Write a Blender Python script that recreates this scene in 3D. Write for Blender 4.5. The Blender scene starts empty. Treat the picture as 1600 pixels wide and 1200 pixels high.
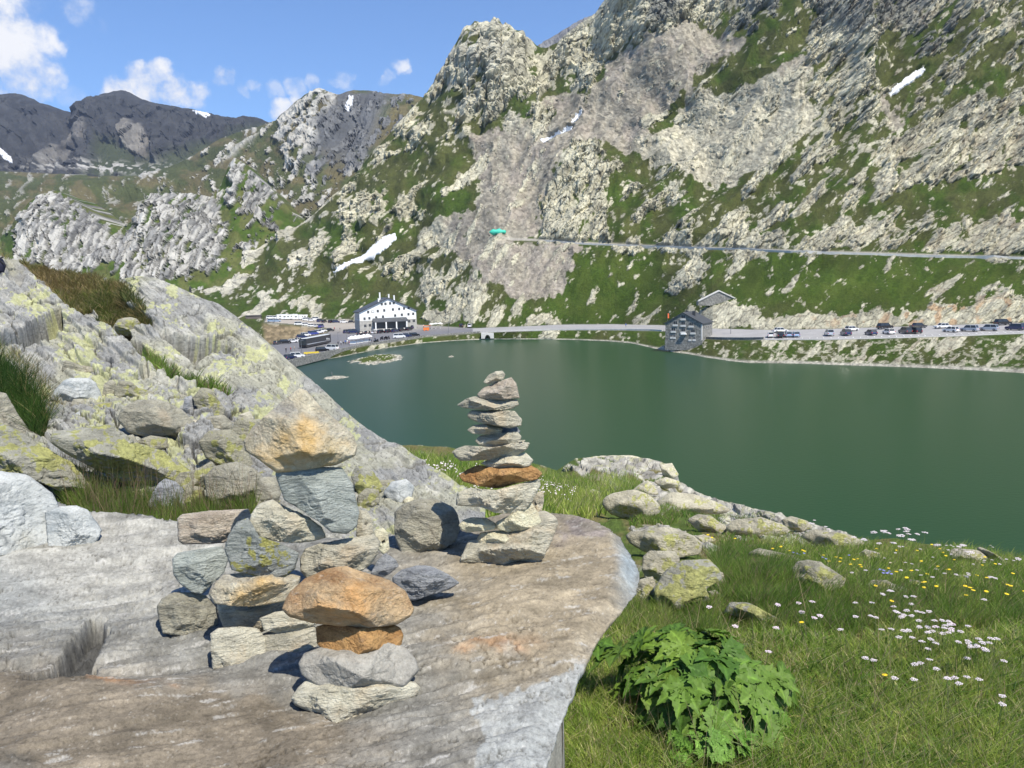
import bpy, bmesh, math, random
import numpy as np
from mathutils import Vector, Matrix

# ------------------------------------------------------------------ camera, sky, sun
F = 1200.0; CZ = 22.0
PITCH = math.atan(155/1200.0); ROLL = math.radians(1.5)
scene = bpy.context.scene
col = scene.collection
cd = bpy.data.cameras.new("camera"); cam = bpy.data.objects.new("camera", cd); col.objects.link(cam)
cd.sensor_width = 36; cd.lens = 36*F/1600; cd.clip_start = 0.05; cd.clip_end = 30000
cf = Vector((0, math.cos(PITCH), -math.sin(PITCH)))
cr0 = Vector((1, 0, 0)); cu0 = cr0.cross(cf)
cu = cu0*math.cos(ROLL) + cr0*math.sin(ROLL); cr = cr0*math.cos(ROLL) - cu0*math.sin(ROLL)
cam.matrix_world = Matrix(((cr.x, cu.x, -cf.x, 0), (cr.y, cu.y, -cf.y, 0), (cr.z, cu.z, -cf.z, CZ), (0, 0, 0, 1)))
scene.camera = cam

SUN = Vector((0.40, -0.58, 1.0)).normalized()          # towards the sun
world = bpy.data.worlds.new("World"); scene.world = world; world.use_nodes = True
sl = bpy.data.lights.new("sun", 'SUN'); sl.energy = 5.0; sl.angle = math.radians(0.5); sl.color = (1, 0.935, 0.82)
so = bpy.data.objects.new("sun", sl); col.objects.link(so)
so.rotation_euler = (-SUN).to_track_quat('-Z', 'Y').to_euler(); so.location = SUN*200
scene.view_settings.view_transform = 'Standard'; scene.view_settings.look = 'None'
scene.view_settings.exposure = 0.5; scene.view_settings.gamma = 1.0; scene.view_settings.use_curve_mapping = False
scene.cycles.max_bounces = 6; scene.cycles.diffuse_bounces = 3; scene.cycles.glossy_bounces = 3
scene.cycles.volume_bounces = 0; scene.cycles.use_denoising = True
scene.cycles.use_adaptive_sampling = True

def ray(px, py):
    px = np.asarray(px, float); py = np.asarray(py, float)
    u = (px-800)/F; v = (600-py)/F
    u, v = u*math.cos(ROLL)+v*math.sin(ROLL), -u*math.sin(ROLL)+v*math.cos(ROLL)
    c, s = math.cos(PITCH), math.sin(PITCH)
    return np.stack([u+0*v, c+v*s, -s+v*c], -1)
def at_y(px, py, Y):
    d = ray(px, py); Y = np.asarray(Y, float)
    return d*(Y/d[..., 1])[..., None] + np.array([0, 0, CZ])
def at_z(px, py, z):
    d = ray(px, py)
    return d*((z-CZ)/d[..., 2])[..., None] + np.array([0, 0, CZ])

# world: sky with cumulus
nt = world.node_tree; N = nt.nodes; Lk = nt.links
for n in list(N): N.remove(n)
def wn(t, **k):
    n = N.new(t)
    for a, b in k.items(): setattr(n, a, b)
    return n
out = wn('ShaderNodeOutputWorld'); bg = wn('ShaderNodeBackground'); bg.inputs[1].default_value = 0.095
sky = wn('ShaderNodeTexSky', sky_type='NISHITA', sun_disc=False)
sky.sun_elevation = math.asin(SUN.z); sky.sun_rotation = math.atan2(SUN.x, SUN.y); sky.altitude = 2400
sky.air_density = 1.3; sky.dust_density = 0.25; sky.ozone_density = 2.2
tc = wn('ShaderNodeTexCoord')
noi = wn('ShaderNodeTexNoise'); noi.inputs['Scale'].default_value = 14; noi.inputs['Detail'].default_value = 9; noi.inputs['Roughness'].default_value = 0.62
Lk.new(tc.outputs['Generated'], noi.inputs['Vector'])
sub = wn('ShaderNodeVectorMath', operation='SUBTRACT'); Lk.new(noi.outputs['Color'], sub.inputs[0]); sub.inputs[1].default_value = (.5, .5, .5)
mul = wn('ShaderNodeVectorMath', operation='SCALE'); Lk.new(sub.outputs[0], mul.inputs[0]); mul.inputs['Scale'].default_value = 0.06
add = wn('ShaderNodeVectorMath', operation='ADD'); Lk.new(tc.outputs['Generated'], add.inputs[0]); Lk.new(mul.outputs[0], add.inputs[1])
nrm = wn('ShaderNodeVectorMath', operation='NORMALIZE'); Lk.new(add.outputs[0], nrm.inputs[0])
# (px, py, radius px, strength)
CL = [(20, 70, 62, 1), (-20, 30, 70, 1), (50, 110, 48, .9), (75, 65, 30, .8), (0, 125, 45, .9), (-60, 100, 90, 1),
      (130, 10, 30, .55), (155, 40, 18, .5), (110, 150, 30, .35), (40, 0, 40, .5),
      (185, 140, 30, 1), (215, 120, 32, 1), (250, 110, 30, .9), (265, 140, 40, 1), (300, 143, 26, .8), (230, 150, 30, 1), (170, 160, 20, .9),
      (345, 120, 23, .95), (335, 112, 15, .8), (378, 145, 17, .6), (395, 137, 14, .55), (350, 152, 12, .3),
      (440, 182, 26, .8), (470, 170, 22, .75), (430, 145, 22, .45), (465, 140, 26, .55), (495, 132, 20, .5), (545, 125, 20, .5), (530, 130, 14, .45),
      (620, 100, 19, .65), (628, 112, 12, .45), (605, 124, 16, .5), (560, 118, 10, .4), (210, 75, 12, .18), (700, 60, 60, .08)]
prev = None
for px, py, r, s in CL:
    d = ray(px, py); d /= np.linalg.norm(d)
    dt = wn('ShaderNodeVectorMath', operation='DOT_PRODUCT'); Lk.new(nrm.outputs[0], dt.inputs[0]); dt.inputs[1].default_value = tuple(d)
    mr = wn('ShaderNodeMapRange'); mr.clamp = True
    a = r*.86/1300.0
    mr.inputs['From Min'].default_value = math.cos(a*1.18); mr.inputs['From Max'].default_value = math.cos(a*0.55)
    mr.inputs['To Max'].default_value = s; Lk.new(dt.outputs['Value'], mr.inputs['Value'])
    if prev is None: prev = mr
    else:
        mx = wn('ShaderNodeMath', operation='MAXIMUM'); Lk.new(prev.outputs[0], mx.inputs[0]); Lk.new(mr.outputs[0], mx.inputs[1]); prev = mx
n2 = wn('ShaderNodeTexNoise'); n2.inputs['Scale'].default_value = 22; n2.inputs['Detail'].default_value = 8; n2.inputs['Roughness'].default_value = 0.6
Lk.new(tc.outputs['Generated'], n2.inputs['Vector'])
m2 = wn('ShaderNodeMapRange'); m2.inputs['From Min'].default_value = .3; m2.inputs['From Max'].default_value = .62; m2.inputs['To Min'].default_value = .15; m2.inputs['To Max'].default_value = 1.15
Lk.new(n2.outputs['Fac'], m2.inputs['Value'])
mq = wn('ShaderNodeMath', operation='MULTIPLY'); Lk.new(prev.outputs[0], mq.inputs[0]); Lk.new(m2.outputs[0], mq.inputs[1])
mm = wn('ShaderNodeMapRange', interpolation_type='SMOOTHSTEP'); mm.inputs['From Min'].default_value = .18; mm.inputs['From Max'].default_value = .95; Lk.new(mq.outputs[0], mm.inputs['Value'])
cc = wn('ShaderNodeMixRGB'); cc.inputs[1].default_value = (4.9, 5.4, 6.5, 1); cc.inputs[2].default_value = (7.9, 7.9, 8.0, 1)
Lk.new(m2.outputs[0], cc.inputs[0])
mix = wn('ShaderNodeMixRGB'); Lk.new(mm.outputs[0], mix.inputs[0]); tint = wn('ShaderNodeVectorMath', operation='MULTIPLY'); tint.inputs[1].default_value = (.86, 1.08, 1.36); Lk.new(sky.outputs[0], tint.inputs[0]); Lk.new(tint.outputs[0], mix.inputs[1]); Lk.new(cc.outputs[0], mix.inputs[2])
Lk.new(mix.outputs[0], bg.inputs[0]); Lk.new(bg.outputs[0], out.inputs[0])

# ------------------------------------------------------------------ numeric helpers
rng = np.random.default_rng(7)
def hsh(ix, iy, s):
    h = (ix.astype(np.int64)*374761393 + iy.astype(np.int64)*668265263 + s*974634777) & 0xffffffff
    h = ((h ^ (h >> 13))*1274126177) & 0xffffffff
    h = ((h ^ (h >> 16))*2246822519) & 0xffffffff
    return ((h ^ (h >> 15)) & 0xffffff)/float(0xffffff)
def hsh3(ix, iy, iz, s): return hsh(ix + 57*iz.astype(np.int64), iy - 131*iz.astype(np.int64), s)
def vn2(x, y, s=0):
    ix = np.floor(x); iy = np.floor(y); fx = x-ix; fy = y-iy
    fx = fx*fx*fx*(fx*(fx*6-15)+10); fy = fy*fy*fy*(fy*(fy*6-15)+10)
    a = hsh(ix, iy, s); b = hsh(ix+1, iy, s); c = hsh(ix, iy+1, s); d = hsh(ix+1, iy+1, s)
    return (a*(1-fx)+b*fx)*(1-fy)+(c*(1-fx)+d*fx)*fy
def fbm2(x, y, s=0, o=5, g=0.5):
    t = 0; a = 1; n = 0
    for i in range(o):
        t = t + a*vn2(x+17.3*i, y-9.1*i, s+i); n += a; a *= g; x = x*2.03+y*.13; y = y*2.03-x*.05
    return t/n
def vn3(p, s=0):
    i = np.floor(p); f = p-i; f = f*f*(3-2*f)
    r = 0
    for dx in (0, 1):
        for dy in (0, 1):
            for dz in (0, 1):
                w = (f[..., 0] if dx else 1-f[..., 0])*(f[..., 1] if dy else 1-f[..., 1])*(f[..., 2] if dz else 1-f[..., 2])
                r = r + w*hsh3(i[..., 0]+dx, i[..., 1]+dy, i[..., 2]+dz, s)
    return r
def fbm3(p, s=0, o=4, g=.5):
    t = 0; a = 1; n = 0
    for i in range(o): t = t + a*vn3(p*2.03**i+7.7*i, s+i); n += a; a *= g
    return t/n
def crystal(x, y, s=0, tilt=1.0):
    """faceted cells: returns (height -1..1, cell value 0..1, edge distance)"""
    ix = np.floor(x); iy = np.floor(y)
    b1 = np.full(x.shape, 9.0); b2 = np.full(x.shape, 9.0)
    h = np.zeros(x.shape); cv = np.zeros(x.shape)
    for dx in (-1, 0, 1):
        for dy in (-1, 0, 1):
            jx = ix+dx; jy = iy+dy
            ox = x-(jx+hsh(jx, jy, s)); oy = y-(jy+hsh(jx, jy, s+1))
            d = ox*ox+oy*oy
            hh = (hsh(jx, jy, s+2)-.5) + tilt*(ox*(hsh(jx, jy, s+3)-.5)+oy*(hsh(jx, jy, s+4)-.5))
            m = d < b1
            b2 = np.where(m, b1, np.minimum(b2, d)); h = np.where(m, hh, h); cv = np.where(m, hsh(jx, jy, s+5), cv)
            b1 = np.where(m, d, b1)
    return h, cv, np.sqrt(b2)-np.sqrt(b1)
def sst(x, a, b):
    t = np.clip((x-a)/(b-a), 0, 1); return t*t*(3-2*t)
def inpoly(px, py, poly):
    r = np.zeros(np.shape(px), bool); n = len(poly); j = n-1
    for i in range(n):
        xi, yi = poly[i]; xj, yj = poly[j]
        if yi != yj:
            c = ((yi > py) != (yj > py)) & (px < (xj-xi)*(py-yi)/(yj-yi)+xi)
            r ^= c
        j = i
    return r
def polydist(px, py, poly):
    d = np.full(np.shape(px), 1e9); n = len(poly)
    for i in range(n):
        x0, y0 = poly[i]; x1, y1 = poly[(i+1) % n]
        vx, vy = x1-x0, y1-y0; L = vx*vx+vy*vy+1e-12
        t = np.clip(((px-x0)*vx+(py-y0)*vy)/L, 0, 1)
        d = np.minimum(d, np.hypot(px-x0-t*vx, py-y0-t*vy))
    return d
def sdist(px, py, poly):
    d = polydist(px, py, poly); return np.where(inpoly(px, py, poly), d, -d)
def soft(px, py, poly, w): return sst(sdist(px, py, poly), -w, w)
def blob(px, py, x, y, sx, sy, ang=0):
    a = math.radians(ang); dx = px-x; dy = py-y
    u = dx*math.cos(a)-dy*math.sin(a); v = dx*math.sin(a)+dy*math.cos(a)
    return np.exp(-(u/sx)**2-(v/sy)**2)
def V3(*c): return np.array(c, float)
def lerp(a, b, t): return a+(b-a)*t[..., None]

# ------------------------------------------------------------------ scene helpers
def tag(o, label=None, cat=None, group=None, kind=None):
    if label: o['label'] = label
    if cat: o['category'] = cat
    if group: o['group'] = group
    if kind: o['kind'] = kind
    return o
def npmesh(name, verts, faces, mat=None, colr=None, smooth=False, uvattr=None):
    """faces: (n,k) int array or list of such arrays"""
    if not isinstance(faces, list): faces = [faces]
    me = bpy.data.meshes.new(name)
    me.vertices.add(len(verts)); me.vertices.foreach_set("co", np.asarray(verts, np.float32).ravel())
    loops = np.concatenate([f.ravel() for f in faces]); tot = np.concatenate([np.full(len(f), f.shape[1]) for f in faces])
    me.loops.add(len(loops)); me.loops.foreach_set("vertex_index", loops.astype(np.int32))
    me.polygons.add(len(tot)); st = np.concatenate([[0], np.cumsum(tot)[:-1]])
    me.polygons.foreach_set("loop_start", st.astype(np.int32)); me.polygons.foreach_set("loop_total", tot.astype(np.int32))
    me.polygons.foreach_set("use_smooth", np.full(len(tot), smooth))
    if colr is not None:
        ca = me.color_attributes.new("Col", 'FLOAT_COLOR', 'POINT')
        c4 = np.ones((len(verts), 4), np.float32); c4[:, :3] = colr; ca.data.foreach_set("color", c4.ravel())
    me.update(calc_edges=True); me.validate()
    if mat: me.materials.append(mat)
    return me
def link(name, me, parent=None):
    o = bpy.data.objects.new(name, me); col.objects.link(o)
    if parent: o.parent = parent
    return o
def gridfaces(R, C):
    i = np.arange(R*C).reshape(R, C)
    return np.stack([i[:-1, :-1], i[:-1, 1:], i[1:, 1:], i[1:, :-1]], -1).reshape(-1, 4)

# ------------------------------------------------------------------ materials
def newmat(name):
    m = bpy.data.materials.new(name); m.use_nodes = True; nt = m.node_tree
    b = nt.nodes['Principled BSDF']; return m, nt, b
def nd(nt, t, **k):
    n = nt.nodes.new(t)
    for a, b in k.items(): setattr(n, a, b)
    return n
def plain(name, c, rough=.6, metal=0, var=.12, scale=3.0):
    m, nt, b = newmat(name)
    tc = nd(nt, 'ShaderNodeTexCoord'); no = nd(nt, 'ShaderNodeTexNoise'); no.inputs['Scale'].default_value = scale; no.inputs['Detail'].default_value = 5
    nt.links.new(tc.outputs['Object'], no.inputs['Vector'])
    r = nd(nt, 'ShaderNodeMapRange'); r.inputs['From Min'].default_value = .3; r.inputs['From Max'].default_value = .7
    r.inputs['To Min'].default_value = 1-var; r.inputs['To Max'].default_value = 1+var; nt.links.new(no.outputs['Fac'], r.inputs['Value'])
    mx = nd(nt, 'ShaderNodeVectorMath', operation='SCALE'); mx.inputs[0].default_value = c; nt.links.new(r.outputs[0], mx.inputs['Scale'])
    nt.links.new(mx.outputs[0], b.inputs['Base Color']); b.inputs['Roughness'].default_value = rough; b.inputs['Metallic'].default_value = metal
    return m
def vcol(name, scales, var=.3, bump=.5, bdist=1.0, rough=.9, spec=.2, bscale=None, trans=0, sheen=0):
    """vertex colour albedo varied by procedural noise, with procedural bump"""
    m, nt, b = newmat(name); L = nt.links
    at = nd(nt, 'ShaderNodeVertexColor', layer_name='Col'); tc = nd(nt, 'ShaderNodeTexCoord')
    c = at.outputs['Color']; hs = []
    for s in scales:
        no = nd(nt, 'ShaderNodeTexNoise'); no.inputs['Scale'].default_value = s; no.inputs['Detail'].default_value = 6; no.inputs['Roughness'].default_value = .65
        L.new(tc.outputs['Object'], no.inputs['Vector'])
        r = nd(nt, 'ShaderNodeMapRange'); r.inputs['From Min'].default_value = .3; r.inputs['From Max'].default_value = .7
        r.inputs['To Min'].default_value = 1-var; r.inputs['To Max'].default_value = 1+var; L.new(no.outputs['Fac'], r.inputs['Value'])
        mx = nd(nt, 'ShaderNodeVectorMath', operation='SCALE'); L.new(c, mx.inputs[0]); L.new(r.outputs[0], mx.inputs['Scale']); c = mx.outputs[0]
        hs.append(no)
    L.new(c, b.inputs['Base Color'])
    b.inputs['Roughness'].default_value = rough; b.inputs['Specular IOR Level'].default_value = spec
    if bump:
        bp = nd(nt, 'ShaderNodeBump'); bp.inputs['Strength'].default_value = bump; bp.inputs['Distance'].default_value = bdist
        no = nd(nt, 'ShaderNodeTexNoise'); no.inputs['Scale'].default_value = bscale or scales[-1]; no.inputs['Detail'].default_value = 8; no.inputs['Roughness'].default_value = .7
        L.new(tc.outputs['Object'], no.inputs['Vector']); L.new(no.outputs['Fac'], bp.inputs['Height']); L.new(bp.outputs[0], b.inputs['Normal'])
    if trans:
        t = nd(nt, 'ShaderNodeBsdfTranslucent'); L.new(c, t.inputs['Color']); ms = nd(nt, 'ShaderNodeMixShader'); ms.inputs[0].default_value = trans
        L.new(b.outputs[0], ms.inputs[1]); L.new(t.outputs[0], ms.inputs[2])
        L.new(ms.outputs[0], nt.nodes['Material Output'].inputs['Surface'])
    return m
def rockmat(name, c1, c2, c3, lichen=0, scale=14.0, rot=(0, 0.2, 0), stretch=(1, 1, 3.2), stain=None, stain_amt=0, bump=.9, lichcol=(.52, .52, .17), white=.35, darkpatch=.0):
    """foliated schist: streaked greys, white veins, rusty stains and crusts of lichen"""
    m, nt, b = newmat(name); L = nt.links
    tc = nd(nt, 'ShaderNodeTexCoord'); mp = nd(nt, 'ShaderNodeMapping'); mp.inputs['Rotation'].default_value = rot; mp.inputs['Scale'].default_value = stretch
    L.new(tc.outputs['Object'], mp.inputs['Vector'])
    def noise(s, d=8, r=.65, v=None, dist=0):
        n = nd(nt, 'ShaderNodeTexNoise'); n.inputs['Scale'].default_value = s; n.inputs['Detail'].default_value = d; n.inputs['Roughness'].default_value = r; n.inputs['Distortion'].default_value = dist
        L.new(v or tc.outputs['Object'], n.inputs['Vector']); return n.outputs['Fac']
    def rng_(v, a, b_, c=0, d=1):
        r = nd(nt, 'ShaderNodeMapRange'); r.inputs['From Min'].default_value = a; r.inputs['From Max'].default_value = b_; r.inputs['To Min'].default_value = c; r.inputs['To Max'].default_value = d
        L.new(v, r.inputs['Value']); return r.outputs[0]
    def mixc(f, a, b_):
        x = nd(nt, 'ShaderNodeMixRGB'); L.new(f, x.inputs[0])
        for i, q in ((1, a), (2, b_)):
            if isinstance(q, tuple): x.inputs[i].default_value = (*q, 1)
            else: L.new(q, x.inputs[i])
        return x.outputs[0]
    st = noise(scale, 9, .7, mp.outputs[0], .4)
    big = noise(scale*.34, 6, .62, None, .8)
    c = mixc(rng_(st, .40, .61), c1, c2)
    c = mixc(rng_(big, .42, .62), c, mixc(rng_(st, .4, .6), c3, c2))
    fine = noise(scale*7, 6, .7, mp.outputs[0])
    c = mixc(rng_(fine, .56, .70, 0, white), c, (.66, .65, .60))
    c = mixc(rng_(fine, .46, .33, 0, .5), c, tuple(x*.4 for x in c1))
    grit = noise(scale*26, 3, .7); c = mixc(rng_(grit, .5, .68, 0, .22), c, tuple(min(1, x*1.5) for x in c2)); c = mixc(rng_(grit, .45, .30, 0, .25), c, tuple(x*.4 for x in c1))
    vo = nd(nt, 'ShaderNodeTexVoronoi', feature='DISTANCE_TO_EDGE'); vo.inputs['Scale'].default_value = scale*.55
    wp = nd(nt, 'ShaderNodeMixRGB'); wp.inputs[0].default_value = .14; nz = nd(nt, 'ShaderNodeTexNoise'); nz.inputs['Scale'].default_value = scale*1.4; nz.inputs['Detail'].default_value = 5; L.new(mp.outputs[0], nz.inputs['Vector']); L.new(mp.outputs[0], wp.inputs[1]); L.new(nz.outputs['Color'], wp.inputs[2]); L.new(wp.outputs[0], vo.inputs['Vector'])
    cm_ = nd(nt, 'ShaderNodeMath', operation='MULTIPLY'); L.new(rng_(vo.outputs['Distance'], .0, .018, .55, 0), cm_.inputs[0]); L.new(rng_(noise(scale*.6, 3), .50, .62), cm_.inputs[1])
    c = mixc(cm_.outputs[0], c, tuple(x*.35 for x in c1))
    if darkpatch: c = mixc(rng_(noise(scale*.6, 6, .6), .52, .62, 0, darkpatch), c, tuple(x*.4 for x in c1))
    if stain: c = mixc(rng_(noise(scale*.42, 7, .6), .66-.16*stain_amt, .76-.16*stain_amt, 0, .8), c, mixc(rng_(st, .4, .6), stain, tuple(min(1, x*1.5+.05) for x in stain)))
    if lichen:
        lf = noise(scale*.8, 2, .5); ls = noise(scale*4.5, 4, .6)
        ad = nd(nt, 'ShaderNodeMath', operation='MULTIPLY_ADD'); L.new(lf, ad.inputs[0]); ad.inputs[1].default_value = .9; L.new(ls, ad.inputs[2])
        k = 1.09-.11*lichen
        c = mixc(rng_(ad.outputs[0], k, k+.05, 0, .85), c, mixc(rng_(noise(scale*9, 3, .6), .4, .6), lichcol, tuple(x*.62 for x in lichcol)))
    L.new(c, b.inputs['Base Color']); b.inputs['Roughness'].default_value = .88; b.inputs['Specular IOR Level'].default_value = .2
    sm = nd(nt, 'ShaderNodeMath', operation='MULTIPLY_ADD'); L.new(noise(scale*3, 10, .75, mp.outputs[0]), sm.inputs[0]); sm.inputs[1].default_value = .5; L.new(noise(scale*1.1, 8, .7, mp.outputs[0], .6), sm.inputs[2])
    bp = nd(nt, 'ShaderNodeBump'); bp.inputs['Strength'].default_value = bump; bp.inputs['Distance'].default_value = .42/scale
    L.new(sm.outputs[0], bp.inputs['Height']); L.new(bp.outputs[0], b.inputs['Normal'])
    return m
# ------------------------------------------------------------------ terrain layers
class Grid: pass
def strip_grid(px0, px1, step, curves, rowpx, blur=0, blur_from=0, skirt=None, cap=400):
    px = np.arange(px0, px1+step, step); K = []
    for cv in curves:
        a = np.array([(c[0], c[1], c[2] if c[3] == 'y' else at_z(c[0], c[1], c[2])[1]) for c in cv], float)
        K.append((np.interp(px, a[:, 0], a[:, 1]), np.log(np.interp(px, a[:, 0], a[:, 2]))))
    PY = []; LY = []; T = []
    for k in range(len(K)-1):
        n = int(min(cap, max(3, np.ceil(np.max(np.abs(K[k][0]-K[k+1][0]))/rowpx))))
        for i in range(n):
            t = i/n; PY.append(K[k][0]*(1-t)+K[k+1][0]*t); LY.append(K[k][1]*(1-t)+K[k+1][1]*t); T.append(k+t)
    PY.append(K[-1][0]); LY.append(K[-1][1]); T.append(len(K)-1)
    PY = np.array(PY); LY = np.array(LY); T = np.array(T)
    if blur:
        i0 = int(np.searchsorted(T, blur_from))
        for _ in range(3):
            for A in (LY,):
                pad = np.concatenate([np.repeat(A[i0:i0+1], blur, 0), A[i0:], np.repeat(A[-1:], blur, 0)])
                cs = np.cumsum(np.concatenate([np.zeros((1, A.shape[1])), pad]), 0)
                sm = (cs[2*blur+1:]-cs[:-2*blur-1])/(2*blur+1)
                w = np.clip(np.minimum(np.arange(len(sm)), np.arange(len(sm))[::-1])/(2.0*blur), 0, 1)[:, None]
                A[i0:] = A[i0:]*(1-w)+sm*w
    g = Grid(); g.PX = np.broadcast_to(px, PY.shape).copy(); g.PY = PY; g.T = T
    g.P = at_y(g.PX, PY, np.exp(LY)); g.px = px; g.n0 = len(T); g.skirt = skirt
    return g
def normals(P):
    a = np.gradient(P, axis=1); b = np.gradient(P, axis=0); n = np.cross(a, b)
    n /= np.linalg.norm(n, axis=-1, keepdims=True)+1e-12
    view = P-np.array([0, 0, CZ]); s = np.sign((n*view).sum(-1)); n *= -np.where(s == 0, 1, s)[..., None]
    return n
def displace(g, h, out=None):
    g.N = normals(g.P); D = g.N
    if out is not None:
        D = g.N*(1-out)+np.array([0, -1.15, .12])*out      # crags stand out of the slope, towards the lake
    g.P = g.P + D*(h*g.P[..., 1]/F)[..., None]
def build(g, name, mat, C, smooth=False, label=None, cat=None, kind=None, close=None):
    P, Cc = g.P, C
    if g.skirt:
        dy, dz, n = g.skirt; e = P[-1:]; s = np.linspace(0, 1, n+1)[1:, None, None]
        ext = e + np.concatenate([0*s, dy*s, dz*s**getattr(g, 'pw', 2)], -1)
        ext = ext + (fbm2(ext[..., 0]/30, ext[..., 1]/30, 5)-.5)[..., None]*np.array([0, 0, abs(dz)*.1])
        P = np.concatenate([P, ext]); Cc = np.concatenate([C, np.repeat(C[-1:], n, 0)])
    me = npmesh(name, P.reshape(-1, 3), gridfaces(*P.shape[:2]), mat, Cc.reshape(-1, 3), smooth)
    o = link(name, me); tag(o, label, cat, None, kind); return o
def at(g, px, py):
    c = int(round(np.clip((px-g.px[0])/(g.px[1]-g.px[0]), 0, len(g.px)-1)))
    ys = g.PY[:, c]; r = int(np.argmin(np.abs(ys-py)))
    r2 = r+1 if (ys[min(r+1, len(ys)-1)]-py)*(ys[r]-py) <= 0 and r+1 < len(ys) else max(r-1, 0)
    den = ys[r2]-ys[r]; t = 0 if abs(den) < 1e-9 else np.clip((py-ys[r])/den, 0, 1)
    return g.P[r, c]*(1-t)+g.P[r2, c]*t
def extract(g, poly, off, name, mat, C=(.5, .5, .5), kind=None, label=None, cat=None, warp=0, smooth=True, zoff=False, group=None):
    X, Yp = g.PX, g.PY
    if warp: X = X+(fbm2(g.PX/6, g.PY/6, 3)-.5)*warp; Yp = Yp+(fbm2(g.PX/6, g.PY/6, 13)-.5)*warp
    m = inpoly(X, Yp, poly)
    f = gridfaces(*m.shape); keep = m.ravel()[f].all(1); f = f[keep]
    if not len(f): print('EMPTY', name); return None
    ids, inv = np.unique(f.ravel(), return_inverse=True); f = inv.reshape(-1, 4)
    P = g.P.reshape(-1, 3)[ids]; Nn = g.N.reshape(-1, 3)[ids]
    top = P + (np.array([0, 0, off]) if zoff else Nn*off)
    # thickness: close the sides and underside
    n = len(top); e = np.concatenate([f[:, [0, 1]], f[:, [1, 2]], f[:, [2, 3]], f[:, [3, 0]]])
    key = np.sort(e, 1); u, ix, ct = np.unique(key, axis=0, return_index=True, return_counts=True); be = e[ix[ct == 1]]
    bot = P - (np.array([0, 0, off]) if zoff else Nn*off)
    side = np.stack([be[:, 1], be[:, 0], be[:, 0]+n, be[:, 1]+n], 1)
    V = np.concatenate([top, bot]); c = np.broadcast_to(np.array(C, float), (len(V), 3)) if not callable(C) else C(V)
    o = link(name, npmesh(name, V, [f, f[:, ::-1]+n, side], mat, c, smooth)); tag(o, label, cat, group, kind); return o

M_far = vcol('mountain_ground', [.012, .15], .18, .7, 6, .95, .1, .25)
M_mtn = vcol('hillside_ground', [.05, .9], .22, .8, 1.2, .95, .1, 1.6)
M_near = vcol('meadow_soil', [3, 30], .25, .6, .03, .95, .1, 40)
M_slope = vcol('lichen_rock_slope', [5, 45], .2, .7, .035, .85, .25, 22)
M_snow = vcol('old_snow', [.3], .06, .3, .5, .6, .3)
M_asph = vcol('asphalt', [.15, 2.0], .12, .1, .05, .9, .2)

# colours (albedo)
ROCK = V3(.50, .475, .355); DROCK = V3(.24, .24, .205); WROCK = V3(.47, .46, .42); SCREE = V3(.285, .26, .205); SCR2 = V3(.40, .375, .285)
GRASS = V3(.046, .075, .012); OLIVE = V3(.068, .076, .024)

MAP = ["RRRRRRRRRRRRRRRRRRRRkrRkokkkkRRrr", "RRRRRRRRRRRRRkRRRRRRRsRogRkrkkrgg", "RRRRRRRRRRRRRRRRRRRsssggsRRrRrorr",
       "RRRRRRRRRRRRrrRRosssgsSSsRRsrrRRR", "rrrrrrrrrrrrrrrdSSosSSSSrRrRRRoRR", "rrrrrrrrrrrrrddSSRRoSSSrrrrRgRgrr",
       "rrrrrrrrrrrRRdSSoRRororrRrorgoroo", "rrrrrrrrrrRRdSssoRgrrrrRRrrRrRRRR", "oooooorrrrrrrrrsssorgrgggggggggoo",
       "oooooooooogggrRrogggggoRgggoorRRR", "ooooooooooooooooooooooroooroorooo", "ooooooooooooooooooooooroooroorooo"]
DENS = {'R': .68, 'r': .37, 'o': .18, 'g': .05, 'd': .10, 'k': .84, 's': .06, 'S': .08, '.': .3}
def mapfield(fn, px, py):
    a = np.array([[fn(ch) for ch in row] for row in MAP], float)
    x = np.clip(px/50-.5, 0, a.shape[1]-1.001); y = np.clip(py/50-.5, 0, a.shape[0]-1.001)
    ix = x.astype(int); iy = y.astype(int); fx = sst(x-ix, .15, .85); fy = sst(y-iy, .15, .85)
    return (a[iy, ix]*(1-fx)+a[iy, ix+1]*fx)*(1-fy)+(a[iy+1, ix]*(1-fx)+a[iy+1, ix+1]*fx)*fy

ROADP = [(735, 513.5), (800, 511), (880, 507.5), (960, 507), (1035, 508.5), (1113, 514), (1200, 516), (1300, 514.5), (1400, 511), (1500, 508), (1600, 505), (1800, 498),
         (1800, 515), (1600, 521), (1500, 525), (1400, 528), (1300, 530.5), (1190, 531), (1110, 530), (1035, 517), (960, 515.5), (880, 515.5), (800, 518), (735, 520.5)]
LOTP = [(740, 513.2), (700, 511), (655, 508), (645, 506), (560, 503), (545, 499), (500, 500), (470, 495), (416, 495), (413, 503.5), (440, 505.5), (470, 508), (500, 511), (517, 515),
        (510, 521), (480, 526), (450, 533), (425, 538), (400, 556), (400, 572), (455, 565), (490, 556.5), (535, 546.5), (597, 535.5), (660, 526.5), (740, 520.7)]
SN = [([(520, 428), (532, 418), (555, 405), (578, 389), (600, 372), (618, 366), (621, 374), (607, 388), (580, 404), (555, 413), (540, 424)], 'long narrow snow patch in a gully behind the white hotel'),
      ([(845, 224), (855, 217), (875, 212), (886, 204), (896, 202), (893, 209), (873, 219), (850, 228)], 'snow streak on the pale scree below the notch'),
      ([(891, 197), (897, 188), (906, 179), (910, 182), (902, 193), (893, 199)], 'smallest snow fleck just above the scree streak'),
      ([(1384, 152), (1395, 140), (1410, 126), (1430, 112), (1443, 109), (1441, 118), (1425, 130), (1400, 146), (1390, 156)], 'snow patch beside crags high on the green slope')]
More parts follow.
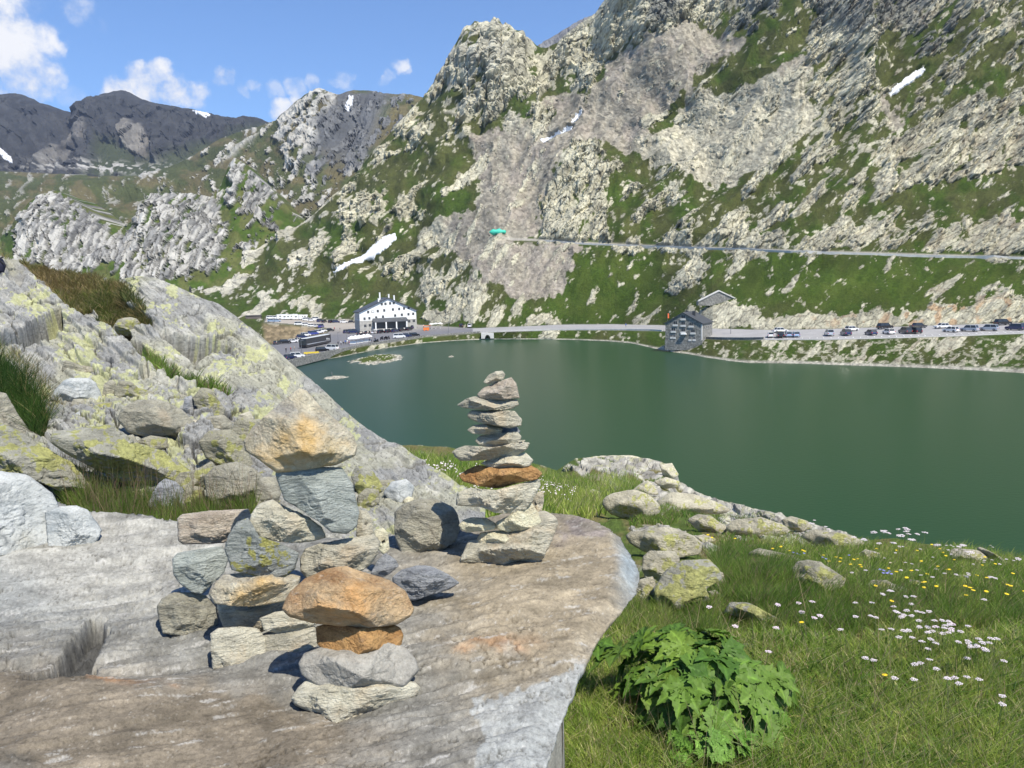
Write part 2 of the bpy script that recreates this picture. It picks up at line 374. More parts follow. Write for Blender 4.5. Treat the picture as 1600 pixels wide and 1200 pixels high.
# ---- the big mountain across the lake
def zc(l): return [(a, b, c, 'z') for a, b, c in l]
def yc(l): return [(a, b, c, 'y') for a, b, c in l]
shore = [(150, 650), (400, 586), (455, 574), (467, 572), (490, 566), (535, 557), (597, 545), (660, 536), (700, 533), (735, 531), (760, 530), (800, 530), (850, 530), (900, 531), (950, 533), (985, 536), (1020, 544), (1050, 550),
         (1075, 553), (1100, 558), (1140, 564), (1170, 567), (1250, 568), (1300, 570), (1450, 575), (1600, 583), (1900, 600)]
c2 = zc([(150, 635, 1.8), (400, 577, 1.9), (455, 565, 2), (490, 556.5, 2), (535, 546.5, 2), (597, 535.5, 2), (660, 526.5, 2), (740, 521, 2.4), (800, 518.5, 3), (880, 516, 3.3), (960, 516, 3.5), (1035, 517.5, 3.8), (1070, 524, 3.7), (1100, 531, 3.7),
         (1190, 531.5, 4.6), (1300, 531, 4.9), (1400, 528.5, 5.3), (1500, 525.5, 5.6), (1600, 521.5, 6.0), (1900, 512, 6.6)])
c3 = zc([(150, 520, 6), (400, 497, 5.5), (440, 494, 6), (500, 498, 4), (560, 502, 2.6), (650, 505.5, 2.5), (740, 512, 3), (800, 510, 3.2), (880, 506.5, 3.5), (960, 506, 3.7), (1035, 507, 4.5), (1113, 513, 5.9), (1200, 515, 6),
         (1300, 513.5, 6.2), (1400, 510, 6.5), (1500, 507, 6.8), (1600, 504, 7.0), (1900, 495, 7.6)])
c4 = yc([(150, 485, 520), (400, 475, 540), (500, 466, 545), (600, 455, 535), (650, 440, 520), (700, 410, 490), (780, 373, 450), (850, 375, 428), (900, 379, 410), (1000, 384, 390), (1240, 392, 300), (1600, 403, 262), (1900, 412, 256)])
c5 = yc([(150, 472, 620), (250, 455, 620), (400, 435, 620), (500, 390, 620), (600, 330, 625), (700, 290, 635), (800, 250, 600), (1000, 230, 520), (1240, 200, 430), (1600, 200, 372), (1900, 190, 352)])
c6 = yc([(150, 468, 700), (200, 455, 700), (240, 446, 700), (280, 432, 700), (340, 410, 705), (400, 390, 710), (440, 370, 730), (480, 345, 740), (510, 318, 755), (540, 290, 760), (570, 255, 770), (600, 222, 780), (630, 185, 785), (660, 150, 790), (680, 118, 790), (700, 92, 790),
         (712, 72, 790), (722, 56, 790), (728, 44, 790), (736, 42, 790), (742, 34, 790), (752, 39, 790), (760, 37, 790), (766, 41, 790), (772, 31, 790), (779, 36, 788), (785, 43, 785), (797, 44, 782), (804, 51, 778), (815, 52, 772), (822, 61, 770), (834, 64, 767), (844, 70, 764), (855, 72, 760), (870, 66, 755), (885, 56, 745), (900, 45, 740), (930, 25, 725), (945, 5, 715), (955, -10, 710),
         (1000, -60, 690), (1200, -150, 640), (1600, -200, 560), (1900, -220, 520)])
g2 = strip_grid(150, 1900, 1.45, [zc([(a, b+7, -2.5) for a, b in shore]), zc([(a, b, 0) for a, b in shore]), c2, c3, c4, c5, c6], 1.35, blur=24, blur_from=3.25, skirt=(260, -260, 14))
px, py = g2.PX, g2.PY
flat = np.maximum(soft(px, py, LOTP, 3), soft(px, py, ROADP, 2.2))
snw = np.zeros(px.shape)
for p, l in SN: snw = np.maximum(snw, soft(px, py, p, 4))
trk = np.interp(px, [760, 780, 850, 900, 1000, 1240, 1600, 1900], [372, 373, 375.5, 379, 384, 392, 403, 412])
track = np.exp(-((py-trk)/1.9)**2)*sst(px, 770, 800)
wx = px+(fbm2(px/38, py/38, 21)-.5)*70; wy = py+(fbm2(px/38, py/38, 31)-.5)*70
dens = mapfield(lambda c: DENS[c], wx, wy); sc1 = mapfield(lambda c: c == 's', wx, wy); sc2 = mapfield(lambda c: c == 'S', wx, wy)
dk = mapfield(lambda c: c == 'k', wx, wy); dry = mapfield(lambda c: c in 'dr', wx, wy)
# hand placed outcrops and meadows (polygons in the layer's own coordinates)
def P_(poly, w=6, warp=22):
    ax = px+(fbm2(px/14, py/14, 41)-.5)*warp; ay = py+(fbm2(px/14, py/14, 47)-.5)*warp
    return soft(ax, ay, poly, w)
cliffs = [[(1180, 516), (1185, 500), (1240, 492), (1300, 492), (1350, 488), (1400, 490), (1450, 478), (1500, 478), (1530, 470), (1620, 465), (1900, 455), (1900, 500), (1600, 508), (1500, 512), (1400, 515), (1300, 518)],
          [(1100, 512), (1098, 482), (1120, 478), (1160, 472), (1190, 485), (1186, 515)], [(815, 508), (825, 490), (845, 484), (865, 492), (875, 506)],
          [(650, 498), (665, 485), (690, 482), (720, 488), (730, 508), (690, 508)], [(1040, 455), (1055, 430), (1075, 405), (1095, 398), (1105, 410), (1090, 440), (1060, 462)],
          [(860, 375), (845, 330), (855, 280), (880, 235), (930, 228), (945, 270), (950, 330), (955, 376)], [(1395, 300), (1400, 270), (1440, 240), (1480, 230), (1500, 215), (1560, 170), (1590, 185), (1560, 225), (1500, 260), (1450, 290)],
          [(1500, 265), (1530, 235), (1570, 205), (1640, 190), (1640, 260), (1570, 262), (1520, 285)], [(1200, 390), (1240, 372), (1300, 352), (1370, 348), (1380, 372), (1330, 390)],
          [(1450, 392), (1460, 370), (1500, 350), (1560, 340), (1640, 345), (1640, 398)], [(1030, 378), (1050, 350), (1090, 340), (1115, 350), (1090, 368), (1060, 380)]]
meads = [[(660, 330), (690, 250), (725, 225), (745, 280), (740, 330), (700, 350)], [(1130, 480), (1150, 410), (1300, 402), (1560, 415), (1590, 455), (1480, 470), (1300, 485)], [(1080, 130), (1180, 60), (1250, 20), (1275, 30), (1230, 95), (1160, 135), (1090, 150)],
         [(1010, 205), (1065, 150), (1075, 160), (1020, 215)], [(860, 500), (900, 400), (1030, 400), (1040, 480), (950, 505)], [(540, 480), (480, 440), (560, 430), (640, 450), (640, 470)], [(1430, 300), (1500, 280), (1640, 265), (1640, 300), (1480, 340)]]
for i, c in enumerate(cliffs): dens = np.maximum(dens, .93*P_(c)); sc1 = sc1*(1-P_(c)); sc2 = sc2*(1-P_(c))
for c in [[(1340, 110), (1440, 60), (1600, 25), (1640, 60), (1500, 115), (1400, 165)], [(1100, 300), (1300, 270), (1420, 310), (1640, 305), (1640, 345), (1400, 345), (1240, 372), (1130, 345)], [(560, 260), (650, 165), (700, 115), (690, 200), (660, 270), (600, 330)], [(380, 420), (520, 340), (600, 350), (560, 450), (420, 470)], [(950, 235), (1040, 260), (1120, 300), (1100, 370), (960, 370)]]:
    m = P_(c, 12, 50); dens = dens*(1-m)+.27*m; sc1 = sc1*(1-m); sc2 = sc2*(1-m)
for i, c in enumerate([[(1085, 40), (1170, 75), (1120, 135), (1060, 150), (1010, 200), (985, 235), (930, 222), (900, 235), (870, 275), (845, 330), (840, 368), (790, 375), (735, 370), (700, 352), (745, 320), (752, 275), (740, 215), (840, 200), (905, 180), (960, 110), (1010, 70)], [(1080, 155), (1160, 140), (1250, 110), (1275, 200), (1240, 230), (1180, 262), (1100, 288), (1045, 262), (1020, 222)], [(700, 380), (800, 382), (905, 385), (890, 440), (860, 466), (810, 470), (770, 430), (720, 410)]]):
    m = P_(c, 8, 30); dens = dens*(1-m)+.07*m; sc1 = sc1*(1-m)+m*(i != 1); sc2 = sc2*(1-m)+m*(i == 1)
for c in meads: m = P_(c, 9); dens = dens*(1-m)+.06*m; sc1 = sc1*(1-m); sc2 = sc2*(1-m)
# strata run up to the right in the picture's right half, steeper towards the peak
ang = np.radians(np.interp(px, [150, 500, 760, 900, 1300, 1700], [25, 38, 62, 55, 42, 38]))
def ani(k, asp, s):
    ca, sa = np.cos(ang), np.sin(ang)
    u = (px*ca-py*sa); v = (px*sa+py*ca)
    # slowly varying angle: use local blending of three fixed frames to avoid shear
    r = 0; w0 = 0
    for A, c0, wd in ((28, 250, 230), (45, 560, 190), (60, 800, 170), (42, 1200, 280), (38, 1650, 300)):
        a = math.radians(A); w = np.exp(-np.abs((px-c0)/wd)**3)+1e-6
        r = r+w*(k((px*math.cos(a)-py*math.sin(a))/asp, (px*math.sin(a)+py*math.cos(a)), s+A)-.5); w0 = w0+w*w
    return .5+r/np.sqrt(w0)
Nn = ani(lambda u, v, s: fbm2(u/20, v/20, s, 6, .58), 2.6, 100); Nn = np.clip((Nn-.5)*2.4+.5, 0, 1)
near = np.interp(py, [100, 300, 520], [1, 1, .75])
Mr = sst(dens-Nn, -.045, .06)*(1-flat)*(1-track)
small = ani(lambda u, v, s: fbm2(u/7, v/7, s, 4, .6), 1.6, 300)
Msm = sst(small+.38*dens, .74, .80)*(1-flat)*(1-track)*.9; env = Mr*(.30+.70*sst(dens-Nn, .02, .30)); Mr0 = Mr; Mr = np.maximum(Mr, Msm)
a0 = math.radians(45)
def cry(sc, asp, A, s):
    a = math.radians(A); q = fbm2(px/(sc*1.4), py/(sc*1.4), s+7, 3)
    return crystal((px*math.cos(a)-py*math.sin(a))/(sc*asp)+q*1.1, (px*math.sin(a)+py*math.cos(a))/sc+q*.9, s)
hb, cb, eb = cry(30, 2.0, 50, 11); hm, cm, em = cry(12, 1.8, 48, 22); hs, cs_, es = cry(5, 1.4, 40, 33)
ridg = 1-np.abs(2*ani(lambda u, v, s: fbm2(u/16, v/16, s, 5, .6), 3.6, 400)-1)
q1_ = fbm2(px/60, py/60, 201, 4); q2_ = fbm2(px/26, py/26, 207, 4)
def saw(per, amp, A, s):
    a = math.radians(A); v = (px*math.sin(a)+py*math.cos(a))/per+amp*fbm2((px*math.cos(a)-py*math.sin(a))/(per*3.2), (px*math.sin(a)+py*math.cos(a))/(per*1.1), s, 5, .6); f = v-np.floor(v); return np.where(f < .88, 1-f/.88, (f-.88)/.12), np.floor(v)
S1, i1 = saw(27, 3.2, 44, 211); S2, i2 = saw(11, 2.8, 50, 223); S3, i3 = saw(30, 3.0, 68, 231)
lf_ = sst(px, 900, 700)
hrock = 2.0+9.5*(S1*(1-lf_)+S3*lf_)*(.5+q1_)+5.0*S2*(.4+q2_)+hb*4+hm*2.6+hs*1.6+(ridg-.75)*11*(.5+.9*dk)+(fbm2(px/3, py/3, 55, 3)-.5)*1.4 - 1.6*np.exp(-(em/.07)**2) - 2.0*np.exp(-(eb/.05)**2)
hx, cx_, ex = crystal(px/4.2, py/3.3, 61, 2.0); hy, cy_, ey = crystal(px/8.5, py/6.5, 71, 2.0)
pick = fbm2(px/9, py/9, 77, 2)
hscree = hx*1.1*sc2+hx*.5*sc1+np.where(pick > .62, hy*3.0, 0)*sc2+np.where(pick > .72, hy*2, 0)*sc1
big = 0
for (x, y, sx, sy, A, am) in [(905, 300, 55, 80, 15, 26), (700, 290, 32, 60, -12, 22), (1330, 90, 30, 150, 8, 24), (1010, 60, 60, 90, 20, 20), (1230, 20, 40, 60, 0, 16), (770, 120, 50, 90, 10, 22), (1500, 60, 70, 80, 20, 20), (1100, 360, 60, 26, 0, 8),
                              (600, 300, 34, 60, -40, 16), (840, 290, 30, 60, 0, -18), (1040, 170, 90, 28, -42, -12), (1150, 490, 34, 22, 0, 9), (1060, 432, 20, 30, 20, 9), (850, 120, 20, 50, 0, -16), (1560, 480, 30, 28, 0, 12), (480, 515, 42, 9, 5, 7), (560, 395, 60, 12, -35, -9)]:
    big = big + am*1.5*blob(px, py, x, y, sx, sy, A)
rg_ = 1-np.abs(2*ani(lambda u, v, s: fbm2(u/80, v/80, s, 4, .55), 2.2, 500)-1)
big = big + ((fbm2(px/70, py/70, 91, 3)-.5)*30+(rg_-.7)*46)*sst(py, 490, 400)
fade = sst(g2.T[:, None]+0*px, .9, 1.3)*(.45+.55*sst(py, 515, 470))
edge = 1-.0*px
nt_ = 1-np.exp(-((py-trk)/9.)**2)*sst(px, 770, 800)
h = (big*(1-flat)*nt_*sst(py, 530, 500) + (env*hrock*np.interp(px, [900, 1200], [1.15, 1.0])*np.interp(py, [300, 520], [1, .55])+1.3*np.maximum(Msm-Mr0, 0)+(.3+.7*nt_)*(1-Mr)*(hscree+(fbm2(px/10, py/10, 81, 4)-.5)*2.6+(fbm2(px/2.5, py/2.5, 83, 3)-.5)*.9))*(1-flat)*(1-.8*track))*fade
h = h*(1-.85*snw)
h = h*(1-.65*sst(g2.T[:, None]+0*px, 5.85, 6))
displace(g2, h, .8)
# slope dependent albedo
gv = fbm2(px/24, py/24, 141, 4); gv2 = fbm2(px/3.2, py/3.2, 143, 3)
G = lerp(GRASS[None, None]*1.0+0*px[..., None], OLIVE, np.clip((gv-.36)*3+dry*.5+sst(py, 330, 150)*.5-.1, 0, 1))*(0.72+.62*gv2)[..., None]
lush = P_(meads[1], 20, 30)+P_(meads[4], 20, 30); G = lerp(G, V3(.060, .092, .014), np.clip(lush, 0, 1)*sst(gv, .3, .6)*.75)
R = lerp(ROCK+0*px[..., None], DROCK, np.clip(dk*1.2*(.35+.9*cb)+.20*(cm < .2), 0, 1))
R = R*(.74+.30*cm+.22*cs_)[..., None]; R = R*((1-.60*np.exp(-(em/.06)**2)-.30*np.exp(-(es/.09)**2))*(1-.22*sst(fbm2(px/5, py/5, 441, 3), .56, .68)))[..., None]
lw = sst(px, 620, 380)*.4+blob(px, py, 740, 110, 60, 70)*.4; R = lerp(R, WROCK*(.8+.3*cs_)[..., None], np.clip(lw, 0, .6))
warm = sst(fbm2(px/12, py/12, 151, 3), .55, .68)*(P_(cliffs[0])*.7+.12)*sst(px, 1100, 1500); R = lerp(R, V3(.42, .27, .15), np.clip(warm, 0, .7))
S = lerp(SCREE+0*px[..., None], SCR2, np.clip(sc2/(sc1+sc2+1e-6), 0, 1))*(.62+.75*cx_)[..., None]
S = lerp(S, V3(.30, .262, .222)*(.7+.6*cx_)[..., None], .55*sst(fbm2(px/30, py/30, 161), .45, .62)*sc1)
scm = sst(sc1+sc2-.55*(gv-.5)+(small-.5)*1.3, .40, .55)
Cg = lerp(G, S, scm); C2c = lerp(Cg, R, Mr)
bankrock = sst(fbm2(px/9, py/5, 171, 5, .6), .56, .64)*sst(py, 524, 534)*sst(px, 1140, 1220); C2c = lerp(C2c, ROCK*.85*(.6+.7*cx_)[..., None], bankrock*.7)
shline = np.exp(-((g2.T[:, None]-1.03)/.07)**2)+0*px; C2c = lerp(C2c, V3(.42, .40, .33)*(.6+.6*cx_)[..., None], np.clip(shline*1.2, 0, 1))
mound = soft(px, py, [(410, 506), (470, 510), (512, 516), (505, 521), (470, 528), (440, 536), (415, 536)], 4); C2c = lerp(C2c, V3(.30, .23, .14)*(.6+.8*cx_)[..., None], mound*.85)
C2c = lerp(C2c, V3(.38, .355, .30), np.clip(track*1.15, 0, 1)); C2c = lerp(C2c, V3(.23, .22, .2), flat)
C2c = np.where((g2.T < 1)[:, None, None]+0*C2c > 0, V3(.12, .10, .06), C2c)
build(g2, 'mountainside', M_mtn, np.clip(C2c, .01, .75), False, kind='structure')
extract(g2, ROADP, .10, 'road', M_asph, (.30, .295, .29), 'structure', zoff=True)
extract(g2, LOTP, .12, 'parking_lot', M_asph, lambda V: lerp(np.broadcast_to(V3(.155, .155, .165), V.shape), V3(.33, .30, .26), sst(V[:, 1], 330, 420)), 'structure', zoff=True)
for p, l in SN: extract(g2, p, .9, 'snow_patch', M_snow, (.62, .64, .67), None, l, 'snow patch', warp=7, group='snow patches left on the mountains')

# ---- mid distance: pale cliffs left of the lake head
c = [zc([(-300, 520, -3), (520, 520, -3)]), yc([(-300, 450, 560), (520, 450, 620)]), yc([(-300, 410, 640), (0, 410, 660), (250, 400, 660), (520, 410, 700)]),
     yc([(-300, 355, 820), (-50, 366, 820), (0, 372, 820), (25, 342, 800), (48, 314, 790), (70, 303, 790), (90, 298, 800), (120, 316, 810), (160, 345, 820), (190, 356, 820), (208, 345, 800), (220, 322, 790), (232, 303, 790), (262, 304, 800), (300, 303, 820), (330, 308, 840), (345, 290, 860),
          (357, 262, 870), (367, 247, 870), (385, 257, 870), (405, 280, 870), (430, 300, 860), (460, 335, 850), (520, 380, 850)])]
g3 = strip_grid(-300, 520, 1.4, c, 1.2, blur=10, blur_from=1.2, skirt=(260, -110, 8)); px, py = g3.PX, g3.PY
wx = px+(fbm2(px/16, py/16, 21)-.5)*26; wy = py+(fbm2(px/16, py/16, 31)-.5)*26
W = np.maximum(soft(wx, wy, [(185, 440), (190, 395), (212, 345), (230, 303), (330, 306), (345, 340), (352, 380), (330, 420), (280, 440)], 6), soft(wx, wy, [(15, 410), (40, 340), (60, 305), (95, 296), (150, 345), (200, 372), (190, 405), (120, 425), (60, 420)], 7))
W = np.maximum(W, .8*soft(wx, wy, [(345, 300), (366, 247), (400, 275), (430, 300), (400, 320), (440, 365), (400, 345), (370, 325)], 5))
Nz = np.clip((fbm2((px*.5-py*.86)/18, (px*.86+py*.5)/8, 5, 5, .6)-.5)*3+.5, 0, 1)
dns = .16+.80*W; M = sst(dns-Nz, -.05, .06)
hb, cb, eb = crystal((px*.5-py*.86)/26+fbm2(px/20, py/20, 3), (px*.86+py*.5)/9, 8); hs, cs_, es = crystal(px/5, py/6, 9)
def saw3(per, amp, A, s):
    a = math.radians(A); v = (px*math.sin(a)+py*math.cos(a))/per+amp*fbm2(px/(per*2), py/(per*2), s, 4, .6); f = v-np.floor(v); return np.where(f < .85, 1-f/.85, (f-.85)/.15)
cmk = (1-np.abs(2*fbm2((px*.9+py*.44)/9, (py*.9-px*.44)/30, 615, 4, .6)-1)); h = M*(1+hb*4+8*saw3(26, 2.0, 58, 5)+3*saw3(10, 1.6, 66, 9)-5*sst(cmk, .86, .98))+(fbm2(px/30, py/30, 6, 4)-.5)*12+18*blob(px, py, 270, 370, 60, 55)+14*blob(px, py, 90, 360, 50, 45)
displace(g3, h*sst(g3.T[:, None]+0*px, .8, 1.2)*(1-.6*sst(g3.T[:, None]+0*px, 2.8, 3)), .8)
gv = fbm2(px/16, py/16, 12, 4)
G = lerp(GRASS*1.3+0*px[..., None], OLIVE*1.5, sst(gv, .35, .6))*(.7+.6*fbm2(px/3, py/3, 14, 3))[..., None]
Rk = lerp(WROCK+0*px[..., None], V3(.24, .24, .23), sst(fbm2((px*.5-py*.86)/22, (px*.86+py*.5)/5, 15, 5, .6), .46, .60)*.95)*(.85+.2*cs_)[..., None]; Rk *= ((1-.5*np.exp(-(eb/.06)**2))*(1-.5*sst(cmk, .84, .97)))[..., None]
build(g3, 'foothills', M_mtn, np.clip(lerp(G, Rk, M), .01, .75), False, kind='structure')

# ---- valley side with the pale peak
c = [zc([(-500, 520, -3), (820, 520, -3)]), yc([(-500, 430, 900), (820, 430, 900)]), yc([(-500, 330, 1150), (200, 330, 1150), (450, 320, 1050), (820, 330, 1000)]), yc([(-500, 300, 1400), (0, 292, 1400), (200, 290, 1380), (350, 270, 1300), (500, 230, 1250), (820, 240, 1200)]),
     yc([(-500, 275, 1900), (-100, 268, 1900), (0, 268, 1900), (60, 270, 1880), (150, 276, 1850), (220, 278, 1800), (260, 262, 1750), (300, 245, 1700), (345, 216, 1650), (370, 206, 1630), (390, 202, 1600), (410, 196, 1580), (430, 188, 1560), (450, 170, 1540), (462, 158, 1520), (480, 148, 1500), (490, 143, 1500), (500, 140, 1500),
         (512, 145, 1500), (528, 150, 1500), (540, 144, 1500), (552, 140, 1500), (575, 141, 1500), (600, 147, 1500), (640, 148, 1500), (700, 162, 1500), (820, 190, 1500)])]
g4 = strip_grid(-500, 820, 1.5, c, 1.2, blur=10, blur_from=1.2, skirt=(500, -300, 10)); px, py = g4.PX, g4.PY
wx = px+(fbm2(px/20, py/20, 21)-.5)*30; wy = py+(fbm2(px/20, py/20, 31)-.5)*30
pk = soft(wx, wy, [(430, 200), (462, 158), (500, 135), (530, 145), (512, 190), (500, 235), (465, 265), (440, 230)], 8); pkr = soft(wx, wy, [(530, 140), (640, 145), (640, 200), (560, 260), (500, 290), (480, 270), (505, 200)], 12)
low = soft(wx, wy, [(370, 330), (420, 250), (560, 260), (520, 330), (440, 360)], 12)
Nz = np.clip((fbm2((px*.6-py*.8)/16, (px*.8+py*.6)/8, 5, 6, .6)-.5)*3+.5, 0, 1)
stripe = np.exp(-((wx-350)*.62+(wy-248)*.78)**2/20.)*sst(px, 340, 360)*sst(px, 410, 400)
M = sst(.07-.06*sst(px, 330, 230)+.75*pk+.3*pkr+.25*low-Nz+.12*blob(px, py, 200, 270, 60, 8)*4, -.05, .06); M = np.maximum(M, stripe*.8)
hb, cb, eb = crystal((px*.5-py*.86)/20+fbm2(px/20, py/20, 3), (px*.86+py*.5)/9, 8); hs, cs_, es = crystal(px/5, py/5, 9)
hills = 16*blob(px, py, 150, 292, 110, 14, 5)-14*blob(px, py, 250, 305, 130, 10, 5)+12*blob(px, py, 60, 330, 110, 16)+20*blob(px, py, 490, 215, 24, 70, -20)-16*blob(px, py, 540, 220, 16, 60, -25)
h = M*(2+hb*5+hs*3+5*saw3(12, 2.5, 50, 15))+(fbm2(px/36, py/30, 6, 5)-.5)*20+hills+(pk+pkr)*(1-np.abs(2*fbm2((px+py*.5)/14, py/40, 66, 4)-1))*10
displace(g4, h*sst(g4.T[:, None]+0*px, .8, 1.2)*(1-.7*sst(g4.T[:, None]+0*px, 3.8, 4)), .8)
gv = fbm2(px/26, py/16, 12, 4)
G = lerp(V3(.070, .082, .032)+0*px[..., None], V3(.12, .105, .052), sst(gv, .4, .62))*(.75+.5*fbm2(px/3, py/3, 14, 3))[..., None]
Rk = lerp(V3(.42, .41, .37)+0*px[..., None], V3(.13, .135, .14), np.clip(pkr*1.1, 0, .9))*(.75+.4*cs_)[..., None]
G = lerp(G, V3(.105, .11, .115)*(.8+.4*gv)[..., None], np.clip(pkr*1.2, 0, 1)*sst(py, 280, 220)*sst(px+py*.4, 690, 650))
build(g4, 'valley_hills', M_far, np.clip(lerp(G, Rk, M), .01, .7), False, kind='structure')
extract(g4, [(540, 174), (545, 163), (551, 155), (556, 157), (552, 167), (545, 175)], 2.5, 'snow_patch', M_snow, (.62, .64, .67), None, 'snow sliver near the top of the rounded grey summit', 'snow patch', group='snow patches left on the mountains')

# ---- far dark range
c = [zc([(-700, 520, -3), (600, 520, -3)]), yc([(-700, 320, 1900), (600, 320, 1900)]), yc([(-700, 270, 2150), (0, 270, 2150), (300, 262, 2150), (600, 250, 2150)]),
     yc([(-700, 120, 3000), (-200, 160, 3000), (-60, 156, 3000), (0, 152, 3000), (28, 149, 3000), (45, 154, 3000), (60, 164, 3000), (80, 168, 3000), (100, 175, 3000), (120, 181, 3000), (134, 182, 3000), (138, 166, 2950), (150, 160, 2950), (160, 152, 2950), (175, 149, 2950), (192, 144, 2950), (205, 148, 2950), (222, 158, 2900), (245, 165, 2900),
         (270, 169, 2900), (300, 173, 2850), (330, 183, 2800), (372, 188, 2800), (382, 184, 2800), (400, 186, 2800), (430, 196, 2800), (600, 230, 2800)])]
g5 = strip_grid(-700, 600, 1.6, c, 1.2, blur=12, blur_from=1.2, skirt=(900, -500, 8)); px, py = g5.PX, g5.PY
wx = px+(fbm2(px/14, py/14, 21)-.5)*22; wy = py+(fbm2(px/14, py/14, 31)-.5)*22
lc = np.maximum(soft(wx, wy, [(200, 225), (212, 195), (240, 215), (250, 235), (225, 258), (212, 245)], 4), .6*soft(wx, wy, [(115, 240), (130, 205), (155, 200), (152, 220), (125, 245)], 5))
lc = np.maximum(lc, .7*soft(wx, wy, [(60, 262), (110, 240), (125, 245), (90, 265)], 4))
grn = soft(wx, wy, [(150, 262), (170, 225), (205, 235), (215, 258), (290, 245), (420, 200), (600, 230), (600, 290), (150, 285)], 8)
hb, cb, eb = crystal((px*.8-py*.6)/26, (px*.6+py*.8)/14+fbm2(px/20, py/20, 3), 8, 1.6); hs, cs_, es = crystal(px/6, py/7, 9)
rg = 1-np.abs(2*fbm2((px+.7*py)/34, (py-.3*px)/60, 66, 5, .55)-1)
h = (hb*8+hs*3+rg*34)*(1-.6*grn)+lc*6+(fbm2(px/60, py/60, 6, 4)-.5)*24
displace(g5, h*sst(g5.T[:, None]+0*px, .8, 1.2)*(1-.75*sst(g5.T[:, None]+0*px, 2.8, 3)), .8)
Rk = lerp(V3(.046, .047, .047)+0*px[..., None], V3(.17, .16, .14), np.clip(lc, 0, 1))*(.75+.5*cs_)[..., None]  # dark slate, albedo lowered further in place of a cloud shadow
Cg = lerp(Rk, V3(.050, .062, .026)*(.8+.4*gv[:1, :1])[..., None], grn*.8)
rubble = sst(fbm2(px/7, py/3.5, 77, 3), .54, .6)*blob(px, py, 170, 268, 110, 9); Cg = lerp(Cg, V3(.38, .37, .34), np.clip(rubble*1.3, 0, 1))
build(g5, 'far_mountains', M_far, np.clip(Cg, .01, .7), False, kind='structure')
for p, l in [([(4, 240), (16, 242), (28, 252), (32, 263), (24, 262), (14, 252)], 'snow tongue at the foot of the dark range, left edge of the view'), ([(309, 187), (318, 186), (326, 189), (318, 192)], 'tiny snow fleck above another on the dark shoulder'),
             ([(317, 193), (330, 192), (344, 198), (334, 200), (320, 197)], 'lower and wider snow fleck on the dark shoulder')]:
    extract(g5, p, 4, 'snow_patch', M_snow, (.66, .68, .72), None, l, 'snow patch', group='snow patches left on the mountains')
# ---- small far summit behind the notch
c = [zc([(780, 520, -3), (1050, 520, -3)]), yc([(780, 140, 1250), (1050, 140, 1250)]), yc([(780, 95, 1600), (820, 84, 1600), (845, 68, 1600), (862, 58, 1600), (880, 46, 1600), (895, 37, 1600), (915, 28, 1600), (960, 18, 1600), (1050, 30, 1600)])]
g6 = strip_grid(780, 1050, 1.6, c, 1.4, skirt=(300, -200, 5)); px, py = g6.PX, g6.PY
hs, cs_, es = crystal(px/7, py/9, 9); displace(g6, (hs*4+(fbm2(px/20, py/20, 2)-.5)*10)*sst(g6.T[:, None]+0*px, .8, 1.2)*(1-.7*sst(g6.T[:, None]+0*px, 1.9, 2)))
build(g6, 'grey_summit', M_far, (V3(.20, .20, .205)*(.75+.5*cs_)[..., None]), False, kind='structure')

# ---- lake
m, ntw, b = newmat('lake_water')
b.inputs['Base Color'].default_value = (.020, .074, .038, 1); b.inputs['Roughness'].default_value = .28; b.inputs['IOR'].default_value = 1.33; b.inputs['Specular IOR Level'].default_value = .30
tcw = nd(ntw, 'ShaderNodeTexCoord'); n1 = nd(ntw, 'ShaderNodeTexNoise'); n1.inputs['Scale'].default_value = 1.6; n1.inputs['Detail'].default_value = 6
mpw = nd(ntw, 'ShaderNodeMapping'); mpw.inputs['Scale'].default_value = (1, 1.6, 1); ntw.links.new(tcw.outputs['Object'], mpw.inputs[0]); ntw.links.new(mpw.outputs[0], n1.inputs['Vector'])
bw = nd(ntw, 'ShaderNodeBump'); bw.inputs['Strength'].default_value = .35; bw.inputs['Distance'].default_value = .05; ntw.links.new(n1.outputs['Fac'], bw.inputs['Height']); ntw.links.new(bw.outputs[0], b.inputs['Normal'])
nb = nd(ntw, 'ShaderNodeTexNoise'); nb.inputs['Scale'].default_value = .012; nb.inputs['Detail'].default_value = 3; ntw.links.new(tcw.outputs['Object'], nb.inputs['Vector'])
sx = nd(ntw, 'ShaderNodeSeparateXYZ'); ntw.links.new(tcw.outputs['Object'], sx.inputs[0])
mr = nd(ntw, 'ShaderNodeMapRange'); mr.inputs['From Min'].default_value = -75; mr.inputs['From Max'].default_value = 10; ntw.links.new(sx.outputs['X'], mr.inputs['Value'])
mx = nd(ntw, 'ShaderNodeMixRGB'); mx.inputs[1].default_value = (.007, .038, .036, 1); mx.inputs[2].default_value = (.013, .048, .019, 1); ntw.links.new(mr.outputs[0], mx.inputs[0]); ntw.links.new(mx.outputs[0], b.inputs['Base Color'])  # bluer base colour towards the left stands in for reflected sky
wy_ = np.array([(-4000, -400, 0), (4000, -400, 0), (4000, 1400, 0), (-4000, 1400, 0)], float)
link('lake', npmesh('lake', wy_, np.array([[0, 1, 2, 3]]), m))['kind'] = 'structure'
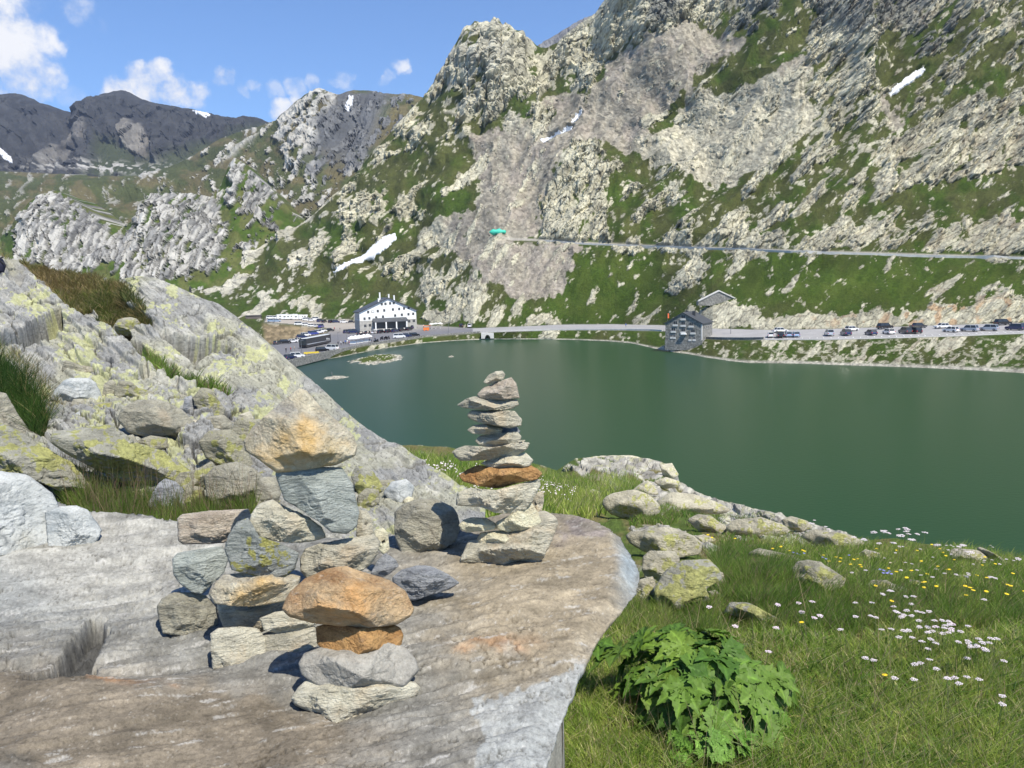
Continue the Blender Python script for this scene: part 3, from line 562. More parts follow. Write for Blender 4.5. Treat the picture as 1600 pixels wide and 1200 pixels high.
# ------------------------------------------------------------------ foreground: rock slope, meadow, slab
# ---- left rock slope
c = [zc([(-300, 980, 20.6), (900, 980, 20.6)]), yc([(-300, 850, 3.6), (150, 850, 3.6), (500, 860, 3.5), (760, 850, 3.5)]), yc([(-300, 740, 4.6), (200, 740, 4.5), (400, 760, 4.2), (600, 795, 4.1), (760, 815, 4.0)]),
     yc([(-300, 640, 6), (100, 640, 6), (300, 650, 5.8), (450, 680, 5.5), (600, 745, 4.8), (760, 800, 4.4)]), yc([(-300, 540, 8.5), (100, 540, 8.5), (250, 545, 8.3), (350, 585, 8), (450, 625, 7.3), (600, 718, 5.8), (700, 775, 4.9), (760, 798, 4.6)]),
     yc([(-300, 330, 12.5), (-100, 385, 12), (0, 400, 12), (60, 418, 12), (130, 430, 11.5), (165, 438, 11), (180, 441, 11), (195, 436, 10.8), (210, 432, 10.5), (240, 434, 10.3), (270, 446, 10.2), (300, 460, 10.1), (340, 476, 10), (370, 497, 9.8), (400, 520, 9.6), (450, 562, 9.2), (500, 605, 8.6), (530, 634, 8.2), (560, 660, 7.8), (585, 678, 7.4), (610, 693, 7.1), (640, 711, 6.7), (660, 722, 6.5),
          (700, 745, 6.1), (722, 762, 5.9), (740, 785, 5.5), (760, 810, 5.2)])]
g7 = strip_grid(-300, 757, 1.25, c, 1.15, blur=18, blur_from=1.2, skirt=(1.2, -3.2, 14)); px, py = g7.PX, g7.PY
wx = px+(fbm2(px/12, py/12, 21)-.5)*12; wy = py+(fbm2(px/12, py/12, 31)-.5)*12
GP1 = [(-60, 380), (0, 398), (60, 414), (130, 427), (184, 440), (206, 456), (196, 470), (206, 484), (234, 505), (236, 512), (195, 509), (168, 505), (150, 490), (113, 488), (90, 458), (28, 405), (5, 402)]
GP2 = [(203, 541), (228, 552), (270, 580), (310, 598), (330, 606), (362, 617), (352, 620), (318, 608), (300, 612), (270, 598), (235, 573), (215, 558)]
GP3 = [(-80, 560), (-10, 570), (30, 600), (60, 630), (78, 668), (70, 692), (50, 688), (0, 660), (-80, 640)]
GP4 = [(80, 740), (150, 760), (230, 785), (290, 800), (400, 770), (400, 815), (380, 830), (160, 850), (130, 800), (95, 790)]
grs = np.zeros(px.shape)
for p in (GP1, GP2, GP3, GP4): grs = np.maximum(grs, soft(wx, wy, p, 3))
PL = [(-400, 250), (-10, 398), (35, 428), (90, 470), (115, 491), (150, 505), (178, 522), (205, 541), (235, 574), (270, 600), (305, 614), (335, 655), (345, 900), (-400, 900)]
pl = sst(sdist(wx, wy, PL), -1, 6)*sst(py, 760, 660)
PB = [(440, 700), (620, 760), (740, 770), (740, 900), (420, 900)]
st = fbm2((px*.75+py*.66)/60, (py*.75-px*.66)/7, 51, 5, .6); st2 = fbm2((px*.75+py*.66)/22, (py*.75-px*.66)/3, 53, 4, .6)
hb, cb, eb = crystal(px/70+fbm2(px/40, py/40, 4)*.9, py/34+fbm2(px/40, py/40, 9)*.6, 8, 2.0)
hs, cs_, es = crystal(px/24+fbm2(px/10, py/10, 4)*.6, py/13, 28, 2.0)
lowr = sst(py, 600, 680)*sst(px, 460, 380)
crk = np.zeros(px.shape)
for poly, amp, ww in [([(172, 508), (190, 502), (200, 512), (205, 530), (185, 525)], 1, 3), ([(203, 538), (222, 540), (228, 552), (226, 560), (212, 552)], 1, 3), ([(250, 521), (268, 522), (300, 528), (362, 532), (364, 542), (330, 548), (315, 560), (306, 566), (296, 556), (280, 548), (262, 532)], 1, 4),
                      ([(340, 540), (362, 542), (368, 556), (350, 552)], .8, 3), ([(520, 690), (535, 700), (560, 720), (556, 724), (530, 706)], .5, 2), ([(10, 385), (40, 440), (30, 458), (12, 446)], .5, 4)]:
    crk = np.maximum(crk, amp*soft(wx, wy, poly, ww))
h = pl*14 + (hb*10*(.35+.65*lowr)+hs*4*lowr)*(1-grs) + (st-.5)*9*(1-grs) + (st2-.5)*3.2*(1-grs) + (fbm2(px/2.6, py/2.6, 57, 3)-.5)*1.6 - 16*crk - 7*grs + (fbm2(px/9, py/9, 58, 3)-.5)*7*grs + (fbm2(px/120, py/90, 59, 3)-.5)*16
rec = np.zeros(px.shape)
for poly, amp in [([(-80, 500), (0, 534), (25, 540), (60, 515), (97, 493), (101, 512), (100, 528), (80, 545), (40, 556), (-80, 575)], 46), ([(250, 522), (268, 523), (300, 527), (345, 529), (366, 537), (362, 545), (330, 546), (312, 562), (300, 562), (283, 548), (262, 534)], 34), ([(210, 600), (225, 585), (256, 584), (246, 597), (238, 604)], 26),
                  ([(172, 508), (186, 503), (200, 514), (206, 532), (186, 526)], 26), ([(203, 538), (222, 540), (229, 553), (226, 560), (212, 553)], 24), ([(560, 755), (575, 760), (570, 768), (556, 765)], 10), ([(120, 735), (150, 742), (200, 772), (190, 785), (140, 762)], 20), ([(330, 650), (345, 645), (360, 668), (345, 680)], 14)]:
    rec = np.maximum(rec, amp*soft(px, py, poly, 1.6))
rec = rec*(.75+.5*fbm2(px/8, py/5, 411, 3))
ck = np.exp(-(eb/.035)**2)*(.25+.75*np.maximum(lowr, pl*.6)); ck2 = np.exp(-(es/.05)**2)*lowr
u_ = (px*.80+py*.60); v_ = (py*.80-px*.60); sv = v_/34+2.4*fbm2(u_/150, v_/40, 301, 4); fs = sv-np.floor(sv); slabs = np.where(fs < .93, fs/.93, (1-fs)/.07)
h = h-rec-9*ck*(1-grs)-4*ck2*(1-grs)+slabs*7*(1-grs)*(.35+.65*sst(fbm2(px/70, py/70, 305, 2), .4, .6))
h = h*sst(g7.T[:, None]+0*px, .8, 1.2)*(1-.75*sst(g7.T[:, None]+0*px, 4.8, 5))
displace(g7, h)
base = lerp(V3(.31, .305, .24)+0*px[..., None], V3(.25, .25, .235), sst(fbm2(px/50, py/30, 61, 4), .4, .62)); base = lerp(base, V3(.42, .41, .36), .5*sst(fbm2(px/26, py/18, 161, 5), .55, .7))
base = base*(.68+.62*st2)[..., None]*(.85+.3*fbm2(px/4, py/4, 62, 4))[..., None]
sp = fbm2(px/1.9, py/1.9, 65, 2); base = base*(1-.5*sst(sp, .68, .8))[..., None]
lf = fbm2(px/34, py/24, 63, 3)*.75+fbm2(px/5, py/4, 64, 3)*.45
lz = .06*blob(px, py, 60, 460, 120, 60)+.05*blob(px, py, 240, 440, 60, 40)+.05*blob(px, py, 150, 560, 80, 60)+.04*blob(px, py, 200, 700, 140, 80)-.03*sst(px, 400, 600)
base = lerp(base, V3(.41, .42, .19)*(.7+.6*fbm2(px/3, py/3, 67, 2))[..., None], sst(lf+lz, .72, .77)*.65)
soil = lerp(V3(.10, .095, .04)+0*px[..., None], V3(.17, .12, .07), sst(fbm2(px/8, py/8, 71, 3), .4, .6))
base = base*(1-.7*ck-.5*ck2)[..., None]; Cs = lerp(base, soil, grs); Cs = lerp(Cs, V3(.16, .15, .12), crk*.6)  # cracks and hollows also painted darker, standing in for their shade
build(g7, 'rocky_slope', M_slope, np.clip(Cs, .01, .8), False, kind='structure')

# ---- meadow and near shore on the right
sky_ = [(560, 700, 50), (640, 695, 48), (700, 699, 46), (760, 708, 46), (850, 728, 60), (870, 735, 62), (888, 722, 82), (900, 716, 86), (960, 712, 88), (1010, 716, 88), (1040, 724, 86), (1058, 742, 80), (1062, 752, 74), (1085, 765, 66), (1110, 778, 56), (1150, 788, 36), (1200, 800, 24), (1260, 816, 16), (1350, 846, 11), (1400, 842, 10), (1450, 851, 9.4),
        (1500, 861, 9), (1540, 866, 8.8), (1600, 876, 8.6), (1700, 890, 8.4), (1950, 930, 8)]
def off(dy, tab):
    a = np.array(sky_); t = np.array(tab, float)
    return yc([(x, y+dy, float(np.exp(np.interp(x, t[:, 0], np.log(t[:, 1]))))) for x, y, d in sky_])
c = [yc([(560, 4200, .5), (1950, 4200, .5)]), yc([(560, 1420, 1.95), (1950, 1420, 1.95)]), yc([(560, 1200, 2.55), (1100, 1200, 2.55), (1950, 1200, 2.6)]), yc([(560, 1000, 3.6), (1950, 1000, 3.65)]),
     yc([(560, 880, 5.5), (1000, 885, 5.4), (1050, 892, 5.2), (1200, 905, 4.9), (1600, 950, 4.3), (1950, 965, 4.2)]), yc([(560, 770, 9), (700, 770, 10), (850, 780, 14), (950, 795, 15), (1050, 805, 13), (1110, 830, 10), (1200, 850, 8), (1350, 885, 6.3), (1600, 915, 5.6), (1950, 950, 5)]),
     off(9, [(560, 26), (700, 24), (850, 36), (890, 55), (1040, 62), (1110, 36), (1200, 16), (1350, 8.8), (1600, 7.4), (1950, 7)]), yc(sky_)]
g8 = strip_grid(560, 1950, 1.5, c, 1.5, blur=10, blur_from=2.1, cap=330); px, py = g8.PX, g8.PY
# behind the brow the bank falls to the lake bed
g8.skirt = (26, -24, 40); g8.pw = .75
D_ = g8.P[..., 1]
wx = px+(fbm2(px/16, py/16, 21)-.5)*22; wy = py+(fbm2(px/16, py/16, 31)-.5)*14
RZ = [[(1010, 752), (1060, 745), (1110, 778), (1200, 800), (1350, 846), (1345, 862), (1280, 856), (1200, 850), (1140, 838), (1080, 815), (1030, 800), (1000, 790), (985, 770)], [(880, 735), (890, 718), (960, 708), (1040, 718), (1064, 750), (1030, 748), (960, 742)],
      [(980, 830), (1060, 825), (1100, 850), (1150, 870), (1270, 900), (1250, 915), (1120, 880), (1080, 870), (1000, 860)], [(1030, 940), (1160, 940), (1225, 972), (1200, 985), (1120, 970), (1040, 960)], [(1340, 905), (1400, 905), (1420, 925), (1350, 925)], [(1480, 852), (1540, 862), (1580, 885), (1490, 872)]]
rz = np.zeros(px.shape)
for p in RZ: rz = np.maximum(rz, soft(wx, wy, p, 4))
Nz = np.clip((fbm2((px*.94+py*.34)/40, (py*.94-px*.34)/11, 5, 5, .6)-.5)*3+.5, 0, 1)
M = sst(.72*rz-Nz, -.04, .06)
hb, cb, eb = crystal((px*.94+py*.34)/34, (py*.94-px*.34)/11+fbm2(px/20, py/20, 3), 8); hs, cs_, es = crystal(px/9, py/5, 9)
h = M*(2.5+hb*5+hs*2.2)+(fbm2(px/24, py/10, 6, 4)-.5)*7*sst(D_, 3.6, 8)+(fbm2(px/60, py/40, 16, 3)-.5)*16*sst(py, 1300, 1000)+(fbm2(px/3, py/3, 7, 3)-.5)*1.5
h = h*(1-.7*sst(g8.T[:, None]+0*px, 6.5, 7)); displace(g8, h)
gv = fbm2(px/30, py/18, 12, 4)
G = lerp(V3(.075, .11, .024)+0*px[..., None], V3(.14, .125, .05), sst(gv, .42, .66))*(.7+.6*fbm2(px/3, py/3, 14, 3))[..., None]
Rk = lerp(V3(.44, .42, .35)+0*px[..., None], V3(.30, .285, .25), sst(fbm2(px/12, py/7, 15, 4), .5, .62))*(.72+.45*cs_)[..., None]
Rk = lerp(Rk, V3(.40, .40, .17), .4*sst(fbm2(px/9, py/5, 19, 3), .62, .7)); Rk *= (1-.5*np.exp(-(eb/.07)**2))[..., None]
build(g8, 'meadow_ground', M_near, np.clip(lerp(G, Rk, M), .01, .8), False, kind='structure')

# ---- the big flat slab the cairns stand on
ZS = 21.1
SO = [(-500, 1900), (-500, 800), (0, 790), (150, 826), (280, 822), (430, 826), (560, 836), (720, 812), (790, 797), (868, 797), (900, 800), (930, 806), (952, 816), (972, 826), (985, 842), (998, 868), (1001, 886), (993, 908), (975, 935), (955, 958), (938, 985), (918, 1020), (902, 1050), (893, 1078), (880, 1100), (868, 1130), (858, 1160), (846, 1190), (838, 1230), (820, 1300), (800, 1500), (790, 1900)]
W = at_z(np.array([p[0] for p in SO]), np.array([p[1] for p in SO]), ZS)[:, :2]; SXY = [tuple(w) for w in W]
cx = np.arange(-420, 1070, 2.2); cy = np.concatenate([np.arange(1900, 1240, -12), np.arange(1240, 742, -1.9)])
PXs, PYs = np.meshgrid(cx, cy); P = at_z(PXs, PYs, ZS); X, Y = P[..., 0], P[..., 1]
sd = sdist(X+(fbm2(X*14, Y*14, 3, 4)-.5)*.018, Y+(fbm2(X*14, Y*14, 5, 4)-.5)*.018, SXY)
st = fbm2((X*.9+Y*.42)*2.2, (Y*.9-X*.42)*13, 51, 6, .6); st2 = fbm2((X*.9+Y*.42)*9, (Y*.9-X*.42)*48, 53, 5, .6)
hb, cb, eb = crystal(X*2.6+fbm2(X*3, Y*3, 4), Y*5.5+fbm2(X*3, Y*3, 8), 88, 1.6)
tr = st*9+(fbm2(X*7, Y*7, 71, 4)-.5)*1.2; tr = (np.floor(tr)+sst(tr-np.floor(tr), .86, 1.0))/9
lf2 = sst(X, .35, -.3)
z = ZS+(tr-.5)*.055*(.06+.94*lf2)*(.3+.7*sst(fbm2(X*2, Y*2, 301, 3), .4, .6))+(st-.5)*.006+(fbm2(X*9, Y*9, 303, 5, .6)-.5)*.010+(st2-.5)*.006+(fbm2(X*1.6, Y*1.6, 54, 3)-.5)*.06*sst(sd, .05, .3)+hb*.006+(fbm2(X*90, Y*90, 57, 3)-.5)*.0022
rise = sst(X, -.85, -1.9)*sst(Y, 1.9, 2.9)*.10+.05*sst(X, -.6, -1.0)*sst(Y, 1.75, 1.6); z = z+rise
# stepped break with a dark torn face on the left
SX, SY = (158-800)/F, 0
FA = [(162, 962), (172, 985), (158, 1020), (148, 1060), (120, 1090), (70, 1098), (40, 1100)]
A = at_z(np.array([p[0] for p in FA]), np.array([p[1] for p in FA]), ZS)
FB = [(140, 960), (118, 990), (104, 1020), (85, 1048), (45, 1078), (30, 1092)]
fis = [(tuple(at_z(np.array(a), np.array(b), ZS)[:2])) for a, b in FA+FB[::-1]]
ragged = (fbm2(X*60, Y*22, 91, 4)-.5)*.03
fd = sdist(X+ragged, Y+ragged*.5, fis); fm = sst(fd, -.004, .012)
z = z-fm*.075+fm*(fbm2(X*110, Y*24, 92, 4)-.5)*.035
up = sst(-sd*0+1, 0, 1)
edge = np.clip(-sd+.0, 0, None)
bev = sst(.055-sd, 0, .055)*.022
cham = blob(PXs, PYs, 985, 870, 24, 56)*.9
z = z-bev-cham*sst(.10-sd, 0, .10)*.035-np.minimum(edge*9, .85)-sst(edge, .02, .4)*.1
sd0 = sdist(X, Y, SXY); gy, gx = np.gradient(sd0); J = [np.gradient(X), np.gradient(Y)]
det = J[0][1]*J[1][0]-J[0][0]*J[1][1]+1e-12; dX = (gx*J[1][0]-gy*J[1][1])/det; dY = (gy*J[0][1]-gx*J[0][0])/det
nl = np.hypot(dX, dY)+1e-9; dX /= nl; dY /= nl
in_ = np.where(edge > 0, edge*1.0+np.minimum(np.clip(ZS-z-.03, 0, 1)*.85, .26), 0)
P = np.stack([X+dX*in_, Y+dY*in_, z], -1)
tan = V3(.36, .305, .215); grey = V3(.245, .245, .225); blue = V3(.33, .365, .375); brown = V3(.235, .20, .15); pale = V3(.46, .45, .40)
q = lambda x, y, sx, sy, a=0: np.clip(blob(PXs+(fbm2(PXs/40, PYs/25, 5)-.5)*120, PYs+(fbm2(PXs/40, PYs/25, 9)-.5)*60, x, y, sx, sy, a), 0, 1)
Cc = lerp(grey+0*X[..., None], tan, np.clip(q(860, 900, 190, 120)*1.4+q(800, 1050, 110, 90)*.6, 0, 1))
Cc = lerp(Cc, brown, np.clip(q(80, 1150, 330, 90)*1.5+q(300, 1190, 300, 60)+q(420, 1140, 110, 40)*.7, 0, 1)); Cc = lerp(Cc, blue, np.clip(q(50, 930, 180, 40)*.5, 0, 1)*.7); Cc = lerp(Cc, pale, np.clip(q(200, 915, 150, 50)*1.1+q(130, 865, 190, 36)*1.1+q(300, 840, 120, 14), 0, 1)*.8)
Cc = lerp(Cc, V3(.27, .235, .22), np.clip(q(905, 820, 30, 14)*1.3, 0, .8)); Cc = lerp(Cc, V3(.40, .24, .13), np.clip(q(780, 1012, 40, 12)+q(180, 1078, 60, 8), 0, .8))
Cc = Cc*.70*(.78+.44*st)[..., None]*(.78+.44*st2)[..., None]*(.45+1.1*fbm2(X*13, Y*16, 305, 6, .66))[..., None]
Cc = lerp(Cc, V3(.40, .39, .36), .6*sst(fbm2((X*.9+Y*.42)*14, (Y*.9-X*.42)*60, 93, 5, .65), .66, .76)); Cc = lerp(Cc, V3(.62, .61, .57), .8*sst(fbm2(X*9, Y*9, 94, 5, .65), .66, .72)*q(690, 1070, 80, 60))
PB_ = soft(PXs+(fbm2(PXs/9, PYs/9, 351, 4)-.5)*26, PYs+(fbm2(PXs/9, PYs/9, 361, 4)-.5)*22, [(733, 1094), (790, 1092), (860, 1062), (915, 1030), (960, 1300), (690, 1300), (738, 1200), (756, 1150), (742, 1120)], 3)
Cc = lerp(Cc, V3(.30, .315, .31)*(.72+.56*fbm2(PXs/5, PYs/5, 371, 5, .6))[..., None], PB_*.75)
c_a, c_b, c_e = crystal(X*3.1+(fbm2(X*6, Y*6, 501, 5, .6)-.5)*2.4, Y*3.6+(fbm2(X*6, Y*6, 511, 5, .6)-.5)*2.4, 521)
crk_ = np.exp(-(c_e/.014)**2)*sst(fbm2(X*2.3, Y*2.3, 531, 3), .47, .58); P[..., 2] -= crk_*.006; Cc = Cc*(1-.6*crk_)[..., None]*(.94+.12*c_b)[..., None]
spk = fbm2(X*190, Y*230, 541, 2); Cc = Cc*(1-.3*sst(spk, .68, .80))[..., None]; Cc = lerp(Cc, V3(.50, .48, .43), .3*sst(fbm2(X*150, Y*260, 551, 2), .80, .9))
Cc = lerp(Cc, V3(.23, .27, .29)*(.6+.8*fbm2(X*60, Y*60, 95, 3))[..., None], cham*sst(.10-sd, .0, .05)); Cc = lerp(Cc, V3(.17, .17, .165)*(.5+1.0*fbm2(X*120, Y*22, 96, 3))[..., None], fm*1.0)*(1-.6*fm)[..., None]
Cc = lerp(Cc, V3(.26, .25, .22), sst(edge, 0, .03)*(1-cham))
M_slab = vcol('schist_slab', [18, 90, 420], .22, .6, .005, .9, .15, 140)
gS = Grid(); gS.P = P; gS.PX = PXs; gS.PY = PYs; gS.px = cx
FS = gridfaces(*P.shape[:2]); FS = FS[(edge.ravel()[FS].min(1) < .09)]
me = npmesh('rock_slab', P.reshape(-1, 3), FS, M_slab, np.clip(Cc, .01, .8).reshape(-1, 3), True)
te = np.abs(st*9-np.round(st*9))
tag(link('rock_slab', me), 'broad flat grey and tan slab of bedrock carrying the cairns', 'rock slab')

# ------------------------------------------------------------------ stones
def ico(n):
    bm = bmesh.new(); bmesh.ops.create_icosphere(bm, subdivisions=n, radius=1)
    v = np.array([x.co[:] for x in bm.verts]); f = np.array([[w.index for w in x.verts] for x in bm.faces]); bm.free(); return v, f
ICO = {k: ico(k) for k in (3, 4, 5, 6)}
def stone(name, out, D, mat, label, cat='stone', T=.8, seed=0, sub=6, lam=.5, rough=1.0, planes=(), up=.75, tilt=(0, 0), group=None, nf=9, kind=None, k=170):
    """an angular stone: traced front outline, real thickness, cut by facets, then split and worn by noise"""
    r = np.random.default_rng(seed+int(out[0][0]*7+out[0][1]*13))
    o = np.array(out, float); cpx, cpy = (o.min(0)+o.max(0))/2
    C = at_y(np.array(cpx), np.array(cpy), D); f = C-np.array([0, 0, CZ]); dist = np.linalg.norm(f); f /= dist
    rt = np.cross(f, [0, 0, 1]); rt /= np.linalg.norm(rt); u = np.cross(rt, f)
    d = ray(o[:, 0], o[:, 1]); d = d*(dist/(d@f))[:, None]; L = d+np.array([0, 0, CZ])-C
    a, b = L@rt, L@u
    t = np.linspace(0, 1, 14, endpoint=False); a2 = np.concatenate([a, a[:1]]); b2 = np.concatenate([b, b[:1]])
    A = np.concatenate([a2[i]+(a2[i+1]-a2[i])*t for i in range(len(a))]); B = np.concatenate([b2[i]+(b2[i+1]-b2[i])*t for i in range(len(a))])
    th = np.arctan2(B, A); R = np.hypot(A, B); q = np.argsort(th); th, R = th[q], R[q]
    th = np.concatenate([th-2*np.pi, th, th+2*np.pi]); R = np.concatenate([R]*3)
    v, fc = ICO[sub]; x, y, zz = v[:, 0], v[:, 1], v[:, 2]
    inp = np.hypot(x, zz)+1e-9; Rd = np.interp(np.arctan2(zz, x), th, R)
    size = (np.ptp(a)+np.ptp(b))/4; Td = T*max(np.ptp(a), np.ptp(b))/2
    rr = 1/(((inp/Rd)**7+(np.abs(y)/Td)**7)**(1/7.))
    base = v*rr[:, None]
    upL = np.array([0*rt@[0, 0, 1], f[2], u[2]])      # world up in the local frame (right, depth, up)
    pl = []
    def addp(n, fr):
        n = np.array(n, float); n /= np.linalg.norm(n); s = (base@n).max(); pl.append((n, s*fr))
    if up: addp(upL+np.array([tilt[0]+r.uniform(-.1, .1), tilt[1], 0]), up)
    for n, fr in planes: addp(n, fr)
    m_ = 5 if size*F/dist < 60 else 6; ph0 = r.uniform(0, 6.28)
    for sgn, cnt in ((-1, m_), (1, 4)):
        for i in range(cnt):
            ph = ph0+2*np.pi*i/cnt+r.uniform(-.35, .35); Rp = float((A*math.cos(ph)+B*math.sin(ph)).max()); vert = abs(math.sin(ph))
            tt = math.radians(38+22*vert*min(1.5, np.ptp(a)/max(np.ptp(b), 1e-6))/1.5+r.uniform(-9, 9)); tt = min(tt, math.radians(68))
            n = np.array([math.cos(ph)*math.sin(tt), sgn*math.cos(tt), math.sin(ph)*math.sin(tt)]); pl.append((n, Rp*math.sin(tt)*r.uniform(.94, 1.0)))
    addp((r.uniform(-.25, .25), -1, r.uniform(-.1, .3)), r.uniform(.66, .82))
    for i in range(4):
        n = r.normal(size=3); n[1] = n[1]-.3; addp(n, r.uniform(.82, .94))
    acc = rr**-k
    for n, dd in pl:
        c = np.maximum(v@n, 1e-4); acc = acc+(dd/c)**-k
    rr = acc**(-1./k)
    # keep the traced outline where the cuts took too much of it
    w = sst(inp, .90, 1.0); tgt = Rd/inp; rr = rr*(1-w*.9)+np.minimum(tgt, rr*1.25)*w*.9
    p = v*rr[:, None]; s = p/size
    la = r.uniform(-.35, .35); w3 = np.stack([s[:, 0]*math.cos(la)+s[:, 2]*math.sin(la), s[:, 1], s[:, 2]*math.cos(la)-s[:, 0]*math.sin(la)], -1)
    so_ = seed*3.1+cpx*.01
    n1 = fbm3(s*1.7+so_, 3, 3)-.5; ln = w3*np.array([1.3, 1.3, 7])+so_
    q1 = fbm3(ln, 5, 4, .6); n2 = q1-.5; n3 = fbm3(w3*np.array([7, 7, 22])+so_, 9, 3, .6)-.5
    stp = np.round(q1*9)/9-.5
    rdg = np.abs(2*fbm3(s*3.1+so_, 13, 4, .55)-1)
    dsp = size*rough*(n1*.035+n2*.04*lam+stp*.13*lam+n3*.03-(.2-rdg)*.05*(rdg < .2)*4+(fbm3(s*16, 17, 2)-.5)*.014)
    p = p+v*dsp[:, None]*(1-.55*w)[:, None]
    me = npmesh(name, p, fc, mat, None, sub < 6)
    ob = link(name, me); M = Matrix(((rt[0], f[0], u[0], C[0]), (rt[1], f[1], u[1], C[1]), (rt[2], f[2], u[2], C[2]), (0, 0, 0, 1))); ob.matrix_world = M
    tag(ob, label, cat, group, kind); return ob
RM = rockmat
gA = RM('schist_grey', (0.330, 0.315, 0.253), (0.636, 0.594, 0.465), (0.465, 0.434, 0.327), scale=11, stain=(.36, .29, .19), stain_amt=.7)
gB = RM('schist_green_grey', (0.252, 0.282, 0.258), (0.480, 0.516, 0.474), (0.360, 0.384, 0.348), scale=11, rot=(0, .9, 0), white=.2)
gC = RM('schist_pale', (0.441, 0.416, 0.327), (0.734, 0.695, 0.549), (0.563, 0.523, 0.391), scale=12, stain=(.40, .33, .22), stain_amt=.55)
gD = RM('quartzite_tan', (.33, .31, .27), (.74, .67, .50), (.60, .48, .27), scale=6, stretch=(1, 1, 1.3), stain=(.52, .32, .09), stain_amt=.75, white=.5)
gE = RM('rusty_rock', (.36, .20, .09), (.70, .50, .28), (.50, .42, .30), scale=6, stretch=(1, 1, 1.6), stain=(.55, .27, .07), stain_amt=.6, white=.35)
gF = RM('rust_brown_rock', (.26, .13, .05), (.60, .36, .15), (.42, .22, .08), scale=7, stretch=(1, 1, 1.3), stain=(.20, .10, .05), stain_amt=.3, white=.1)
gG = RM('smooth_grey_rock', (0.230, 0.220, 0.195), (0.345, 0.330, 0.290), (0.300, 0.280, 0.240), scale=9, stretch=(1, 1, 1.2), white=.25, bump=.5)
gH = RM('lichen_grey_rock', (0.204, 0.228, 0.210), (0.384, 0.402, 0.372), (0.300, 0.312, 0.288), scale=10, lichen=.45, lichcol=(.45, .43, .10))
gI = RM('pinkish_schist', (0.343, 0.285, 0.222), (0.563, 0.499, 0.401), (0.465, 0.392, 0.306), scale=12, rot=(0, .1, 0))
gJ = RM('cream_rock', (0.539, 0.475, 0.327), (0.734, 0.713, 0.517), (0.661, 0.594, 0.422), scale=9, stretch=(1, 1, 1.6))
gK = RM('blue_slate', (0.192, 0.204, 0.216), (0.408, 0.420, 0.432), (0.288, 0.300, 0.324), scale=10, stretch=(1, 1, 4))
gL = RM('boulder_lichen', (0.255, 0.243, 0.185), (0.439, 0.416, 0.308), (0.347, 0.327, 0.246), scale=4.2, lichen=.62, stretch=(1, 1, 2))
gM = RM('boulder_yellow_lichen', (.27, .265, .22), (.44, .43, .35), (.36, .35, .28), scale=4.5, lichen=1.5, stretch=(1, 1, 1.8))
gN = RM('boulder_plain', (0.265, 0.252, 0.202), (0.459, 0.436, 0.339), (0.367, 0.346, 0.273), scale=4.5, stretch=(1, 1, 2), stain=(.34, .27, .18), stain_amt=.4)
gO = RM('pale_bedrock', (.24, .265, .275), (.46, .475, .46), (.38, .375, .33), scale=5, stretch=(1, 1, 1.6), bump=.45)
gP = RM('meadow_boulder', (0.347, 0.322, 0.246), (0.571, 0.535, 0.405), (0.459, 0.426, 0.317), scale=3.2, lichen=.35, stretch=(1, 1, 1.6))
FR = 'stones of the small front cairn'; MD = 'stones heaped in the middle pile'; BK = 'stones stacked in the tall slender cairn'
# front cairn
stone('stone', [(454, 1092), (464, 1076), (476, 1062), (520, 1054), (600, 1054), (640, 1062), (650, 1066), (657, 1074), (655, 1085), (633, 1104), (585, 1126), (561, 1138), (525, 1128), (488, 1114), (459, 1102)], 1.60, gC, 'pale jagged bottom stone of the front cairn', T=.7, up=.62, seed=1, lam=.9, sub=6)
stone('stone', [(465, 1036), (474, 1021), (500, 1011), (560, 1004), (620, 1004), (636, 1014), (650, 1029), (655, 1048), (633, 1073), (597, 1085), (537, 1087), (500, 1077), (469, 1053)], 1.62, gG, 'flat smooth grey stone, second from the bottom of the front cairn', T=.7, up=.7, seed=2, lam=.25, tilt=(0, -.35), rough=.6, sub=6)
stone('stone', [(493, 979), (520, 972), (609, 972), (626, 980), (631, 992), (628, 1007), (609, 1022), (588, 1036), (570, 1041), (546, 1034), (508, 1019), (495, 1006)], 1.64, gF, 'rust brown wedge stone under the big orange stone', T=.8, up=.8, seed=3, rough=.55, lam=.2, sub=6, planes=[((.55, -.75, -.2), .72), ((-.5, -.85, -.1), .75)])
stone('stone', [(440, 952), (446, 935), (453, 924), (476, 904), (512, 888), (541, 884), (566, 893), (609, 906), (633, 923), (648, 952), (643, 963), (621, 976), (570, 981), (525, 978), (488, 974), (452, 964)], 1.65, gE, 'large orange rusty stone topping the front cairn', T=.75, up=.72, seed=4, rough=.6, lam=.35, sub=6, planes=[((0, -.85, .5), .72), ((-.4, -.9, -.15), .8)])
# middle pile
stone('stone', [(380, 691), (388, 678), (395, 667), (424, 642), (450, 619), (468, 606), (479, 610), (501, 636), (530, 660), (553, 680), (559, 698), (556, 712), (525, 727), (491, 731), (457, 738), (432, 739), (401, 716), (382, 704)], 1.98, gD, 'big tan and ochre boulder balanced on top of the middle pile', T=.8, up=0, seed=5, rough=.55, lam=.15, sub=6, nf=6, planes=[((-.72, -.68, .1), .66), ((.25, -.93, .25), .62), ((.1, -.8, -.5), .8)])
stone('stone', [(429, 738), (475, 728), (535, 730), (551, 756), (562, 802), (558, 822), (542, 835), (519, 833), (498, 815), (470, 796), (444, 782)], 1.96, gB, 'blue green block wedged under the big tan boulder', T=.75, up=0, seed=6, rough=.55, lam=.4, sub=6, nf=5, planes=[((.62, -.72, .1), .62), ((-.65, -.7, -.15), .62)])
stone('stone', [(388, 822), (391, 804), (402, 788), (426, 780), (450, 794), (478, 806), (504, 824), (510, 840), (488, 846), (457, 849), (425, 845), (406, 840)], 1.96, gC, 'pale oval plate leaning under the blue green block', T=.8, up=.7, seed=7, lam=.7, sub=6)
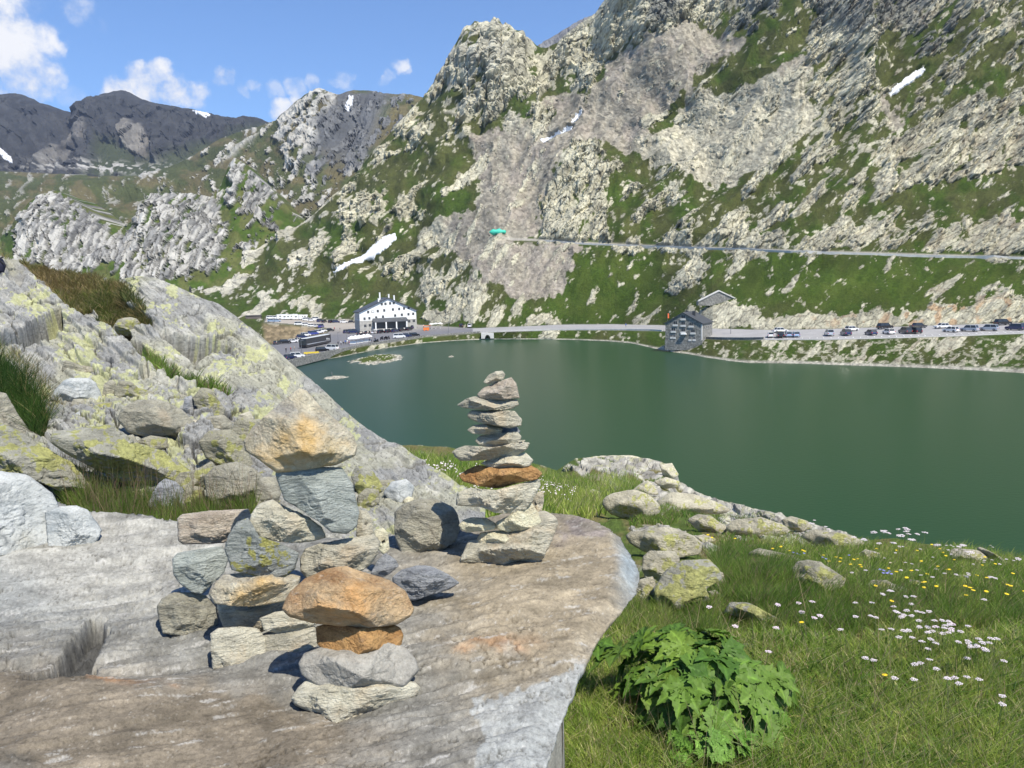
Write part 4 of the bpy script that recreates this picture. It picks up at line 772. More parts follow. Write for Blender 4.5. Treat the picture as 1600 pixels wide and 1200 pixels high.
stone('stone', [(350, 858), (356, 838), (370, 816), (388, 808), (405, 838), (440, 850), (468, 864), (461, 890), (447, 900), (425, 906), (395, 899), (362, 890)], 1.90, gH, 'dark grey stone spotted with yellow lichen in the middle pile', T=.8, up=.7, seed=8, lam=.5)
stone('stone', [(468, 872), (476, 857), (504, 848), (540, 842), (561, 838), (584, 834), (595, 846), (590, 866), (578, 884), (566, 892), (525, 905), (480, 905), (469, 893)], 1.98, gA, 'grey banded block at the back right of the middle pile', T=.8, up=.72, seed=9, lam=.8)
stone('stone', [(560, 796), (574, 798), (583, 812), (584, 832), (572, 841), (556, 838)], 2.02, gA, 'small dark stone squeezed behind the blue green block', T=.9, seed=10, sub=4)
stone('stone', [(276, 811), (284, 803), (340, 797), (389, 795), (395, 812), (372, 836), (350, 849), (285, 851), (278, 845)], 2.12, gI, 'pinkish grey brick shaped stone at the upper left of the middle pile', T=.5, up=.8, seed=11, lam=.7)
stone('stone', [(269, 873), (277, 864), (310, 858), (347, 853), (358, 872), (350, 895), (330, 915), (315, 929), (300, 926), (280, 912), (271, 898)], 2.0, gB, 'blue grey rounded stone at the left of the middle pile', T=.7, up=.85, seed=12, lam=.3)
stone('stone', [(245, 947), (252, 935), (270, 925), (300, 925), (322, 930), (340, 952), (341, 975), (330, 986), (313, 992), (285, 994), (254, 990), (248, 970)], 1.98, gN, 'grey brown stone lying lowest on the left of the middle pile', T=.6, up=.72, seed=13, lam=.4)
stone('stone', [(325, 930), (332, 912), (348, 898), (390, 893), (440, 893), (470, 900), (465, 922), (448, 938), (420, 944), (390, 948), (335, 944)], 1.88, gD, 'buff and ochre plate below the lichen spotted stone', T=.8, up=.6, seed=14, lam=.6)
stone('stone', [(338, 942), (395, 944), (450, 932), (455, 960), (430, 985), (385, 990), (350, 982), (342, 965)], 1.95, gA, 'stone in the dark hollow beneath the buff plate', T=.7, up=.9, seed=15, lam=.6)
stone('stone', [(405, 966), (430, 956), (470, 950), (495, 960), (497, 975), (470, 985), (430, 990), (412, 984)], 1.86, gC, 'thin cream edged plate between the buff plate and the lower blocks', T=.7, up=.6, seed=16, lam=.8)
stone('stone', [(328, 990), (340, 981), (375, 979), (402, 981), (415, 995), (417, 1030), (413, 1048), (390, 1055), (360, 1050), (332, 1046)], 1.80, gC, 'pale squarish block at the foot of the middle pile', T=.6, up=.85, seed=17, lam=.4, planes=[((0, -1, .12), .75)])
stone('stone', [(412, 992), (450, 982), (492, 978), (500, 1000), (492, 1030), (470, 1052), (440, 1054), (414, 1050)], 1.84, gA, 'darker grey block right of the pale squarish block', T=.6, up=.85, seed=18, lam=.7, planes=[((0, -1, .12), .75)])
stone('stone', [(331, 1049), (352, 1048), (390, 1056), (386, 1062), (366, 1068), (340, 1063)], 1.74, gC, 'thin greenish sliver under the pale squarish block', T=1, seed=19, sub=4, up=.6)
stone('stone', [(309, 1071), (326, 1066), (348, 1066), (349, 1071), (338, 1078), (316, 1082)], 1.70, gC, 'small flat pale chip lying alone on the slab', T=1, seed=20, sub=4, up=.6)
stone('stone', [(612, 902), (628, 890), (650, 883), (672, 884), (698, 896), (719, 911), (700, 922), (672, 930), (648, 938), (640, 938), (618, 925)], 2.12, gK, 'dark blue slate blade pointing right beside the front cairn', T=.7, up=.7, seed=21, lam=.9)
stone('stone', [(578, 898), (590, 875), (602, 864), (618, 874), (624, 884), (610, 896), (596, 903)], 2.18, gK, 'small slate wedge between the middle pile and the blade', T=.8, seed=22, sub=4)
stone('stone', [(584, 828), (598, 824), (606, 832), (609, 858), (600, 868), (590, 858)], 2.3, gJ, 'narrow cream stone standing behind the middle pile', T=.7, seed=23, sub=4)
stone('boulder', [(616, 800), (628, 788), (652, 780), (680, 778), (708, 792), (716, 805), (720, 824), (712, 846), (690, 861), (662, 874), (643, 877), (626, 864), (617, 838)], 2.58, gN, 'rounded grey boulder between the middle pile and the tall cairn', 'boulder', T=.8, up=.8, seed=24, lam=.15, rough=.7)
# tall slender cairn
TB = 2.44
for o, m, l, kw in [
    ([(717, 877), (724, 860), (732, 845), (770, 838), (800, 820), (835, 800), (852, 794), (872, 812), (872, 820), (864, 839), (842, 886), (834, 888), (780, 883), (722, 880)], gA, 'broad grey base slab of the tall cairn', dict(T=.9, up=.45, D=TB+.02, lam=.9)),
    ([(745, 843), (750, 832), (775, 829), (808, 827), (826, 834), (828, 843), (823, 855), (810, 860), (765, 859), (750, 852)], gJ, 'rounded greenish cream stone resting on the base slab of the tall cairn', dict(T=.9, lam=.4)),
    ([(716, 821), (724, 812), (736, 808), (760, 809), (774, 817), (778, 826), (765, 829), (730, 832), (721, 828)], gJ, 'left one of the two cream stones side by side low in the tall cairn', dict(T=1.0)),
    ([(774, 816), (790, 808), (806, 800), (820, 786), (831, 785), (842, 803), (846, 815), (841, 826), (826, 832), (790, 831), (776, 827)], gJ, 'right, triangular one of the two cream stones side by side low in the tall cairn', dict(T=.8, up=0)),
    ([(831, 786), (836, 770), (849, 766), (850, 782), (846, 802), (840, 808), (832, 796)], gD, 'small brown stone poking out behind the right side of the tall cairn', dict(D=TB+.12, sub=4)),
    ([(712, 790), (714, 770), (732, 762), (775, 766), (815, 755), (843, 748), (846, 758), (830, 786), (822, 797), (808, 803), (774, 801), (750, 792)], gC, 'large white angular stone beneath the orange one in the tall cairn', dict(T=.7, up=.8, lam=.4)),
    ([(716, 743), (730, 733), (747, 726), (780, 733), (830, 727), (840, 732), (848, 740), (840, 750), (816, 753), (785, 762), (774, 763), (750, 760), (723, 752)], gF, 'rust orange stone in the tall cairn', dict(T=.7, lam=.3, up=.72)),
    ([(750, 724), (762, 718), (790, 713), (822, 707), (834, 719), (828, 728), (810, 733), (792, 735), (762, 730)], gC, 'pale lens shaped stone just above the rust orange one', dict(T=.9, up=.7)),
    ([(706, 706), (715, 700), (728, 696), (770, 699), (806, 694), (820, 686), (828, 692), (824, 702), (810, 711), (780, 717), (750, 719), (720, 720), (710, 714)], gA, 'widest dark edged plate of the tall cairn, tip pointing left', dict(T=.8, lam=1)),
    ([(742, 689), (750, 680), (775, 678), (808, 673), (815, 682), (812, 692), (792, 701), (765, 700), (748, 696)], gA, 'flat grey plate directly above the widest dark edged plate of the tall cairn', dict(T=.9, lam=.8)),
    ([(729, 672), (740, 664), (760, 662), (778, 665), (786, 671), (783, 677), (765, 679), (738, 678)], gA, 'small flat stone set back to the left in the tall cairn', dict(T=1.1)),
    ([(770, 672), (785, 664), (806, 664), (813, 674), (808, 682), (780, 684)], gK, 'dark stone in shadow at the right of the small flat one', dict(D=TB+.04, T=.9)),
    ([(729, 648), (737, 641), (770, 641), (804, 642), (816, 655), (815, 665), (797, 669), (775, 665), (750, 661), (733, 654)], gA, 'thick dark grey stone below the plate with the pointed left tip near the top', dict(T=.9, lam=.8)),
    ([(714, 633), (728, 623), (741, 619), (770, 622), (809, 624), (811, 633), (800, 639), (780, 641), (745, 640), (722, 637)], gA, 'grey plate pointing left, third from the top of the tall cairn', dict(T=.8, lam=1)),
    ([(745, 616), (756, 605), (775, 598), (799, 589), (807, 599), (812, 622), (792, 624), (765, 625), (748, 622)], gI, 'brownish trapezoid stone, second from the top of the tall cairn', dict(T=.9, up=.8, lam=.5)),
    ([(755, 597), (763, 586), (775, 580), (785, 579), (790, 585), (787, 592), (772, 599), (762, 601)], gA, 'little oval pebble crowning the tall cairn', dict(T=.9, lam=.6))]:
    D = kw.pop('D', TB); ycen = sum(p[1] for p in o)/len(o)
    stone('stone', o, D, m, l, seed=int(ycen), **dict(dict(T=.85, up=.75), **kw))
# pale bedrock rising at the left edge
stone('boulder', [(-120, 900), (-120, 735), (0, 735), (40, 741), (66, 757), (82, 770), (92, 790), (95, 830), (80, 880), (-20, 900)], 2.55, gO, 'white and blue grey bedrock hump at the left edge above the slab', 'boulder', T=.9, up=.72, seed=30, lam=.3, rough=.8, sub=6)
stone('boulder', [(70, 800), (92, 790), (120, 789), (138, 797), (160, 828), (150, 850), (110, 870), (75, 860)], 2.62, gO, 'cream cracked bedrock knob right beside the white hump', 'boulder', T=.9, up=.7, seed=31, lam=.4)
# boulders of the slope: (outline, distance, material, label, options)
OV = [((-.1, -.5, -.85), .5)]
SL = [([(78, 624), (86, 608), (100, 594), (110, 590), (140, 590), (150, 598), (158, 614), (162, 629), (145, 633), (120, 636), (92, 630)], 5.4, gO, 'white topped rounded boulder among the grey ones on the slope', dict(up=.75)),
      ([(160, 618), (162, 600), (174, 592), (182, 598), (178, 620), (168, 628)], 5.35, gN, 'upright narrow boulder right of the white topped one', dict(sub=4)),
      ([(178, 608), (186, 594), (205, 596), (216, 606), (240, 612), (246, 620), (228, 624), (212, 631), (190, 628), (178, 620)], 5.3, gL, 'low boulder with shadowed hollow next to the upright narrow one', dict()),
      ([(120, 644), (140, 632), (165, 627), (183, 629), (182, 640), (176, 650), (150, 648)], 5.1, gL, 'flat tilted plate below the white topped boulder', dict()),
      ([(182, 655), (190, 636), (215, 624), (250, 624), (285, 640), (306, 660), (307, 676), (292, 690), (262, 688), (230, 684), (200, 676)], 4.9, gN, 'large smooth grey boulder in the middle of the slope', dict(T=.9)),
      ([(78, 690), (80, 668), (95, 662), (108, 655), (140, 652), (170, 656), (186, 672), (210, 690), (255, 704), (280, 722), (303, 738), (282, 754), (262, 765), (246, 776), (200, 760), (140, 728), (100, 708)], 4.3, gM, 'broad boulder covered in bright yellow lichen with dark underside', dict(planes=[((-.3, -.42, -.86), .40)], up=.55, T=.75, sub=6)),
      ([(-80, 690), (-60, 655), (0, 658), (40, 680), (80, 706), (120, 728), (175, 762), (200, 778), (180, 792), (120, 780), (60, 752), (0, 738), (-80, 730)], 4.1, gM, 'long slanting lichen slab beneath the bright yellow boulder', dict(up=.6, T=.7, sub=6)),
      ([(230, 790), (238, 770), (247, 756), (258, 747), (274, 752), (287, 764), (291, 788), (280, 802), (250, 804)], 3.75, gK, 'pointed blue grey boulder standing in the grass', dict(up=0)),
      ([(280, 776), (300, 758), (318, 762), (322, 785), (300, 795), (286, 792)], 3.8, gL, 'small dark mossy stone beside the pointed boulder', dict(sub=4)),
      ([(190, 682), (208, 678), (222, 700), (214, 712), (190, 708)], 4.5, gN, 'brown stub stone on the edge of the yellow boulder', dict(sub=4)),
      ([(210, 690), (235, 680), (262, 684), (262, 700), (240, 706), (222, 700)], 4.45, gL, 'small overhanging stone above the yellow boulder', dict(sub=4)),
      ([(310, 690), (325, 672), (362, 670), (380, 690), (392, 715), (400, 735), (390, 740), (350, 730), (320, 715)], 4.3, gL, 'grey green boulder above the reddish one', dict()),
      ([(318, 745), (335, 728), (370, 720), (398, 732), (412, 745), (405, 790), (380, 800), (340, 795), (322, 775)], 3.8, gN, 'block behind the grass left of the big tan boulder', dict()),
      ([(262, 770), (280, 738), (305, 735), (330, 720), (345, 735), (330, 760), (300, 768)], 4.0, gL, 'lichen flecked block right of the yellow boulder', dict()),
      ([(322, 722), (332, 712), (345, 712), (350, 724), (336, 732), (326, 730)], 3.9, gD, 'small reddish stone among grey blocks', dict(sub=4)),
      ([(318, 668), (324, 650), (350, 648), (364, 660), (362, 672), (340, 678)], 4.9, gN, 'dark stone shaded under the slope edge', dict(sub=4)),
      ([(286, 640), (288, 622), (300, 616), (306, 640), (305, 658), (292, 654)], 4.95, gK, 'thin standing flake stone on the slope', dict(sub=4)),
      ([(300, 622), (315, 604), (330, 608), (352, 640), (348, 660), (316, 655)], 5.0, gL, 'grey block below the tip of the grass strip', dict()),
      ([(360, 672), (372, 650), (400, 655), (420, 670), (415, 700), (392, 706), (368, 695)], 4.5, gL, 'rounded block above left of the big tan boulder', dict()),
      ([(395, 762), (408, 744), (430, 745), (440, 770), (430, 800), (402, 795)], 3.2, gN, 'grey stone glimpsed left of the blue green block', dict(sub=4)),
      ([(548, 745), (556, 728), (575, 728), (592, 748), (600, 765), (585, 778), (560, 775)], 3.1, gM, 'yellow lichened stone right of the blue green block', dict(sub=4)),
      ([(558, 775), (572, 762), (592, 765), (594, 785), (575, 798), (560, 795)], 3.0, gL, 'layered stone below the yellow lichened one', dict(sub=4)),
      ([(598, 770), (612, 752), (635, 748), (648, 760), (642, 780), (615, 790)], 3.1, gO, 'white quartz flecked stone behind the rounded grey boulder', dict(sub=4)),
      ([(630, 782), (638, 775), (647, 778), (646, 790), (634, 793)], 2.9, gJ, 'small cream stone behind the rounded grey boulder', dict(sub=3)),
      ([(172, 518), (184, 499), (200, 494), (214, 498), (222, 508), (214, 520), (200, 526), (186, 522)], 8.2, gL, 'boulder at the lower corner of the brown grass patch', dict(sub=4)),
      ([(100, 560), (120, 570), (160, 575), (165, 590), (110, 590), (95, 580)], 6.0, gN, 'low grey rib above the white topped boulder', dict(sub=4)),
      ([(-60, 690), (-60, 600), (10, 615), (30, 650), (60, 690), (20, 700)], 4.8, gN, 'brown weathered rock behind the grass tuft', dict()),
      ([(130, 640), (108, 650), (110, 660), (135, 660), (140, 646)], 4.95, gO, 'small pale rounded stone above the yellow boulder', dict(sub=4))]
for o, D, m, l, kw in SL:
    ax_ = sum(q[0] for q in o)/len(o); ay_ = max(q[1] for q in o); Dg = at(g7, ax_, min(ay_, 845))[1]; hh_ = (ay_-min(q[1] for q in o))*Dg/F; D = Dg+.30*hh_
    stone('boulder', o, D, m, l, 'boulder', seed=int(o[0][0]+o[0][1]) % 97+40, **dict(dict(T=.8, up=.72, lam=.55, sub=5, group='boulders strewn over the rocky slope'), **kw))
rf = random.Random(11); nfill = 0
for i in range(400):
    x = rf.uniform(90, 640); y = rf.uniform(545, 835); s = rf.uniform(9, 26)*(.6+.4*(y-520)/300)
    if not (inpoly(np.array(x), np.array(y), [(90, 560), (200, 590), (320, 640), (420, 650), (470, 730), (560, 740), (650, 770), (610, 800), (560, 830), (420, 830), (400, 800), (270, 770), (330, 720), (180, 640), (90, 640)])) or nfill > 62: continue
    if any(inpoly(np.array(x), np.array(y), o[0]) and o[4].get('T') == .75 for o in SL): continue
    w_ = at(g7, x, min(y+s*.3, 838))[1]; asp = rf.uniform(.5, .9); ph = rf.uniform(-.5, .3); n_ = rf.choice((5, 6, 7)); o = []
    for k in range(n_):
        a = 2*math.pi*k/n_+rf.uniform(-.25, .25); q_ = s*rf.uniform(.8, 1.15); u_, v_ = q_*math.cos(a), q_*math.sin(a)*asp; o.append((x+u_*math.cos(ph)+v_*math.sin(ph), y-u_*math.sin(ph)+v_*math.cos(ph)))
    stone('stone', o, w_+.05, rf.choice((gN, gL, gL, gN, gA)), 'small angular stone filling a gap between the boulders of the slope', seed=i, sub=4, group='small angular stones between the slope boulders', up=.7, T=.9); nfill += 1
# rocks of the meadow and the shore
ML = [([(939, 784), (948, 774), (961, 769), (978, 766), (993, 765), (1012, 772), (1024, 781), (1034, 792), (1030, 804), (1005, 812), (972, 810), (954, 804), (944, 795)], 14.6, 'rounded pale boulder with a yellow lichen dab above the shore'),
      ([(975, 838), (985, 830), (1010, 828), (1037, 823), (1050, 824), (1069, 830), (1085, 838), (1098, 848), (1095, 866), (1060, 872), (1006, 862), (985, 850)], 6.2, 'low grey ridge rock above the lichen block'),
      ([(1003, 890), (1004, 870), (1015, 860), (1054, 861), (1062, 872), (1064, 885), (1060, 905), (1030, 915), (1008, 905)], 4.75, 'square topped block close to the slab corner'),
      ([(1020, 920), (1040, 890), (1063, 876), (1108, 873), (1126, 892), (1130, 905), (1104, 920), (1110, 938), (1080, 955), (1040, 956), (1024, 945)], 4.4, 'large meadow rock splashed with yellow lichen'),
      ([(1100, 895), (1112, 888), (1130, 895), (1134, 910), (1120, 922), (1104, 916)], 4.5, 'small striped stone at the right of the lichen splashed rock'),
      ([(1100, 925), (1118, 922), (1132, 932), (1126, 945), (1104, 945)], 4.3, 'dark little stone below the striped one'),
      ([(985, 925), (1000, 905), (1020, 900), (1028, 920), (1020, 945), (992, 945)], 4.3, 'brownish rock in the gap beside the slab'),
      ([(1236, 888), (1246, 877), (1262, 874), (1282, 878), (1304, 892), (1322, 904), (1318, 918), (1290, 926), (1258, 922), (1240, 905)], 5.4, 'smooth sloping rock alone in the middle of the meadow'),
      ([(1352, 914), (1362, 906), (1385, 906), (1400, 914), (1396, 924), (1365, 926)], 4.9, 'small pale rock behind the pink white flowers'), ([(1410, 915), (1422, 905), (1440, 908), (1436, 918)], 5.1, 'tiny flat rock right of the small pale rock'),
      ([(1486, 905), (1494, 898), (1508, 898), (1516, 906), (1500, 912)], 5.6, 'white stone among yellow flowers'),
      ([(1480, 862), (1492, 856), (1530, 860), (1545, 872), (1520, 880), (1485, 876)], 8.2, 'grey shelf rock on the brow of the meadow'), ([(1524, 856), (1532, 854), (1556, 866), (1580, 882), (1570, 884), (1540, 870)], 8.0, 'sharp tilted slate poking above the brow'),
      ([(1220, 812), (1236, 806), (1262, 814), (1272, 826), (1250, 832), (1226, 826)], 14, 'rock on the brow where the shore drops away'),
      ([(1130, 826), (1145, 812), (1190, 808), (1225, 820), (1240, 832), (1200, 842), (1150, 838)], 11, 'broad pale ledge above the yellow flowers'), ([(1072, 812), (1090, 803), (1110, 806), (1140, 826), (1130, 836), (1095, 834)], 10.5, 'pale ledge left of the broad one'),
      ([(1250, 838), (1270, 826), (1330, 836), (1356, 850), (1330, 860), (1280, 858)], 9.5, 'long low ledge beside the first white flowers'), ([(1340, 866), (1352, 858), (1375, 864), (1380, 874), (1352, 878)], 7.5, 'small ledge stone under the white umbels'),
      ([(1022, 788), (1045, 768), (1085, 772), (1120, 784), (1150, 800), (1120, 804), (1070, 800), (1035, 800)], 24, 'sloping shore slab behind the rounded pale boulder'), ([(985, 768), (1000, 756), (1012, 750), (1026, 762), (1030, 774), (1010, 772)], 34, 'pointed white shore rock'),
      ([(1020, 752), (1040, 745), (1062, 752), (1060, 762), (1036, 764)], 56, 'flat rock at the inner corner of the shore'), ([(890, 726), (896, 718), (930, 713), (985, 711), (1008, 716), (1006, 732), (985, 742), (950, 742), (905, 734)], 84, 'long whale backed rock on the shore point'),
      ([(988, 742), (1000, 726), (1028, 724), (1032, 740), (1012, 746)], 82, 'cracked shore rock right of the whale backed one'), ([(1030, 726), (1050, 723), (1061, 742), (1052, 750), (1036, 744)], 80, 'last shore rock at the tip of the point'),
      ([(1082, 838), (1100, 835), (1120, 842), (1112, 850), (1088, 848)], 7.6, 'little flat stone below the pale ledge'), ([(1165, 866), (1185, 856), (1240, 868), (1262, 882), (1230, 886), (1190, 878)], 6.4, 'buried pale rib behind the smooth sloping rock'),
      ([(1140, 940), (1170, 942), (1220, 968), (1218, 978), (1180, 970), (1130, 958)], 4.05, 'low buried rib with a yellow lichen spot'), ([(918, 770), (926, 764), (938, 768), (936, 776)], 20, 'tiny stone in the lush shore grass')]
for i, (o, D, l) in enumerate(ML):
    ax_ = sum(q[0] for q in o)/len(o); ay_ = max(q[1] for q in o); Dg = at(g8, ax_, ay_)[1]; D = Dg+.15*(ay_-min(q[1] for q in o))*Dg/F if abs(math.log(D/Dg)) < .7 else D
    stone('rock', o, D, gM if 'yellow lichen' in l and D < 10 else (gL if D < 6 and i % 2 else gP), l, 'rock', T=.8, up=.75, lam=.6, seed=i+140, sub=5 if D < 7 else 4, group='rocks in the meadow and along the near shore')
# ------------------------------------------------------------------ grass, flowers, leafy plant
M_blade = vcol('grass_blades', [4], .15, 0, 1, .6, .2, trans=.45)
def blades(B, L, w, colr, lean=.5, bend=.6, seed=0):
    r = np.random.default_rng(seed); n = len(B); az = r.uniform(0, 2*np.pi, n); le = r.uniform(.05, 1, n)*lean
    d = np.stack([np.cos(az), np.sin(az), 0*az], -1); fa = r.uniform(0, 2*np.pi, n); sd_ = np.stack([np.cos(fa), np.sin(fa), 0*fa], -1)
    P = []
    for t, ww in ((0, 1), (.4, .9), (.75, .6), (1, 0)):
        c = B+d*(L*(le*t+bend*le*t*t))[:, None]+np.array([0, 0, 1])*(L*(t-.35*bend*le*t*t))[:, None]
        if ww: P += [c-sd_*(w*ww/2)[:, None], c+sd_*(w*ww/2)[:, None]]
        else: P += [c]
    V = np.stack(P, 1).reshape(-1, 3); b = np.arange(n)[:, None]*7
    q = np.concatenate([b+np.array([0, 1, 3, 2]), b+np.array([2, 3, 5, 4])]); t3 = b+np.array([4, 5, 6])
    return V, [q, t3], np.repeat(colr, 7, 0)
def sample(g, poly, n, seed, avoid=None, dens=None):
    r = np.random.default_rng(seed); a = np.array(poly, float); lo, hi = a.min(0), a.max(0)
    x = r.uniform(lo[0], hi[0], n*3); y = r.uniform(lo[1], hi[1], n*3)
    m = inpoly(x+(fbm2(x/9, y/9, 3)-.5)*18, y+(fbm2(x/9, y/9, 4)-.5)*14, poly)
    if avoid: m &= ~inpoly(x, y, avoid)
    if dens: m &= fbm2(x/26, y/16, 6, 3) > dens
    x, y = x[m][:n], y[m][:n]
    step = g.px[1]-g.px[0]; c = np.clip(np.round((x-g.px[0])/step).astype(int), 0, len(g.px)-1)
    out = np.zeros((len(x), 3))
    order = np.argsort(c); 
    for cc in np.unique(c):
        k = np.where(c == cc)[0]; ys = g.PY[:g.n0, cc]; 
        mono = np.minimum.accumulate(ys) if ys[0] > ys[-1] else ys
        idx = np.interp(-y[k], -mono, np.arange(len(mono))); i0 = np.floor(idx).astype(int); i1 = np.minimum(i0+1, len(ys)-1); t = (idx-i0)[:, None]
        out[k] = g.P[i0, cc]*(1-t)+g.P[i1, cc]*t
    return out, x, y
def grass(name, label, specs, kind='stuff'):
    VV, Q, T3, CC, n0 = [], [], [], [], 0
    for i, (g, poly, n, Lr, wr, cols, lean, avoid, dens) in enumerate(specs):
        B, x, y = sample(g, poly, n, 100+i+len(name), avoid, dens); m = len(B); r = np.random.default_rng(i)
        clump = fbm2(x/22, y/14, 8, 3)
        L = r.uniform(*Lr, m)*(.5+1.0*clump); w = r.uniform(*wr, m)
        t = np.clip((fbm2(x/40, y/26, 18, 3)-.35)*2.2+r.normal(0, .22, m), 0, 1)
        c = cols[0]*(1-t[:, None])+cols[1]*t[:, None]; dry = r.random(m) < cols[3]; c[dry] = cols[2]*r.uniform(.8, 1.2, (dry.sum(), 1)); c = c*r.uniform(.7, 1.3, (m, 1))
        B[:, 2] -= .01
        V, F_, C_ = blades(B, L, w, c, lean, .7, i); VV.append(V); CC.append(C_); Q.append(F_[0]+n0); T3.append(F_[1]+n0); n0 += len(V)
    o = link(name, npmesh(name, np.concatenate(VV), [np.concatenate(Q), np.concatenate(T3)], M_blade, np.concatenate(CC), True)); tag(o, label, 'grass', None, kind); return o
c1 = (V3(.19, .30, .045), V3(.38, .45, .10), V3(.52, .46, .25), .16); c2_ = (V3(.12, .21, .038), V3(.23, .32, .065), V3(.30, .22, .14), .15)
cdry = (V3(.21, .165, .07), V3(.15, .19, .045), V3(.36, .28, .15), .2); cdark = (V3(.03, .07, .015), V3(.06, .11, .02), V3(.26, .22, .10), .05)
GX = 1950
grass('grass', 'thick meadow grass covering the bank on the right', [
    (g8, [(800, 1420), (800, 1000), (940, 960), (1040, 940), (GX, 940), (GX, 1420)], 85000, (.05, .12), (.0018, .0034), c1, .7, SO, None),
    (g8, [(960, 930), (1100, 930), (1220, 985), (1100, 1000), (960, 990)], 9000, (.06, .12), (.0015, .0026), c2_, .5, SO, None),
    (g8, [(1030, 960), (1130, 868), (1240, 870), (1400, 870), (GX, 900), (GX, 980), (1250, 990)], 34000, (.06, .17), (.002, .0038), c2_, .5, SO, None),
    (g8, [(1130, 945), (1110, 880), (1150, 862), (1250, 890), (1240, 950), (1200, 965)], 9000, (.10, .2), (.0022, .004), c2_, .45, None, None),
    (g8, [(1190, 850), (1350, 852), (1500, 864), (1600, 880), (GX, 930), (GX, 960), (1200, 900)], 22000, (.06, .16), (.003, .006), c1, .5, None, None),
    (g8, [(1000, 830), (1100, 790), (1200, 812), (1350, 855), (1340, 880), (1130, 870)], 6000, (.05, .12), (.004, .008), c2_, .5, None, .52),
    (g8, [(600, 700), (870, 738), (930, 740), (1000, 745), (1010, 775), (960, 800), (900, 812), (600, 830)], 26000, (.14, .34), (.008, .02), c1, .4, None, None),
    (g8, [(980, 800), (1035, 790), (1130, 800), (1120, 830), (990, 828)], 5000, (.08, .2), (.005, .012), c2_, .5, None, .45),
    (g8, [(900, 1420), (880, 1150), (1000, 960), (GX, 900), (GX, 1420)], 1500, (.22, .36), (.0012, .0018), (V3(.34, .33, .16), V3(.22, .26, .09), V3(.42, .30, .20), .4), .45, SO, None),
    (g8, [(870, 1420), (1020, 1020), (1300, 960), (GX, 960), (GX, 1420)], 5000, (.04, .09), (.008, .016), (V3(.09, .18, .03), V3(.15, .25, .05), V3(.3, .28, .1), .04), .9, SO, None)])
grass('grass', 'grass strip growing behind the slab at the foot of the boulders', [
    (g7, GP4, 12000, (.07, .17), (.0018, .0035), c2_, .35, None, None), (g7, GP4, 900, (.22, .36), (.0012, .002), (V3(.16, .15, .06), V3(.10, .12, .04), V3(.3, .2, .14), .3), .25, None, None),
    (g7, [(75, 740), (160, 765), (150, 800), (110, 790)], 1500, (.10, .22), (.0015, .003), c2_, .5, None, None)])
grass('grass', 'dark tussock of long grass at the left edge', [(g7, GP3, 5000, (.14, .3), (.0025, .005), cdark, .8, None, None), (g7, [(-80, 540), (0, 560), (60, 590), (100, 640), (80, 680), (30, 620), (-80, 600)], 1500, (.08, .16), (.002, .004), cdry, .7, None, None)])
grass('grass', 'brown and green alpine turf on top of the rocky slope', [(g7, GP1, 16000, (.06, .14), (.005, .011), cdry, .7, None, None), (g7, [(110, 455), (206, 462), (240, 510), (160, 505)], 3500, (.06, .14), (.005, .01), (V3(.08, .10, .03), V3(.07, .11, .025), V3(.3, .26, .12), .1), .7, None, None)])
grass('grass', 'narrow tongue of turf in the joint of the smooth rock', [(g7, GP2, 5000, (.06, .15), (.004, .009), c2_, .6, None, None)])

# flowers
M_white = plain('white_petal', (.66, .59, .61), .6); M_pink = plain('pale_pink_petal', (.74, .62, .68), .6); M_yel = plain('yellow_petal', (.75, .55, .02), .5); M_blu = plain('violet_petal', (.25, .25, .62), .5); M_stem = plain('flower_stem', (.09, .13, .03), .7)
def flowermesh(kind, r, h, seed):
    rr = random.Random(seed); bm = bmesh.new()
    def blob_(x, y, z, s, sz, mi):
        m = bmesh.ops.create_icosphere(bm, subdivisions=1, radius=1, matrix=Matrix.Translation((x, y, z)) @ Matrix.Diagonal((s, s, sz, 1)))
        for f in {f for v in m['verts'] for f in v.link_faces}: f.material_index = mi
    if kind == 'umbel':
        for i in range(19):
            a = i*2.4; q = r*math.sqrt(i/19.); blob_(q*math.cos(a), q*math.sin(a), h-.25*q*q/r+rr.uniform(-.1, .1)*r, r*.2, r*.11, 0)
    else:
        for i in range(9):
            a = i*2*math.pi/9; blob_(r*.55*math.cos(a), r*.55*math.sin(a), h-.05*r, r*.33, r*.10, 0)
        blob_(0, 0, h, r*.35, r*.22, 0)
    for k in range(1 if kind != 'umbel' else 1):
        bend = rr.uniform(-.03, .03)
        vs = []
        for z, b_ in ((0, 0), (.5, bend*.5), (1, 0)):
            vs.append([bm.verts.new((b_+.0011*math.cos(a), .0011*math.sin(a), z*h)) for a in (0, 2.1, 4.2)])
        for a, b_ in zip(vs, vs[1:]):
            for i in range(3): bm.faces.new((a[i], a[(i+1) % 3], b_[(i+1) % 3], b_[i])).material_index = 1
    return bm
def mkflower(name, kind, mat, r, h, seed):
    bm = flowermesh(kind, r, h, seed); me = bpy.data.meshes.new(name); bm.to_mesh(me); bm.free(); me.materials.append(mat); me.materials.append(M_stem); return me
